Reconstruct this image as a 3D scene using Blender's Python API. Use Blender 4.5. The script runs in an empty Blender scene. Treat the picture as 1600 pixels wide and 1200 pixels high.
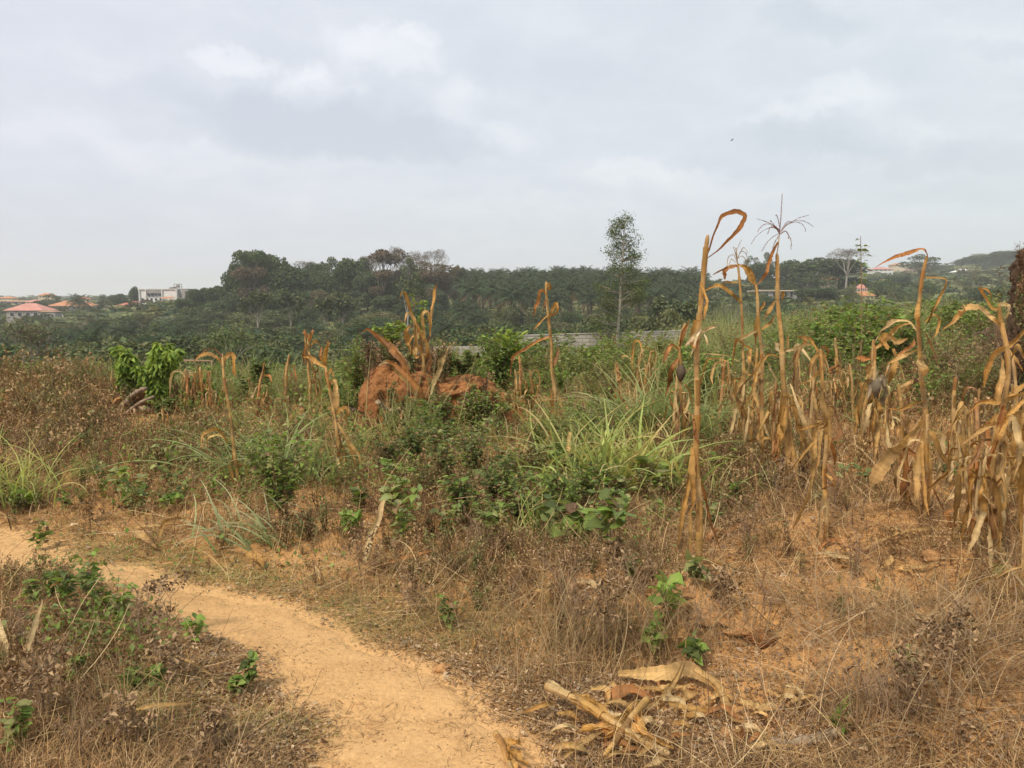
import bpy, math, random
import numpy as np
from mathutils import Vector

# ---------------------------------------------------------------- camera, sky, sun, exposure
SC = bpy.context.scene
F = 1200.0                      # focal length in pixels of the 1600x1200 photograph
TANP = 125.0 / F                # horizon sits 125 px above the centre
EYE = 1.6
PIT = math.atan(TANP)
CA, SA = math.cos(PIT), math.sin(PIT)
cd = bpy.data.cameras.new("camera")
cam = bpy.data.objects.new("camera", cd)
SC.collection.objects.link(cam)
cam.location = (0, 0, EYE)
cam.rotation_euler = (math.pi / 2 - PIT, 0, 0)
cd.sensor_width = 36.0
cd.lens = 36.0 * F / 1600.0
cd.clip_start = 0.05
cd.clip_end = 20000
SC.camera = cam
SUN_EL, SUN_AZ = math.radians(52), math.radians(-140)     # azimuth from +Y, clockwise
SUN_STRENGTH, SUN_ANGLE = 2.6, math.radians(10)
EXPOSURE = 0.58
SC.view_settings.view_transform = 'Standard'
SC.view_settings.look = 'None'
SC.view_settings.exposure = EXPOSURE
SC.view_settings.gamma = 1
SC.view_settings.use_curve_mapping = False
SC.cycles.max_bounces = 6
SC.cycles.diffuse_bounces = 3
SC.cycles.glossy_bounces = 1
SC.cycles.transmission_bounces = 3
SC.cycles.volume_bounces = 1
SC.cycles.transparent_max_bounces = 4
SC.cycles.use_adaptive_sampling = True
SC.cycles.adaptive_threshold = 0.02


class NT:
    """small node-tree helper"""
    def __init__(s, tree):
        s.t = tree
        s.t.nodes.clear()

    def n(s, typ, **kw):
        nd = s.t.nodes.new(typ)
        for k, v in kw.items():
            if k.startswith('i_'):
                key = k[2:]
                key = int(key) if key.isdigit() else key.replace('_', ' ')
                s.set(nd.inputs[key], v)
            else:
                setattr(nd, k, v)
        return nd

    def set(s, sock, v):
        if isinstance(v, bpy.types.NodeSocket):
            s.t.links.new(v, sock)
        else:
            sock.default_value = v

    def math(s, op, a, b=0.0, c=None, clamp=False):
        nd = s.t.nodes.new('ShaderNodeMath')
        nd.operation = op
        nd.use_clamp = clamp
        s.set(nd.inputs[0], a)
        s.set(nd.inputs[1], b)
        if c is not None:
            s.set(nd.inputs[2], c)
        return nd.outputs[0]

    def mix(s, fac, a, b, mode='MIX'):
        nd = s.t.nodes.new('ShaderNodeMix')
        nd.data_type = 'RGBA'
        nd.blend_type = mode
        s.set(nd.inputs[0], fac)
        s.set(nd.inputs[6], a if isinstance(a, bpy.types.NodeSocket) else (*a[:3], 1))
        s.set(nd.inputs[7], b if isinstance(b, bpy.types.NodeSocket) else (*b[:3], 1))
        return nd.outputs[2]

    def noise(s, vec, scale, detail=4, rough=0.55, dims='3D', w=None, dist=0.0):
        nd = s.t.nodes.new('ShaderNodeTexNoise')
        nd.noise_dimensions = dims
        if vec is not None:
            s.set(nd.inputs['Vector'], vec)
        if w is not None:
            s.set(nd.inputs['W'], w)
        nd.inputs['Scale'].default_value = scale
        nd.inputs['Detail'].default_value = detail
        nd.inputs['Roughness'].default_value = rough
        nd.inputs['Distortion'].default_value = dist
        return nd.outputs[0]

    def rng(s, v, a, b, c=0.0, d=1.0, smooth=False):
        nd = s.t.nodes.new('ShaderNodeMapRange')
        nd.interpolation_type = 'SMOOTHSTEP' if smooth else 'LINEAR'
        s.set(nd.inputs[0], v)
        for i, x in enumerate((a, b, c, d)):
            s.set(nd.inputs[i + 1], x)
        return nd.outputs[0]


world = bpy.data.worlds.new("World")
SC.world = world
world.use_nodes = True
w = NT(world.node_tree)
sky = w.n('ShaderNodeTexSky')
sky.sky_type = 'NISHITA'
sky.sun_disc = False
sky.sun_elevation = SUN_EL
sky.sun_rotation = SUN_AZ
sky.air_density = 1.0
sky.dust_density = 3.0
tc = w.n('ShaderNodeTexCoord')
sep = w.n('ShaderNodeSeparateXYZ', i_0=tc.outputs['Generated'])
dx, dy, dz = sep.outputs
# cloud layer coordinates: direction projected on a high dome
den = w.math('ADD', w.math('MAXIMUM', dz, 0.0), 0.22)
cp = w.n('ShaderNodeCombineXYZ', i_0=w.math('DIVIDE', dx, den), i_1=w.math('DIVIDE', dy, den), i_2=0.0).outputs[0]
n_big = w.noise(cp, 1.1, 5, 0.55, dist=0.3)
n_mid = w.noise(cp, 4.6, 7, 0.62, dist=0.25)
# soft banks: (x/y, z/y, rx, ry, strength)
ay = w.math('MAXIMUM', w.math('ABSOLUTE', dy), 0.05)
u0 = w.math('DIVIDE', dx, ay)
v0 = w.math('DIVIDE', dz, ay)
warp = w.noise(tc.outputs['Generated'], 8.0, 7, 0.66)
warp2 = w.noise(tc.outputs['Generated'], 10.0, 7, 0.68, dist=0.1)
u1 = w.math('ADD', u0, w.math('MULTIPLY', w.math('SUBTRACT', warp, 0.5), 0.17))
v1 = w.math('ADD', v0, w.math('MULTIPLY', w.math('SUBTRACT', warp2, 0.5), 0.11))


def uvpx(px, py):
    xc, yc = (px - 800) / F, (600 - py) / F
    y = CA + yc * SA
    return xc / y, (-SA + yc * CA) / y


BANKS = [(380, 100, 70, 20, .9), (500, 140, 55, 32, .9), (600, 72, 90, 34, .75), (660, 45, 40, 18, .6),
         (710, 165, 60, 60, .55), (800, 210, 50, 20, .5), (270, 245, 130, 26, .5), (110, 210, 100, 26, .4),
         (990, 268, 110, 24, .75), (1330, 145, 70, 34, .7), (1240, 180, 100, 26, .6), (1390, 210, 80, 26, .55),
         (1110, 290, 110, 24, .4), (1560, 60, 80, 60, .4), (520, 310, 160, 30, .35), (850, 325, 200, 26, .3),
         (480, 190, 190, 52, -1.2), (640, 225, 140, 34, -1.0), (1280, 215, 150, 30, -.75), (1450, 240, 170, 26, -.7),
         (1180, 250, 120, 22, -.4), (1270, 30, 90, 26, -.6), (920, 120, 160, 40, -.35), (1560, 75, 60, 22, -.5),
         (60, 330, 220, 60, -.35), (1480, 300, 160, 20, -.3), (100, 380, 300, 40, -.3), (220, 150, 120, 30, -.4)]
cl = None
for (bx, by, rx, ry, st) in BANKS:
    bu, bv = uvpx(bx, by)
    du = w.math('MULTIPLY', w.math('SUBTRACT', u1, bu), F / rx / 1.05)
    dv = w.math('MULTIPLY', w.math('SUBTRACT', v1, bv), F / ry / 1.05)
    d2 = w.math('ADD', w.math('MULTIPLY', du, du), w.math('MULTIPLY', dv, dv))
    g = w.rng(d2, 0.0, 1.3, st * (.78 if st > 0 else .95), 0.0, True)
    cl = g if cl is None else w.math('ADD', cl, g)
fr = w.rng(dy, 0.05, 0.3)                       # the named banks lie in the northern half of the sky
cl = w.math('MULTIPLY', cl, fr)
dens = w.math('ADD', w.math('MULTIPLY', w.math('SUBTRACT', n_big, 0.5), 0.42), w.math('MULTIPLY', w.math('SUBTRACT', n_mid, 0.5), 1.1))
dens = w.math('ADD', dens, w.math('MULTIPLY', cl, 0.74))
CLOUD_DARK, CLOUD_MID, CLOUD_LIGHT = (4.35, 4.75, 5.3), (5.2, 5.5, 5.95), (6.6, 6.75, 6.95)
ramp = w.n('ShaderNodeValToRGB', i_0=w.rng(dens, -0.85, 0.85))
cr = ramp.color_ramp
cr.elements[0].position = 0.08
cr.elements[0].color = (*[c / 8 for c in CLOUD_DARK], 1)
cr.elements[1].position = 0.95
cr.elements[1].color = (*[c / 8 for c in CLOUD_LIGHT], 1)
e = cr.elements.new(0.5)
e.color = (*[c / 8 for c in CLOUD_MID], 1)
cloud = w.mix(1.0, ramp.outputs[0], (8, 8, 8), 'MULTIPLY')
lowd = w.rng(dz, 0.0, 0.30, 1.0, 0.0, True)
cloud = w.mix(w.math('MULTIPLY', lowd, 0.45), cloud, (5.2, 5.5, 5.85))
# warm/greenish tint to the east (photo right), lavender to the west
cloud = w.mix(w.rng(u0, -0.6, 0.7, 0.0, 1.0), w.mix(1.0, cloud, (1.0, 0.985, 1.02), 'MULTIPLY'), w.mix(1.0, cloud, (0.985, 1.015, 1.0), 'MULTIPLY'))
skyc = w.mix(0.93, sky.outputs[0], cloud)
bg = w.n('ShaderNodeBackground', i_Color=skyc, i_Strength=0.100)
wo = w.n('ShaderNodeOutputWorld', i_Surface=bg.outputs[0])

sd = bpy.data.lights.new("sun", 'SUN')
sd.energy = SUN_STRENGTH
sd.angle = SUN_ANGLE
sd.color = (1.0, 0.885, 0.73)
sun = bpy.data.objects.new("sun", sd)
SC.collection.objects.link(sun)
sdir = Vector((math.sin(SUN_AZ) * math.cos(SUN_EL), math.cos(SUN_AZ) * math.cos(SUN_EL), math.sin(SUN_EL)))
sun.rotation_euler = sdir.to_track_quat('Z', 'Y').to_euler()
sun.location = sdir * 50

# ---------------------------------------------------------------- noise and terrain
def _hash(ix, iy, seed):
    h = (ix.astype(np.int64) * 374761393 + iy.astype(np.int64) * 668265263 + seed * 1442695041) & 0xffffffff
    h = ((h ^ (h >> 13)) * 1274126177) & 0xffffffff
    h = h ^ (h >> 16)
    return (h & 0xffff) / 65535.0


def vnoise(x, y, seed=0):
    x = np.asarray(x, float); y = np.asarray(y, float)
    ix, iy = np.floor(x), np.floor(y)
    fx, fy = x - ix, y - iy
    fx = fx * fx * (3 - 2 * fx); fy = fy * fy * (3 - 2 * fy)
    a = _hash(ix, iy, seed); b = _hash(ix + 1, iy, seed)
    c = _hash(ix, iy + 1, seed); d = _hash(ix + 1, iy + 1, seed)
    return (a + (b - a) * fx) * (1 - fy) + (c + (d - c) * fx) * fy


def fbm(x, y, oct=4, seed=0, gain=0.5):
    s, a, t = 0, 1.0, 0
    for o in range(oct):
        s = s + a * (vnoise(x * 2 ** o, y * 2 ** o, seed + o * 17) - 0.5)
        t += a
        a *= gain
    return s / t * 2          # about -1..1


TY = np.array([0, 12, 20, 30, 50, 80, 120, 160, 220, 300, 400, 600, 1000, 1800, 9000.])
TU = np.array([-1600, -400, 0, 340, 700, 900, 1090, 1350, 1600, 2600.])
TZ = np.array([
    [0, 0, -1.0, -2.9, -5.4, -8, -9, -9, -8, -6, -4, 0, 6, 10, 10],
    [0, 0, -1.0, -2.9, -5.6, -8, -9, -9, -8, -6, -4, 0, 5, 10, 10],
    [0, 0, -1.0, -2.8, -5.5, -8, -9, -9, -7.5, -5.5, -4, -1, 4, 8, 8],
    [0, 0, -.9, -2.5, -5.2, -8, -8.5, -7, -3, -1, 0, 2, 6, 8, 8],
    [0, 0, -.25, -1.4, -3.9, -7, -8, -6, -1.5, 4, 5, 6, 10, 12, 12],
    [0, 0, 0, -.6, -2.8, -6, -8, -6.5, -.5, 6, 8, 10, 14, 16, 16],
    [0, 0, .1, 0, -2.5, -6, -7, -6, -1, 5, 8, 12, 20, 22, 22],
    [0, .15, .4, .45, -.5, -3.5, -5, -5, -1, 4, 9, 20, 36, 40, 40],
    [0, .25, .7, .9, .7, -2, -4, -3, 1, 6, 13, 29, 52, 55, 50],
    [0, .25, .7, 1, 1, -1, -3, -2, 2, 8, 14, 32, 56, 60, 50.]])

# local humps of the field: (px, py, rx m, ry m, height m)
def flat(px, py):
    xc, yc = (px - 800) / F, (600 - py) / F
    dyv, dzv = CA + yc * SA, -SA + yc * CA
    t = -EYE / min(dzv, -1e-3)
    return xc * t, dyv * t


HUMPS = [(1010, 925, .5, .25, .11), (1110, 960, .45, .22, .15), (1185, 1000, .3, .16, .12), (1330, 870, .9, .45, .12),
         (1480, 870, .9, .4, .10), (1250, 1040, .5, .3, .05), (1450, 1110, .7, .3, .06), (600, 800, 1.2, .5, .07),
         (180, 1060, .9, .45, .08), (60, 960, .7, .6, .12), (430, 850, .7, .4, .08), (900, 640, 1.5, .8, .12),
         (1540, 640, 2.2, 1.6, .35), (1450, 600, 3.0, 1.5, .3), (1400, 1060, .5, .12, .09), (1300, 1010, .4, .1, .08), (1250, 940, .5, .14, .1), (1500, 930, .5, .13, .1), (1450, 1000, .35, .1, .08), (1130, 1090, .3, .08, .06), (1350, 1150, .3, .08, .05), (760, 900, .8, .4, .06), (60, 620, 3.5, 2.0, .25),
         (300, 600, 3, 2, .1), (1000, 1080, .35, .15, .03), (720, 650, 1.2, .9, .2)]
HUMPS = [(*flat(a, b), c, d, h) for (a, b, c, d, h) in HUMPS]

PATH_UP = [(-700, 740), (-300, 785), (0, 830), (50, 856), (95, 890), (160, 903), (260, 916), (340, 935), (420, 958), (500, 985), (570, 1012),
           (650, 1040), (708, 1070), (750, 1100), (778, 1135), (815, 1168), (850, 1205), (930, 1290), (1300, 1600)]
PATH_LO = [(-700, 820), (-300, 860), (0, 902), (60, 906), (120, 918), (180, 938), (230, 958), (290, 985), (340, 1010), (400, 1045), (450, 1080),
           (520, 1112), (545, 1135), (520, 1170), (510, 1200), (480, 1290), (200, 1700)]
_u = np.array([flat(*p) for p in PATH_UP]); _l = np.array([flat(*p) for p in PATH_LO])
PATH_POLY = np.concatenate([_u, _l[::-1]])


def poly_sd(x, y, poly):
    """signed distance to a polygon: positive inside"""
    x = np.asarray(x, float); y = np.asarray(y, float)
    d = np.full(x.shape, 1e9); ins = np.zeros(x.shape, bool)
    n = len(poly)
    for i in range(n):
        ax, ay_ = poly[i]; bx, by = poly[(i + 1) % n]
        ex, ey = bx - ax, by - ay_
        L = ex * ex + ey * ey + 1e-12
        t = np.clip(((x - ax) * ex + (y - ay_) * ey) / L, 0, 1)
        d = np.minimum(d, (x - ax - t * ex) ** 2 + (y - ay_ - t * ey) ** 2)
        if ay_ != by:
            c = ((ay_ > y) != (by > y)) & (x < ex * (y - ay_) / (by - ay_) + ax)
            ins ^= c
    return np.sqrt(d) * np.where(ins, 1, -1)


def path_d(x, y):
    """distance inside the trodden path, with a ragged edge"""
    return poly_sd(x, y, PATH_POLY) + fbm(np.asarray(x) * 3.1, np.asarray(y) * 3.1, 4, 5) * 0.14


def base_z(x, y):
    x = np.asarray(x, float); y = np.asarray(y, float)
    yy = np.clip(y, 0, 8999)
    u = np.clip(800 + x / np.maximum(y, 6.0) * F, TU[0], TU[-1] - 1e-6)
    iu = np.clip(np.searchsorted(TU, u, side='right') - 1, 0, len(TU) - 2)
    iy = np.clip(np.searchsorted(TY, yy, side='right') - 1, 0, len(TY) - 2)
    fu = (u - TU[iu]) / (TU[iu + 1] - TU[iu]); fy = (yy - TY[iy]) / (TY[iy + 1] - TY[iy])
    fu = fu * fu * (3 - 2 * fu)
    fy = fy * fy * (3 - 2 * fy) * 0.5 + fy * 0.5
    z = (TZ[iu, iy] * (1 - fu) + TZ[iu + 1, iy] * fu) * (1 - fy) + (TZ[iu, iy + 1] * (1 - fu) + TZ[iu + 1, iy + 1] * fu) * fy
    far = np.clip((y - 40) / 100, 0, 1)
    z = z + fbm(x / 45, y / 45, 3, 90) * 2.0 * far
    farther = np.clip((y - 1500) / 2500, 0, 1)
    z = z + np.abs(fbm(x / 500, y / 700, 3, 33)) * 70 * farther * np.clip((-x + 300) / 400, 0, 1)
    return z


def terrain(x, y):
    x = np.asarray(x, float); y = np.asarray(y, float)
    z = base_z(x, y)
    for (hx, hy, rx, ry, h) in HUMPS:
        z = z + h * np.exp(-((x - hx) / rx) ** 2 - ((y - hy) / ry) ** 2)
    near = np.clip(1.4 - y / 40, 0, 1)
    sd = path_d(x, y)
    off = np.clip(-sd / 0.35, 0, 1)
    rough = 0.02 + 0.98 * off
    z = z + near * rough * (fbm(x * 0.9, y * 0.9, 3, 1) * 0.09 + fbm(x * 4.0, y * 4.0, 4, 2) * 0.035)
    z = z + near * off * 0.03
    return z


def P(px, py, Y):
    """the point at depth Y (metres along the ground) seen at photo pixel px, py"""
    xc, yc = (px - 800) / F, (600 - py) / F
    t = Y / (CA + yc * SA)
    return np.array([xc * t, Y, EYE + (-SA + yc * CA) * t])


def G(px, py, lo=1.2, hi=4000.0):
    """ground point seen at a photo pixel"""
    Ys = np.geomspace(lo, hi, 700)
    xc, yc = (px - 800) / F, (600 - py) / F
    t = Ys / (CA + yc * SA)
    X = xc * t; Z = EYE + (-SA + yc * CA) * t
    g = terrain(X, Ys)
    below = np.nonzero(Z <= g)[0]
    if len(below) == 0:
        return np.array([X[-1], Ys[-1], g[-1]])
    k = max(below[0], 1)
    a = (Z[k - 1] - g[k - 1]) / ((Z[k - 1] - g[k - 1]) - (Z[k] - g[k]) + 1e-12)
    Y = Ys[k - 1] + (Ys[k] - Ys[k - 1]) * a
    p = P(px, py, Y)
    p[2] = float(terrain(p[0], p[1]))
    return p


def to_px(x, y, z):
    yc = y * CA - (z - EYE) * SA
    zc = y * SA + (z - EYE) * CA
    yc = np.maximum(yc, 1e-3)
    return 800 + F * x / yc, 600 - F * zc / yc

# ---------------------------------------------------------------- materials
def mat(name):
    m = bpy.data.materials.new(name)
    m.use_nodes = True
    return m, NT(m.node_tree)


def plant_mat(name, transl=0.3, rough=0.75, streak=0.0, vary=0.25, spec=0.25, scale=6.0):
    """leaf or stem tissue: the mesh's own hue, uneven patches, optional veins running along the blade"""
    m, t = mat(name)
    col = t.n('ShaderNodeAttribute', attribute_name='Col').outputs['Color']
    geo = t.n('ShaderNodeNewGeometry')
    nz = t.noise(geo.outputs['Position'], scale, 4, 0.6)
    f = t.rng(nz, 0.25, 0.75, 1 - vary, 1 + vary)
    col = t.mix(1.0, col, t.n('ShaderNodeCombineXYZ', i_0=f, i_1=f, i_2=f).outputs[0], 'MULTIPLY')
    bump = None
    if streak:
        v = t.n('ShaderNodeAttribute', attribute_name='vein').outputs['Fac']
        st = t.noise(None, 15.0, 4, 0.65, '1D', v)
        fine = t.noise(geo.outputs['Position'], 90.0, 3, 0.6)
        s = t.rng(st, 0.3, 0.7, 1 - streak, 1 + streak * .7)
        s = t.math('MULTIPLY', s, t.rng(fine, 0.3, 0.7, 0.88, 1.1))
        col = t.mix(1.0, col, t.n('ShaderNodeCombineXYZ', i_0=s, i_1=s, i_2=t.math('MULTIPLY', s, s)).outputs[0], 'MULTIPLY')
        spot = t.rng(t.noise(geo.outputs['Position'], 26.0, 4, 0.65), 0.58, 0.72, 0.0, 0.55)
        col = t.mix(spot, col, t.mix(1.0, col, (0.45, 0.36, 0.30), 'MULTIPLY'))
        bump = t.n('ShaderNodeBump', i_Strength=0.5, i_Distance=0.004, i_Height=st).outputs[0]
    b = t.n('ShaderNodeBsdfPrincipled', i_Base_Color=col, i_Roughness=rough)
    b.inputs['Specular IOR Level'].default_value = spec
    if bump is not None:
        t.set(b.inputs['Normal'], bump)
    out = b.outputs[0]
    if transl > 0:
        tr = t.n('ShaderNodeBsdfTranslucent', i_Color=t.mix(1.0, col, (1.15, 1.05, 0.7), 'MULTIPLY'))
        out = t.n('ShaderNodeMixShader', i_0=transl, i_1=out, i_2=tr.outputs[0]).outputs[0]
    t.n('ShaderNodeOutputMaterial', i_Surface=out)
    return m


def solid_mat(name, c, rough=0.8, vary=0.15, scale=3.0, bump=0.0, c2=None, metal=0.0, bscale=None, spec=0.3):
    m, t = mat(name)
    pos = t.n('ShaderNodeTexCoord').outputs['Object']
    nz = t.noise(pos, scale, 5, 0.62)
    c2 = c2 or tuple(x * (1 - vary * 1.6) for x in c)
    col = t.mix(t.rng(nz, 0.32, 0.68, 0, 1), tuple(x * (1 + vary * .5) for x in c), c2)
    b = t.n('ShaderNodeBsdfPrincipled', i_Base_Color=col, i_Roughness=rough, i_Metallic=metal)
    b.inputs['Specular IOR Level'].default_value = spec
    if bump:
        h = t.noise(pos, bscale or scale * 8, 5, 0.65)
        t.set(b.inputs['Normal'], t.n('ShaderNodeBump', i_Strength=0.8, i_Distance=bump, i_Height=h).outputs[0])
    t.n('ShaderNodeOutputMaterial', i_Surface=b.outputs[0])
    return m


def soil_mat(name, a, b_, c_, fine=0.2, pebble=True, bumpd=0.012, far=None, worn=None):
    m, t = mat(name)
    pos = t.n('ShaderNodeNewGeometry').outputs['Position']
    n1 = t.noise(pos, 0.9, 6, 0.6)
    n2 = t.noise(pos, 7.0, 6, 0.65)
    n3 = t.noise(pos, 55.0, 5, 0.7)
    col = t.mix(t.rng(n1, 0.35, 0.65), a, b_)
    col = t.mix(t.rng(n2, 0.45, 0.72, 0, 0.75), col, c_)
    k = t.rng(n3, 0.25, 0.75, 1 - fine, 1 + fine)
    col = t.mix(1.0, col, t.n('ShaderNodeCombineXYZ', i_0=k, i_1=k, i_2=k).outputs[0], 'MULTIPLY')
    if pebble:
        vo = t.n('ShaderNodeTexVoronoi', i_Vector=pos, i_Scale=42.0)
        pk = t.rng(vo.outputs['Distance'], 0.10, 0.22, 1.0, 0.0)
        sel = t.rng(t.noise(pos, 11.0, 3, 0.5), 0.52, 0.62, 0, 1)
        pk = t.math('MULTIPLY', pk, sel)
        col = t.mix(t.math('MULTIPLY', pk, 0.5), col, tuple(x * 1.35 for x in a))
        h = t.math('ADD', t.math('MULTIPLY', pk, 0.5), t.math('ADD', t.math('MULTIPLY', n2, 1.2), t.math('MULTIPLY', n3, 0.5)))
    else:
        h = t.math('ADD', n2, t.math('MULTIPLY', n3, 0.5))
    if worn:
        wv = t.n('ShaderNodeAttribute', attribute_name='vein').outputs['Fac']
        wf = t.rng(t.math('ADD', wv, t.math('MULTIPLY', t.math('SUBTRACT', n2, .5), .9)), .25, .8, 0, 1, True)
        col = t.mix(wf, col, worn)
    if far:
        ypos = t.n('ShaderNodeSeparateXYZ', i_0=pos).outputs[1]
        nb = t.noise(pos, 0.05, 5, 0.6)
        fc = t.mix(t.rng(nb, 0.4, 0.6), far[0], far[1])
        col = t.mix(t.rng(ypos, 24.0, 36.0), col, fc)
    b = t.n('ShaderNodeBsdfPrincipled', i_Base_Color=col, i_Roughness=0.95)
    b.inputs['Specular IOR Level'].default_value = 0.1
    t.set(b.inputs['Normal'], t.n('ShaderNodeBump', i_Strength=0.9, i_Distance=bumpd, i_Height=h).outputs[0])
    t.n('ShaderNodeOutputMaterial', i_Surface=b.outputs[0])
    return m


M = {}
M['soil'] = soil_mat('field_soil', (0.53, 0.295, 0.115), (0.46, 0.25, 0.095), (0.30, 0.16, 0.065), 0.32, far=((0.13, 0.15, 0.06), (0.21, 0.185, 0.085)), worn=(0.57, 0.35, 0.155))
M['path'] = soil_mat('path_sand', (0.59, 0.365, 0.165), (0.535, 0.325, 0.14), (0.41, 0.235, 0.10), 0.22, bumpd=0.014)
M['clay'] = soil_mat('red_clay', (0.44, 0.20, 0.075), (0.37, 0.16, 0.06), (0.20, 0.095, 0.045), 0.4, bumpd=0.07)
M['termite'] = soil_mat('termite_earth', (0.15, 0.10, 0.065), (0.12, 0.08, 0.05), (0.07, 0.05, 0.035), 0.35, bumpd=0.05)
M['clod'] = soil_mat('clod_earth', (0.50, 0.275, 0.115), (0.43, 0.23, 0.095), (0.27, 0.14, 0.065), 0.3, bumpd=0.02)
M['dry'] = plant_mat('dry_blade', 0.22, 0.8, vary=0.3, scale=4)
M['green'] = plant_mat('green_leaf', 0.42, 0.6, vary=0.25, scale=5)
M['maize_leaf'] = plant_mat('dry_maize_leaf', 0.28, 0.6, streak=0.24, vary=0.25, scale=9)
M['maize_stalk'] = plant_mat('dry_maize_stalk', 0.0, 0.55, streak=0.28, vary=0.25, scale=12)
M['twig'] = plant_mat('twig_bark', 0.0, 0.85, vary=0.25, scale=30)
M['crown'] = plant_mat('tree_leaf', 0.22, 0.7, vary=0.22, scale=0.35)
M['bark'] = plant_mat('tree_bark', 0.0, 0.9, vary=0.25, scale=1.2)
# ---------------------------------------------------------------- mesh building
COL = SC.collection


def tag(o, label=None, cat=None, group=None, kind=None):
    for k, v in (('label', label), ('category', cat), ('group', group), ('kind', kind)):
        if v:
            o[k] = v
    return o


def empty(name, loc, label=None, cat=None, group=None):
    o = bpy.data.objects.new(name, None)
    o.empty_display_size = 0.2
    o.location = [float(c) for c in loc]
    COL.objects.link(o)
    return tag(o, label, cat, group)


class MB:
    """collects faces for ONE mesh: arrays of vertices, quads and triangles, with a colour and a vein coordinate per vertex"""
    def __init__(s):
        s.V, s.Q, s.T, s.C, s.U = [], [], [], [], []
        s.n = 0

    def add(s, V, Q=None, T=None, col=(.5, .5, .5), u=None):
        V = np.asarray(V, float).reshape(-1, 3)
        n = len(V)
        C = np.asarray(col, float)
        if C.ndim == 1:
            C = np.tile(C[:3], (n, 1))
        s.V.append(V); s.C.append(C.reshape(-1, 3))
        s.U.append(np.zeros(n) if u is None else np.asarray(u, float).reshape(-1))
        if Q is not None and len(Q):
            s.Q.append(np.asarray(Q, np.int64).reshape(-1, 4) + s.n)
        if T is not None and len(T):
            s.T.append(np.asarray(T, np.int64).reshape(-1, 3) + s.n)
        s.n += n
        return s

    def arrays(s):
        V = np.concatenate(s.V) if s.V else np.zeros((0, 3))
        C = np.concatenate(s.C) if s.C else np.zeros((0, 3))
        U = np.concatenate(s.U) if s.U else np.zeros(0)
        Q = np.concatenate(s.Q) if s.Q else np.zeros((0, 4), np.int64)
        T = np.concatenate(s.T) if s.T else np.zeros((0, 3), np.int64)
        return V, Q, T, C, U

    def mesh(s, name, m, smooth=True, origin=(0, 0, 0)):
        V, Q, T, C, U = s.arrays()
        V = V - np.asarray(origin, float)
        me = bpy.data.meshes.new(name)
        nq, nt = len(Q), len(T)
        me.vertices.add(len(V))
        me.vertices.foreach_set('co', V.astype(np.float32).ravel())
        me.loops.add(nq * 4 + nt * 3)
        me.loops.foreach_set('vertex_index', np.concatenate([Q.ravel(), T.ravel()]).astype(np.int32))
        me.polygons.add(nq + nt)
        st = np.concatenate([np.arange(nq) * 4, nq * 4 + np.arange(nt) * 3]).astype(np.int32)
        me.polygons.foreach_set('loop_start', st)
        me.polygons.foreach_set('use_smooth', np.full(nq + nt, smooth, bool))
        a = me.color_attributes.new('Col', 'FLOAT_COLOR', 'POINT')
        a.data.foreach_set('color', np.concatenate([C, np.ones((len(C), 1))], 1).astype(np.float32).ravel())
        if len(U) and np.any(U):
            b = me.attributes.new('vein', 'FLOAT', 'POINT')
            b.data.foreach_set('value', U.astype(np.float32))
        me.update(calc_edges=True)
        if m is not None:
            me.materials.append(m)
        return me

    def build(s, name, m, parent=None, smooth=True, origin=None):
        """ONE object; with a parent the vertices are given in world space and moved to the parent's frame"""
        o0 = origin
        if o0 is None:
            o0 = tuple(parent.location) if parent is not None and parent.parent is None else (0, 0, 0)
            if parent is not None and parent.parent is not None:
                o0 = tuple(parent.parent.location)
        o = bpy.data.objects.new(name, s.mesh(name, m, smooth, o0))
        COL.objects.link(o)
        if parent is not None:
            o.parent = parent
        else:
            o.location = [float(c) for c in o0]
        return o


def copy_tree(src, loc=None, rz=None, scale=None, label=None, parent=None):
    c = src.copy()
    COL.objects.link(c)
    if parent is not None:
        c.parent = parent
    if loc is not None:
        c.location = [float(v) for v in loc]
    if rz is not None:
        c.rotation_euler = (0, 0, rz)
    if scale is not None:
        c.scale = scale
    if label:
        c['label'] = label
    for ch in KIDS.get(src.name, ()):
        k = copy_tree(ch, parent=c)
    return c


KIDS = {}


def note_kids(o):
    """remember the children of a pattern thing (and theirs), so copies can be made quickly"""
    KIDS[o.name] = list(o.children)
    for ch in o.children:
        KIDS[ch.name] = list(ch.children)


def norm(v):
    v = np.asarray(v, float)
    return v / np.maximum(np.linalg.norm(v, axis=-1, keepdims=True), 1e-9)


def smooth_path(pts, n):
    """Catmull-Rom through pts, n samples"""
    p = np.asarray(pts, float)
    if len(p) < 2:
        return p
    if len(p) == 2:
        s = np.linspace(0, 1, n)[:, None]
        return p[0] * (1 - s) + p[1] * s
    q = np.concatenate([[2 * p[0] - p[1]], p, [2 * p[-1] - p[-2]]])
    d = np.concatenate([[0], np.cumsum(np.linalg.norm(np.diff(p[:, :3], axis=0), axis=1))])
    d = d / d[-1]
    out = []
    for s in np.linspace(0, 1, n):
        i = min(np.searchsorted(d, s, side='right') - 1, len(p) - 2)
        t = (s - d[i]) / max(d[i + 1] - d[i], 1e-9)
        a, b, c, e = q[i], q[i + 1], q[i + 2], q[i + 3]
        # centripetal-ish: damp tangents so sharp breaks stay sharp
        m1 = (c - a) * 0.38; m2 = (e - b) * 0.38
        t2, t3 = t * t, t * t * t
        out.append((2 * t3 - 3 * t2 + 1) * b + (t3 - 2 * t2 + t) * m1 + (-2 * t3 + 3 * t2) * c + (t3 - t2) * m2)
    return np.array(out)


def frames(p):
    t = norm(np.gradient(p, axis=0))
    up = np.array([0.13, 0.97, 0.21])
    s = norm(np.cross(t, up)); nn = np.cross(s, t)
    return t, s, nn


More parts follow.
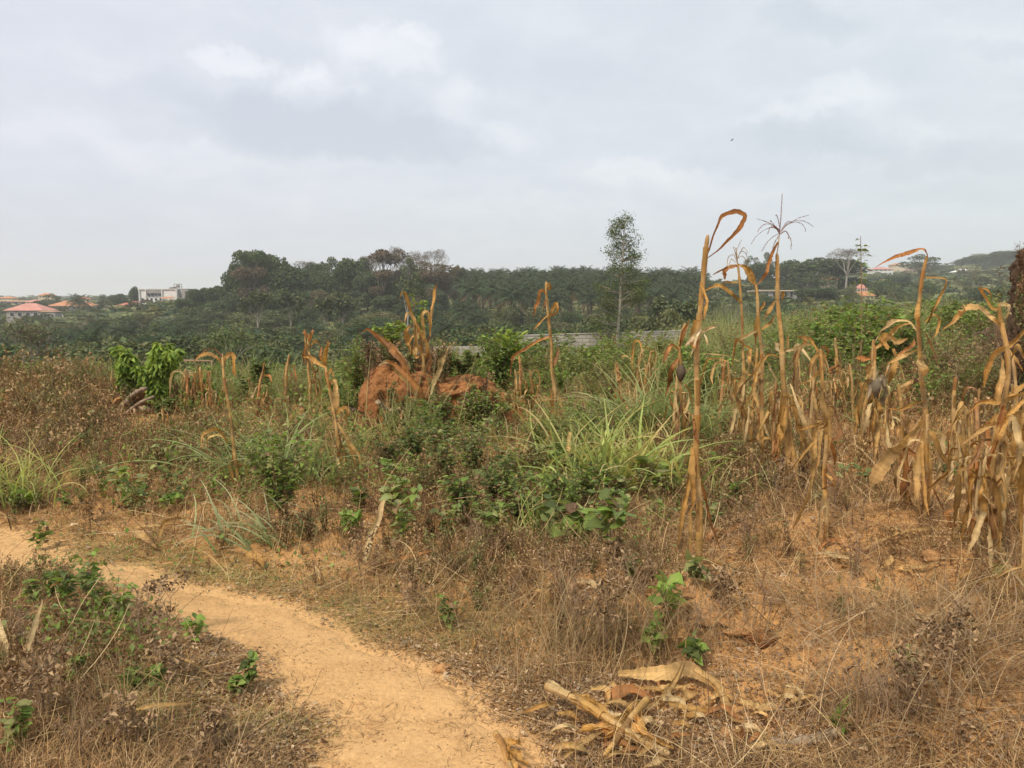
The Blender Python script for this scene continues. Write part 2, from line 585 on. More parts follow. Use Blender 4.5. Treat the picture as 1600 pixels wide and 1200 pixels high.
def tube(mb, pts, r, n=8, col=(.5, .5, .5), cap=True, squash=1.0):
    p = np.asarray(pts, float)
    k = len(p)
    r = np.broadcast_to(np.asarray(r, float), (k,))
    t, s, nn = frames(p)
    a = np.linspace(0, 2 * np.pi, n, endpoint=False)
    ring = p[:, None] + r[:, None, None] * (np.cos(a)[None, :, None] * s[:, None] + squash * np.sin(a)[None, :, None] * nn[:, None])
    i = np.arange(k - 1)[:, None] * n; j = np.arange(n)[None, :]
    Q = np.stack([i + j, i + (j + 1) % n, i + n + (j + 1) % n, i + n + j], -1).reshape(-1, 4)
    C = np.asarray(col, float)
    if C.ndim == 2:
        C = np.repeat(C, n, axis=0)
    V = ring.reshape(-1, 3)
    T = None
    if cap:
        V = np.concatenate([V, p[[0]], p[[-1]]])
        T = [(k * n, (q + 1) % n, q) for q in range(n)] + [(k * n + 1, (k - 1) * n + q, (k - 1) * n + (q + 1) % n) for q in range(n)]
        if C.ndim == 2:
            C = np.concatenate([C, C[[0]], C[[-1]]])
    u = np.tile(np.abs(a - np.pi) * 0.5, k)
    if cap:
        u = np.concatenate([u, [0.1, 0.1]])
    mb.add(V, Q, T, C, u + 0.01)
    return mb


def ribbon(mb, pts, width, rs, col=(.5, .34, .14), tip=None, face=None, twist=0.5, curl=0.35, n=None, ragged=0.12, prof='leaf', across=5, ruffle=0.06):
    """a leaf: a creased strip along pts; width in metres"""
    n = n or max(8, 5 * len(pts))
    p = smooth_path(pts, n)
    s = np.linspace(0, 1, n)
    t = norm(np.gradient(p, axis=0))
    f = np.array([0, -1, 0.15]) if face is None else np.asarray(face, float)
    side = np.cross(t, f)
    bad = np.linalg.norm(side, axis=1) < 0.2
    side[bad] = np.cross(t[bad], np.array([0.3, 0.2, 1.0]))
    side = norm(side)
    nn = np.cross(side, t)
    ph = rs.uniform(-0.5, 0.5)
    ang = ph * 0.6 + twist * np.sin(s * rs.uniform(2.0, 6.0) + rs.uniform(0, 6.3)) * 1.2
    ca, sa = np.cos(ang)[:, None], np.sin(ang)[:, None]
    side, nn = side * ca + nn * sa, nn * ca - side * sa
    if prof == 'leaf':
        w = np.clip(0.45 + 1.3 * s, 0, 1) * np.clip((1 - s) * 2.6, 0, 1) ** 0.75
    elif prof == 'torn':
        w = np.clip(0.6 + s, 0, 1) * np.clip((1 - s) * 9, 0.25, 1)
    else:
        w = np.ones(n)
    w = width * np.maximum(w, 0.04)
    u = np.linspace(-1, 1, across)
    cu = curl * (0.6 + 0.4 * np.sin(s * rs.uniform(4, 9) + rs.uniform(0, 6)))
    V = []
    for k, uu in enumerate(u):
        edge = abs(uu)
        rag = 1 + (rs.uniform(-ragged, ragged, n) + ruffle * np.sin(s * 40 + k * 2 + ph * 9)) * edge
        lift = cu * (edge ** 1.3) * w * 0.5 + ruffle * w * np.sin(s * rs.uniform(18, 34) + k) * edge
        V.append(p + side * (uu * 0.5 * w * rag * np.cos(cu * edge))[:, None] + nn * lift[:, None])
    V = np.stack(V, 1)
    i = np.arange(n - 1)[:, None] * across; j = np.arange(across - 1)[None, :]
    Q = np.stack([i + j, i + j + 1, i + across + j + 1, i + across + j], -1).reshape(-1, 4)
    c0 = np.asarray(col, float); c1 = np.asarray(tip if tip is not None else c0 * np.array([0.72, 0.62, 0.55]), float)
    m = np.clip((s - 0.45) * 1.6, 0, 1)[:, None]
    C = c0 * (1 - m) + c1 * m
    C = C * rs.uniform(0.84, 1.14, (n, 1))
    for _k in range(2):      # mouldy or bleached stretches
        g0 = rs.uniform(0, 1); C = C * (1 + rs.choice([-.45, .28, -.3]) * np.exp(-((s - g0) / rs.uniform(.04, .12)) ** 2))[:, None]
    C = np.repeat(C, across, 0)
    mid = np.tile(np.where(np.abs(u) < 0.05, 1.16, 1.0), n)[:, None]
    mb.add(V.reshape(-1, 3), Q, None, C * mid, np.tile(u, n) * 0.7 + 2.0 + ph)
    return mb


def blades(mb, rs, base, az, L, lean, curl, W, seg=3, c0=(.4, .3, .15), c1=None, zmin=None, taper=0.8, twist=0.6):
    """N grass blades or thin stems, vectorised"""
    N = len(base)
    L = np.broadcast_to(L, (N,)); lean = np.broadcast_to(lean, (N,)); curl = np.broadcast_to(curl, (N,)); W = np.broadcast_to(W, (N,))
    s = np.linspace(0, 1, seg + 1)
    sm = (s[1:] + s[:-1]) / 2
    th = lean[:, None] + curl[:, None] * sm[None] ** 1.3
    st = (L / seg)[:, None]
    hx, hz = np.sin(th) * st, np.cos(th) * st
    hx = np.concatenate([np.zeros((N, 1)), np.cumsum(hx, 1)], 1); hz = np.concatenate([np.zeros((N, 1)), np.cumsum(hz, 1)], 1)
    wob = rs.uniform(-1, 1, (N, 1)) * 0.12 * L[:, None] * np.sin(s * 3)[None]
    ca, sa = np.cos(az)[:, None], np.sin(az)[:, None]
    X = base[:, 0:1] + hx * ca - wob * sa; Y = base[:, 1:2] + hx * sa + wob * ca; Z = base[:, 2:3] + hz
    if zmin is not None:
        Z = np.maximum(Z, base[:, 2:3] + zmin + 0.01 * s[None])
    C = np.stack([X, Y, Z], -1)
    tw = rs.uniform(-twist, twist, (N, 1)) + rs.uniform(-.5, .5, (N, 1)) * s[None]
    thv = np.concatenate([th[:, :1], th], 1)
    sx = -sa * np.cos(tw) + ca * np.cos(thv) * np.sin(tw)
    sy = ca * np.cos(tw) + sa * np.cos(thv) * np.sin(tw)
    sz = -np.sin(thv) * np.sin(tw)
    side = np.stack([sx, sy, sz], -1)
    w = W[:, None] * np.clip(1 - s[None] ** 1.5 * taper, 0.12, 1)
    V = np.stack([C - side * w[..., None] / 2, C + side * w[..., None] / 2], 2)     # N, seg+1, 2, 3
    k = 2 * (seg + 1)
    b = np.arange(N)[:, None] * k; j = np.arange(seg)[None] * 2
    Q = np.stack([b + j, b + j + 1, b + j + 3, b + j + 2], -1).reshape(-1, 4)
    c0 = np.broadcast_to(np.asarray(c0, float), (N, 3)); c1 = c0 if c1 is None else np.broadcast_to(np.asarray(c1, float), (N, 3))
    CC = c0[:, None] * (1 - s)[None, :, None] + c1[:, None] * s[None, :, None]
    CC = np.repeat(CC[:, :, None], 2, 2)
    mb.add(V.reshape(-1, 3), Q, None, CC.reshape(-1, 3))
    return mb


def leaves(mb, rs, pos, d, size, col, fold=0.3, wid=0.55, droop=0.0, nrm=None, rnd=False):
    """N small leaves: four-sided blades folded on the midrib; d = pointing direction"""
    N = len(pos)
    size = np.broadcast_to(size, (N,))[:, None]
    d = norm(d)
    up = norm(rs.normal(0, 0.45, (N, 3)) + np.array([0, 0, 1.0])) if nrm is None else norm(nrm)
    s = norm(np.cross(d, up)); nn = np.cross(s, d)
    fo = rs.uniform(0, fold, (N, 1)); wd = wid * rs.uniform(0.8, 1.2, (N, 1))
    if rnd:
        prof = np.array([[0, 0], [.10, .62], [.32, 1.0], [.58, .82], [.82, .38], [1, 0]])
        rows = []
        dr = rs.uniform(.05, .4, (N, 1)) + droop
        wv = rs.uniform(-.08, .08, (N, 6))
        for q, (t_, w_) in enumerate(prof):
            c = pos + d * size * t_ - nn * size * dr * t_ * t_
            if w_ == 0:
                rows.append(c[:, None])
            else:
                ll = c + s * size * wd * .5 * w_ + nn * size * (fo * .5 * w_ + wv[:, q:q + 1])
                rr_ = c - s * size * wd * .5 * w_ + nn * size * (fo * .5 * w_ - wv[:, q:q + 1])
                rows.append(np.stack([ll, c, rr_], 1))
        V = np.concatenate(rows, 1)        # 1 + 4*3 + 1 = 14
        b = np.arange(N)[:, None]
        T0 = [(0, 2, 1), (0, 3, 2), (13, 10, 11), (13, 11, 12)]
        Q0 = []
        for q in range(3):
            o_ = 1 + q * 3
            Q0 += [(o_, o_ + 1, o_ + 4, o_ + 3), (o_ + 1, o_ + 2, o_ + 5, o_ + 4)]
        T = (np.array(T0)[None] + (b * 14)[:, :, None]).reshape(-1, 3); Q = (np.array(Q0)[None] + (b * 14)[:, :, None]).reshape(-1, 4)
        C = np.repeat(np.broadcast_to(np.asarray(col, float), (N, 3))[:, None], 14, 1).copy()
        C[:, [2, 5, 8, 11]] *= 1.12
        mb.add(V.reshape(-1, 3), Q, T, C.reshape(-1, 3))
        return mb
    a = pos
    m1 = pos + d * size * 0.42 - nn * size * 0.02
    tip = pos + d * size - nn * size * (droop + rs.uniform(0, .22, (N, 1)))
    l = pos + d * size * 0.40 + s * size * wd * 0.5 + nn * size * fo * 0.5
    r = pos + d * size * 0.40 - s * size * wd * 0.5 + nn * size * fo * 0.5
    V = np.stack([a, l, tip, r, m1], 1)
    b = np.arange(N)[:, None] * 5
    T = np.concatenate([b + np.array([[0, 4, 1]]), b + np.array([[1, 4, 2]]), b + np.array([[0, 3, 4]]), b + np.array([[3, 2, 4]])])
    C = np.repeat(np.broadcast_to(np.asarray(col, float), (N, 3))[:, None], 5, 1)
    mb.add(V.reshape(-1, 3), None, T, C.reshape(-1, 3))
    return mb


def stamp(mb, tpl, pos, rz, sc, tint=None):
    """copies of a small pattern (V,Q,T,C,U) merged into one mass"""
    V, Q, T, C, U = tpl
    N, n = len(pos), len(V)
    c, s_ = np.cos(rz)[:, None], np.sin(rz)[:, None]
    sc = np.broadcast_to(sc, (N, 3)) if np.ndim(sc) == 2 else np.repeat(np.broadcast_to(sc, (N,))[:, None], 3, 1)
    x = V[None, :, 0] * sc[:, 0:1]; y = V[None, :, 1] * sc[:, 1:2]; z = V[None, :, 2] * sc[:, 2:3]
    W = np.stack([x * c - y * s_ + pos[:, 0:1], x * s_ + y * c + pos[:, 1:2], z + pos[:, 2:3]], -1)
    off = (np.arange(N) * n)[:, None, None]
    CC = np.broadcast_to(C[None], (N, n, 3))
    if tint is not None:
        CC = CC * tint[:, None]
    mb.add(W.reshape(-1, 3), (Q[None] + off).reshape(-1, 4) if len(Q) else None, (T[None] + off).reshape(-1, 3) if len(T) else None, CC.reshape(-1, 3))
    return mb


def pick(rs, N, cols, w=None, jit=0.15):
    cols = np.asarray(cols, float)
    i = rs.choice(len(cols), N, p=None if w is None else np.asarray(w, float) / np.sum(w))
    return cols[i] * rs.uniform(1 - jit, 1 + jit, (N, 1)) * rs.uniform(0.96, 1.04, (N, 3))


def blobs(x, y, lst):
    """sum of soft spots given in photo pixels of the ground: (px, py, rx, ry, weight)"""
    u, v = to_px(x, y, terrain_fast(x, y))
    s = np.zeros(np.shape(x))
    for (a, b, rx, ry, k) in lst:
        s = s + k * np.exp(-((u - a) / rx) ** 2 - ((v - b) / ry) ** 2)
    return s


def terrain_fast(x, y):
    z = base_z(x, y)
    return z


def box(mb, lo, hi, col=(.5, .5, .5)):
    x0, y0, z0 = lo; x1, y1, z1 = hi
    V = [(x0, y0, z0), (x1, y0, z0), (x1, y1, z0), (x0, y1, z0), (x0, y0, z1), (x1, y0, z1), (x1, y1, z1), (x0, y1, z1)]
    Q = [(0, 3, 2, 1), (4, 5, 6, 7), (0, 1, 5, 4), (1, 2, 6, 5), (2, 3, 7, 6), (3, 0, 4, 7)]
    mb.add(V, Q, None, col)
    return mb


# ---------------------------------------------------------------- ground and path
def build_ground():
    d = np.concatenate([np.radians(np.linspace(-45, 45, 260)), np.radians(np.linspace(45, 315, 60)[1:-1])])
    r = np.concatenate([np.geomspace(0.25, 40, 420), np.geomspace(41, 4300, 180)])
    A, R = np.meshgrid(d, r)
    X, Y = R * np.sin(A), R * np.cos(A)
    Z = terrain(X, Y)
    edge = path_d(X, Y)
    Z = Z - 0.022 * np.clip(edge / 0.10, 0, 1)
    V = np.stack([X, Y, Z], -1).reshape(-1, 3)
    nc = len(d); k = len(r)
    i = np.arange(k - 1)[:, None] * nc; j = np.arange(nc)[None]
    Q = np.stack([i + j, i + nc + j, i + nc + (j + 1) % nc, i + (j + 1) % nc], -1).reshape(-1, 4)
    V = np.concatenate([V, [[0, 0, float(terrain(0, 0)) - .02]]])
    T = [(k * nc, q, (q + 1) % nc) for q in range(nc)]
    wear = np.clip(1 + edge.ravel() / .22, 0, 1)
    mb = MB().add(V, Q, T, (.4, .25, .12), np.concatenate([wear, [0]]) + 1e-4)
    o = mb.build('ground', M['soil'])
    o['kind'] = 'structure'
    # the trodden path: its own sheet a little above the ground
    st = 0.03
    xs = np.arange(-7.5, 2.6, st); ys = np.arange(1.1, 8.2, st)
    XX, YY = np.meshgrid(xs, ys)
    dd = path_d(XX, YY)
    ZZ = terrain(XX, YY) + 0.006 - 0.016 * np.clip(1 - dd / 0.08, 0, 1) ** 2 + 0.010 * fbm(XX * 5, YY * 5, 4, 8) - 0.012 * np.clip(vnoise(XX * 3.2, YY * 3.2, 88) - .62, 0, 1) * 3
    keep = (dd[:-1, :-1] > 0) | (dd[1:, :-1] > 0) | (dd[:-1, 1:] > 0) | (dd[1:, 1:] > 0)
    idx = np.arange(XX.size).reshape(XX.shape)
    Q = np.stack([idx[:-1, :-1], idx[:-1, 1:], idx[1:, 1:], idx[1:, :-1]], -1)[keep]
    used = np.unique(Q); mp = np.full(XX.size, -1); mp[used] = np.arange(len(used))
    V = np.stack([XX, YY, ZZ], -1).reshape(-1, 3)[used]
    p = MB().add(V, mp[Q], None, (.6, .36, .16)).build('path', M['path'])
    p['kind'] = 'structure'


build_ground()
# ---------------------------------------------------------------- naming helper: where a thing stands, told by its neighbours
USED = {}
LAND = []          # (px, py, words)


def where(px, py, far=False):
    """a short phrase built from the nearest landmark in the picture"""
    c = [(abs(a - px) + 1.3 * abs(b - py), a, b, wds) for (a, b, wds, f) in LAND if f == far]
    c.sort(key=lambda q: q[0])
    for d, a, b, wds in c[:3]:
        dx, dy = px - a, py - b
        if abs(dx) > 1.1 * abs(dy):
            rel = ('just ' if abs(dx) < 45 else '') + ('left of' if dx < 0 else 'right of')
        else:
            rel = ('just ' if abs(dy) < 25 else '') + ('behind' if dy < 0 else ('below' if far else 'in front of'))
        yield f"{rel} the {wds}"


ORD = ['', 'second ', 'third ', 'fourth ', 'fifth ', 'sixth ', 'seventh ', 'eighth ']


def label_for(desc, px, py, far=False):
    for wds in where(px, py, far):
        l = f"{desc} {wds}"
        if l not in USED and len(l.split()) <= 16:
            USED[l] = 1
            return l
    for k in range(1, 8):
        for wds in where(px, py, far):
            l = f"{ORD[k]}{desc} {wds}"
            if l not in USED and len(l.split()) <= 16:
                USED[l] = 1
                return l
            break
    return f"{desc} {next(where(px, py, far))}"


LAND += [(255, 455, 'white two-storey building', True), (40, 487, 'grey house with pink hipped roof', True), (205, 478, 'low red-roofed bungalow', True),
         (410, 450, 'tall umbrella-crowned tree', True), (608, 430, 'broad brown bare-crowned tree', True), (680, 430, 'rusty brown crown beside the palms', True),
         (975, 430, 'tall slender tree', True), (900, 530, 'grey block wall', True), (1235, 462, 'long unfinished block house', True), (1323, 410, 'pale umbrella-shaped bare tree', True),
         (1293, 425, 'broad dark domed tree', True), (1440, 415, 'tree on the far rise', True), (1510, 424, 'white metal roof', True), (1352, 455, 'two-tiered orange roof', True),
         (513, 425, 'round olive crown on the ridge', True), (800, 425, 'palm plantation ridge', True), (40, 530, 'pale forked bare tree', True), (345, 540, 'pale-limbed leafy tree', True)]

# ---------------------------------------------------------------- trees
def clumps(mb, rs, blobs_, dens, size, cols, jit=0.2, droop=0.2, wid=0.8, up=0.35, gaps=0.25):
    for (cx, cy, cz, rx, ry, rz) in blobs_:
        area = 4 * math.pi * ((rx * ry) ** 1.6 / 3 + 2 * (max(rx, ry) * rz) ** 1.6 / 3) ** (1 / 1.6)
        N = max(12, int(dens * area))
        d = norm(rs.normal(0, 1, (N, 3)) + np.array([0, 0, up]))
        lump = 0.5 + 0.5 * np.sin(d[:, 0] * 5 + cx * 3) * np.sin(d[:, 1] * 5 + cy) * np.sin(d[:, 2] * 6 + cz)
        keep = rs.uniform(0, 1, N) > gaps * (1 - lump) * 1.4
        d = d[keep]; lump = lump[keep]; N = len(d)
        rr = (0.72 + 0.3 * lump + rs.normal(0, 0.07, N))[:, None]
        inner = rs.uniform(0, 1, (N, 1)) < 0.22
        rr = np.where(inner, rr * rs.uniform(0.4, 0.95, (N, 1)), rr)
        p = np.array([cx, cy, cz]) + d * rr * np.array([rx, ry, rz])
        dd = norm(d * 0.7 + rs.normal(0, 0.6, (N, 3)) + np.array([0, 0, -0.1]))
        c = pick(rs, N, cols, None, jit) * rs.uniform(0.8, 1.2)  # random tone per blob paints lit and dark leaf masses into the colour
        leaves(mb, rs, p, dd, size * rs.uniform(0.6, 1.4, N), c, 0.5, wid, droop, nrm=norm(d + rs.normal(0, 0.5, (N, 3))))
    return mb


def limb(mb, rs, a, b, r0, r1, col, n=5, sag=0.08):
    a, b = np.asarray(a, float), np.asarray(b, float)
    L = np.linalg.norm(b - a)
    pts = [a + (b - a) * s + rs.normal(0, sag * L * 0.35, 3) * math.sin(s * math.pi) + np.array([0, 0, sag * L * math.sin(s * math.pi)]) for s in np.linspace(0, 1, 5)]
    pts = smooth_path(pts, 7)
    tube(mb, pts, np.linspace(r0, r1, 7), n, col, cap=False)
    return pts


def tree_pattern(seed, H, crown_w, kind, col_leaf, col_bark, leaf=0.5):
    """a tree at the world origin: trunk part (with its limbs) and crown part"""
    rs = np.random.RandomState(seed)
    root = empty('tree', (0, 0, -500))
    tk, cr = MB(), MB()
    R = crown_w / 2
    bl = []
    if kind == 'dome':
        n = 11
        for i in range(n):
            a = i * 2.4 + rs.uniform(-.3, .3); q = math.sqrt((i + .3) / n) * R * 0.68
            bl.append((math.cos(a) * q, math.sin(a) * q, H * (0.70 - 0.22 * (q / R) ** 2) + rs.uniform(-.06, .05) * H, R * rs.uniform(.34, .5), R * rs.uniform(.34, .5), H * rs.uniform(.13, .2)))
        for i in range(5):
            a = i * 1.3; bl.append((math.cos(a) * R * .6, math.sin(a) * R * .6, H * rs.uniform(.25, .42), R * .42, R * .42, H * .16))
        fork = .3
    elif kind == 'umbrella':
        n = 9
        for i in range(n):
            a = i * 2.4 + rs.uniform(-.3, .3); q = math.sqrt((i + .3) / n) * R * 0.85
            bl.append((math.cos(a) * q, math.sin(a) * q, H * (0.93 - 0.12 * (q / R) ** 2) + rs.uniform(-.03, .02) * H, R * rs.uniform(.25, .38), R * rs.uniform(.25, .38), H * rs.uniform(.045, .075)))
        fork = .5
    elif kind == 'layered':
        for i in range(13):
            a = rs.uniform(0, 6.3); h = rs.uniform(.45, .94); q = R * rs.uniform(.25, .75) * (1.15 - abs(h - .65))
            bl.append((math.cos(a) * q, math.sin(a) * q, H * h, R * rs.uniform(.25, .42), R * rs.uniform(.25, .42), H * rs.uniform(.06, .11)))
        fork = .38
    elif kind == 'low':
        for i in range(9):
            a = i * 2.4; q = R * rs.uniform(.1, .7)
            bl.append((math.cos(a) * q, math.sin(a) * q, H * rs.uniform(.3, .78), R * rs.uniform(.35, .55), R * rs.uniform(.35, .55), H * rs.uniform(.2, .3)))
        fork = .15
    elif kind == 'slender':
        for i in range(26):
            h = rs.uniform(.42, .985); a = rs.uniform(0, 6.3); q = R * rs.uniform(.15, .75) * (1.1 - .8 * abs(h - .72) * 2)
            bl.append((math.cos(a) * q, math.sin(a) * q, H * h, R * rs.uniform(.16, .34), R * rs.uniform(.16, .34), H * rs.uniform(.025, .05)))
        fork = .4
    else:   # 'bare'
        n = 8
        for i in range(n):
            a = i * 2.4 + rs.uniform(-.3, .3); q = math.sqrt((i + .3) / n) * R * 0.8
            bl.append((math.cos(a) * q, math.sin(a) * q, H * (0.88 - 0.16 * (q / R) ** 2) + rs.uniform(-.05, .03) * H, R * rs.uniform(.25, .4), R * rs.uniform(.25, .4), H * rs.uniform(.05, .1)))
        fork = .42
    r0 = H * (0.012 if kind == 'slender' else 0.018)
    if kind == 'slender':
        tr = limb(tk, rs, (0, 0, -1), (rs.uniform(-.2, .2), 0, H * .97), r0, r0 * .2, col_bark, 7, .01)
        for b in bl:
            limb(tk, rs, (0, 0, b[2] - H * .04), (b[0], b[1], b[2]), r0 * .25, r0 * .08, col_bark, 4, .05)
    else:
        f = np.array([rs.uniform(-.04, .04) * H, rs.uniform(-.04, .04) * H, H * fork])
        limb(tk, rs, (0, 0, -1), f, r0 * 1.25, r0 * .85, col_bark, 8, .01)
        for b in bl:
            tgt = np.array(b[:3]) - np.array([0, 0, b[5] * .3])
            pts = limb(tk, rs, f if rs.uniform() < .7 else f * np.array([1, 1, .8]), tgt, r0 * .55, r0 * .16, col_bark, 5, .05)
            if kind in ('bare', 'umbrella', 'layered'):
                for q in range(6 if kind == 'bare' else 3):
                    e = tgt + rs.normal(0, 1, 3) * np.array(b[3:]) * .75 + np.array([0, 0, b[5] * .5])
                    pt = limb(tk, rs, pts[4], e, r0 * .16, r0 * .05, col_bark, 3, .06)
                    if kind == 'bare':
                        for z in range(4):
                            limb(tk, rs, pt[4], e + rs.normal(0, 1, 3) * np.array(b[3:]) * .4, r0 * .07, r0 * .03, col_bark, 3, .05)
    dens = {'dome': 9, 'umbrella': 8, 'layered': 6.5, 'low': 8, 'slender': 42, 'bare': 4.0}[kind] * (0.5 / leaf) ** (2 if kind != 'slender' else 0)
    clumps(cr, rs, bl, dens, leaf, col_leaf, gaps=.8 if kind == 'bare' else .35, wid=.45 if kind == 'bare' else .8)
    tk_o = tk.build('trunk', M['bark'], origin=(0, 0, 0)); tk_o.parent = root; tk_o.location = (0, 0, 0)
    cr_o = cr.build('crown', M['crown'], origin=(0, 0, 0)); cr_o.parent = root; cr_o.location = (0, 0, 0)
    V = cr.arrays()[0]
    root['_h'] = float(np.percentile(V[:, 2], 99.5)); root['_w'] = float(np.percentile(np.abs(V[:, 0]), 98) * 2)
    bpy.context.view_layer.update()
    note_kids(root)
    return root


DG = [(.068, .098, .036), (.052, .084, .038), (.095, .128, .044), (.078, .105, .052)]
OL = [(.145, .165, .065), (.175, .180, .08), (.115, .135, .055)]
BR = [(.140, .105, .080), (.170, .125, .090), (.105, .090, .065)]
RU = [(.175, .120, .075), (.130, .100, .060), (.095, .095, .050)]
PG = [(.10, .165, .05), (.13, .19, .055), (.075, .125, .04)]
BK = (.17, .145, .115); BKP = (.31, .28, .235); BKD = (.09, .075, .06)
PAT = {
    'dense': [tree_pattern(11, 16, 13, 'dome', DG, BK), tree_pattern(12, 15, 11, 'dome', DG + PG[:1], BK), tree_pattern(13, 17, 12, 'dome', DG, BK)],
    'umbrella': [tree_pattern(21, 18, 15, 'umbrella', DG + PG, BK)],
    'layered': [tree_pattern(31, 16, 12, 'layered', OL + DG, BKP), tree_pattern(32, 17, 11, 'layered', DG + OL[:1], BK)],
    'brown': [tree_pattern(41, 16, 15, 'bare', BR, BKP, .34), tree_pattern(42, 16, 12, 'layered', BR + RU, BK, .45)],
    'rusty': [tree_pattern(43, 15, 14, 'layered', RU, BK, .5)],
    'bare': [tree_pattern(44, 14, 11, 'bare', BR, BKP, .16)],
    'bush': [tree_pattern(51, 5, 6.5, 'low', DG + OL, BK, .24), tree_pattern(52, 4.5, 6, 'low', OL, BK, .22), tree_pattern(53, 5, 6, 'low', PG + DG, BK, .22),
             tree_pattern(54, 4.5, 6, 'layered', OL + RU[:1], BKP, .2), tree_pattern(55, 5, 6.5, 'low', DG, BK, .25)],
}
for o in [q for v in PAT.values() for q in v]:
    pass


def palm_pattern(seed, H=7.0, L=4.6, nf=30):
    rs = np.random.RandomState(seed)
    root = empty('oil_palm', (0, 0, -500))
    tk = MB()
    hs = np.linspace(-1, H, 12)
    tube(tk, [(0.03 * math.sin(z), 0, z) for z in hs], .34 + .05 * np.sin(hs * 9), 8, (.12, .095, .07), cap=False)
    cr = MB()
    GC = np.array([(.050, .085, .042), (.065, .105, .050), (.085, .115, .060)])
    for i in range(nf):
        az = i * 2.4 + rs.uniform(-.15, .15)
        t = i / nf
        el = math.radians(82 - 95 * t ** 1.1)
        s = np.linspace(0, 1, 12)
        drop = (0.5 + .9 * (1 - abs(t - .45))) * 1.0
        a = el - s ** 1.4 * drop
        step = L * rs.uniform(.85, 1.1) / 11
        r = np.concatenate([[0], np.cumsum(np.cos(a[1:]) * step)]); z = H + np.concatenate([[0], np.cumsum(np.sin(a[1:]) * step)])
        pts = np.stack([r * math.cos(az), r * math.sin(az), z], -1)
        tube(cr, pts, np.linspace(.05, .012, 12), 3, (.12, .13, .06), cap=False)
        pp = smooth_path(pts, 27)[3:]
        tt = norm(np.gradient(pp, axis=0))
        sd = norm(np.cross(tt, [0, 0, 1.0]))
        c = GC[rs.randint(3)] if t < .88 else np.array([.16, .12, .07])
        for sg in (-1, 1):
            n = len(pp)
            d = norm(sd * sg + tt * .55 + np.array([0, 0, -.35]) + rs.normal(0, .13, (n, 3)))
            ll = 1.0 * np.sin(np.linspace(.35, 2.8, n)) + .12
            leaves(cr, rs, pp, d, ll, c * rs.uniform(.85, 1.15, (n, 1)), .2, .13, .2)
    for mb, nm, m in ((tk, 'trunk', M['bark']), (cr, 'crown', M['crown'])):
        o = mb.build(nm, m, origin=(0, 0, 0)); o.parent = root; o.location = (0, 0, 0)
    root['_h'] = H + L * .85; root['_w'] = L * 1.9
    bpy.context.view_layer.update()
    note_kids(root)
    return root


PAT['palm'] = [palm_pattern(61), palm_pattern(62, 6.2, 4.9, 34), palm_pattern(63, 7.8, 4.4, 28)]
NAMES = {'dense': 'broadleaf_tree', 'umbrella': 'umbrella_tree', 'layered': 'layered_tree', 'brown': 'brown_crowned_tree', 'rusty': 'rusty_crowned_tree', 'bare': 'bare_tree', 'bush': 'bush', 'palm': 'oil_palm'}
rsT = np.random.RandomState(5)


def put_tree(kind, x, y, h, wd=None, label=None, cat='tree', group=None, v=None, name=None, z=None, rz=None):
    lst = PAT[kind]
    src = lst[rsT.randint(len(lst)) if v is None else v]
    sz = h / src['_h']; sx = (wd / src['_w']) if wd else sz * rsT.uniform(.85, 1.2)
    o = copy_tree(src, (x, y, float(terrain(x, y)) if z is None else z), rsT.uniform(0, 6.28) if rz is None else rz, (sx, sx, sz), label)
    o.name = name or NAMES[kind]
    for k in ('_h', '_w'):
        if k in o:
            del o[k]
    return tag(o, label, cat, group)


def hero_tree(kind, px, top, Y, wpx, desc, group=None, v=None, cat='tree', name=None, rz=None):
    p = P(px, top, Y)
    g = float(terrain(p[0], Y))
    h = max(p[2] - g, 1.0)
    return put_tree(kind, p[0], Y, h, wpx / F * Y, label_for(desc, px, top + 20, True), cat, group, v, name, rz=rz)


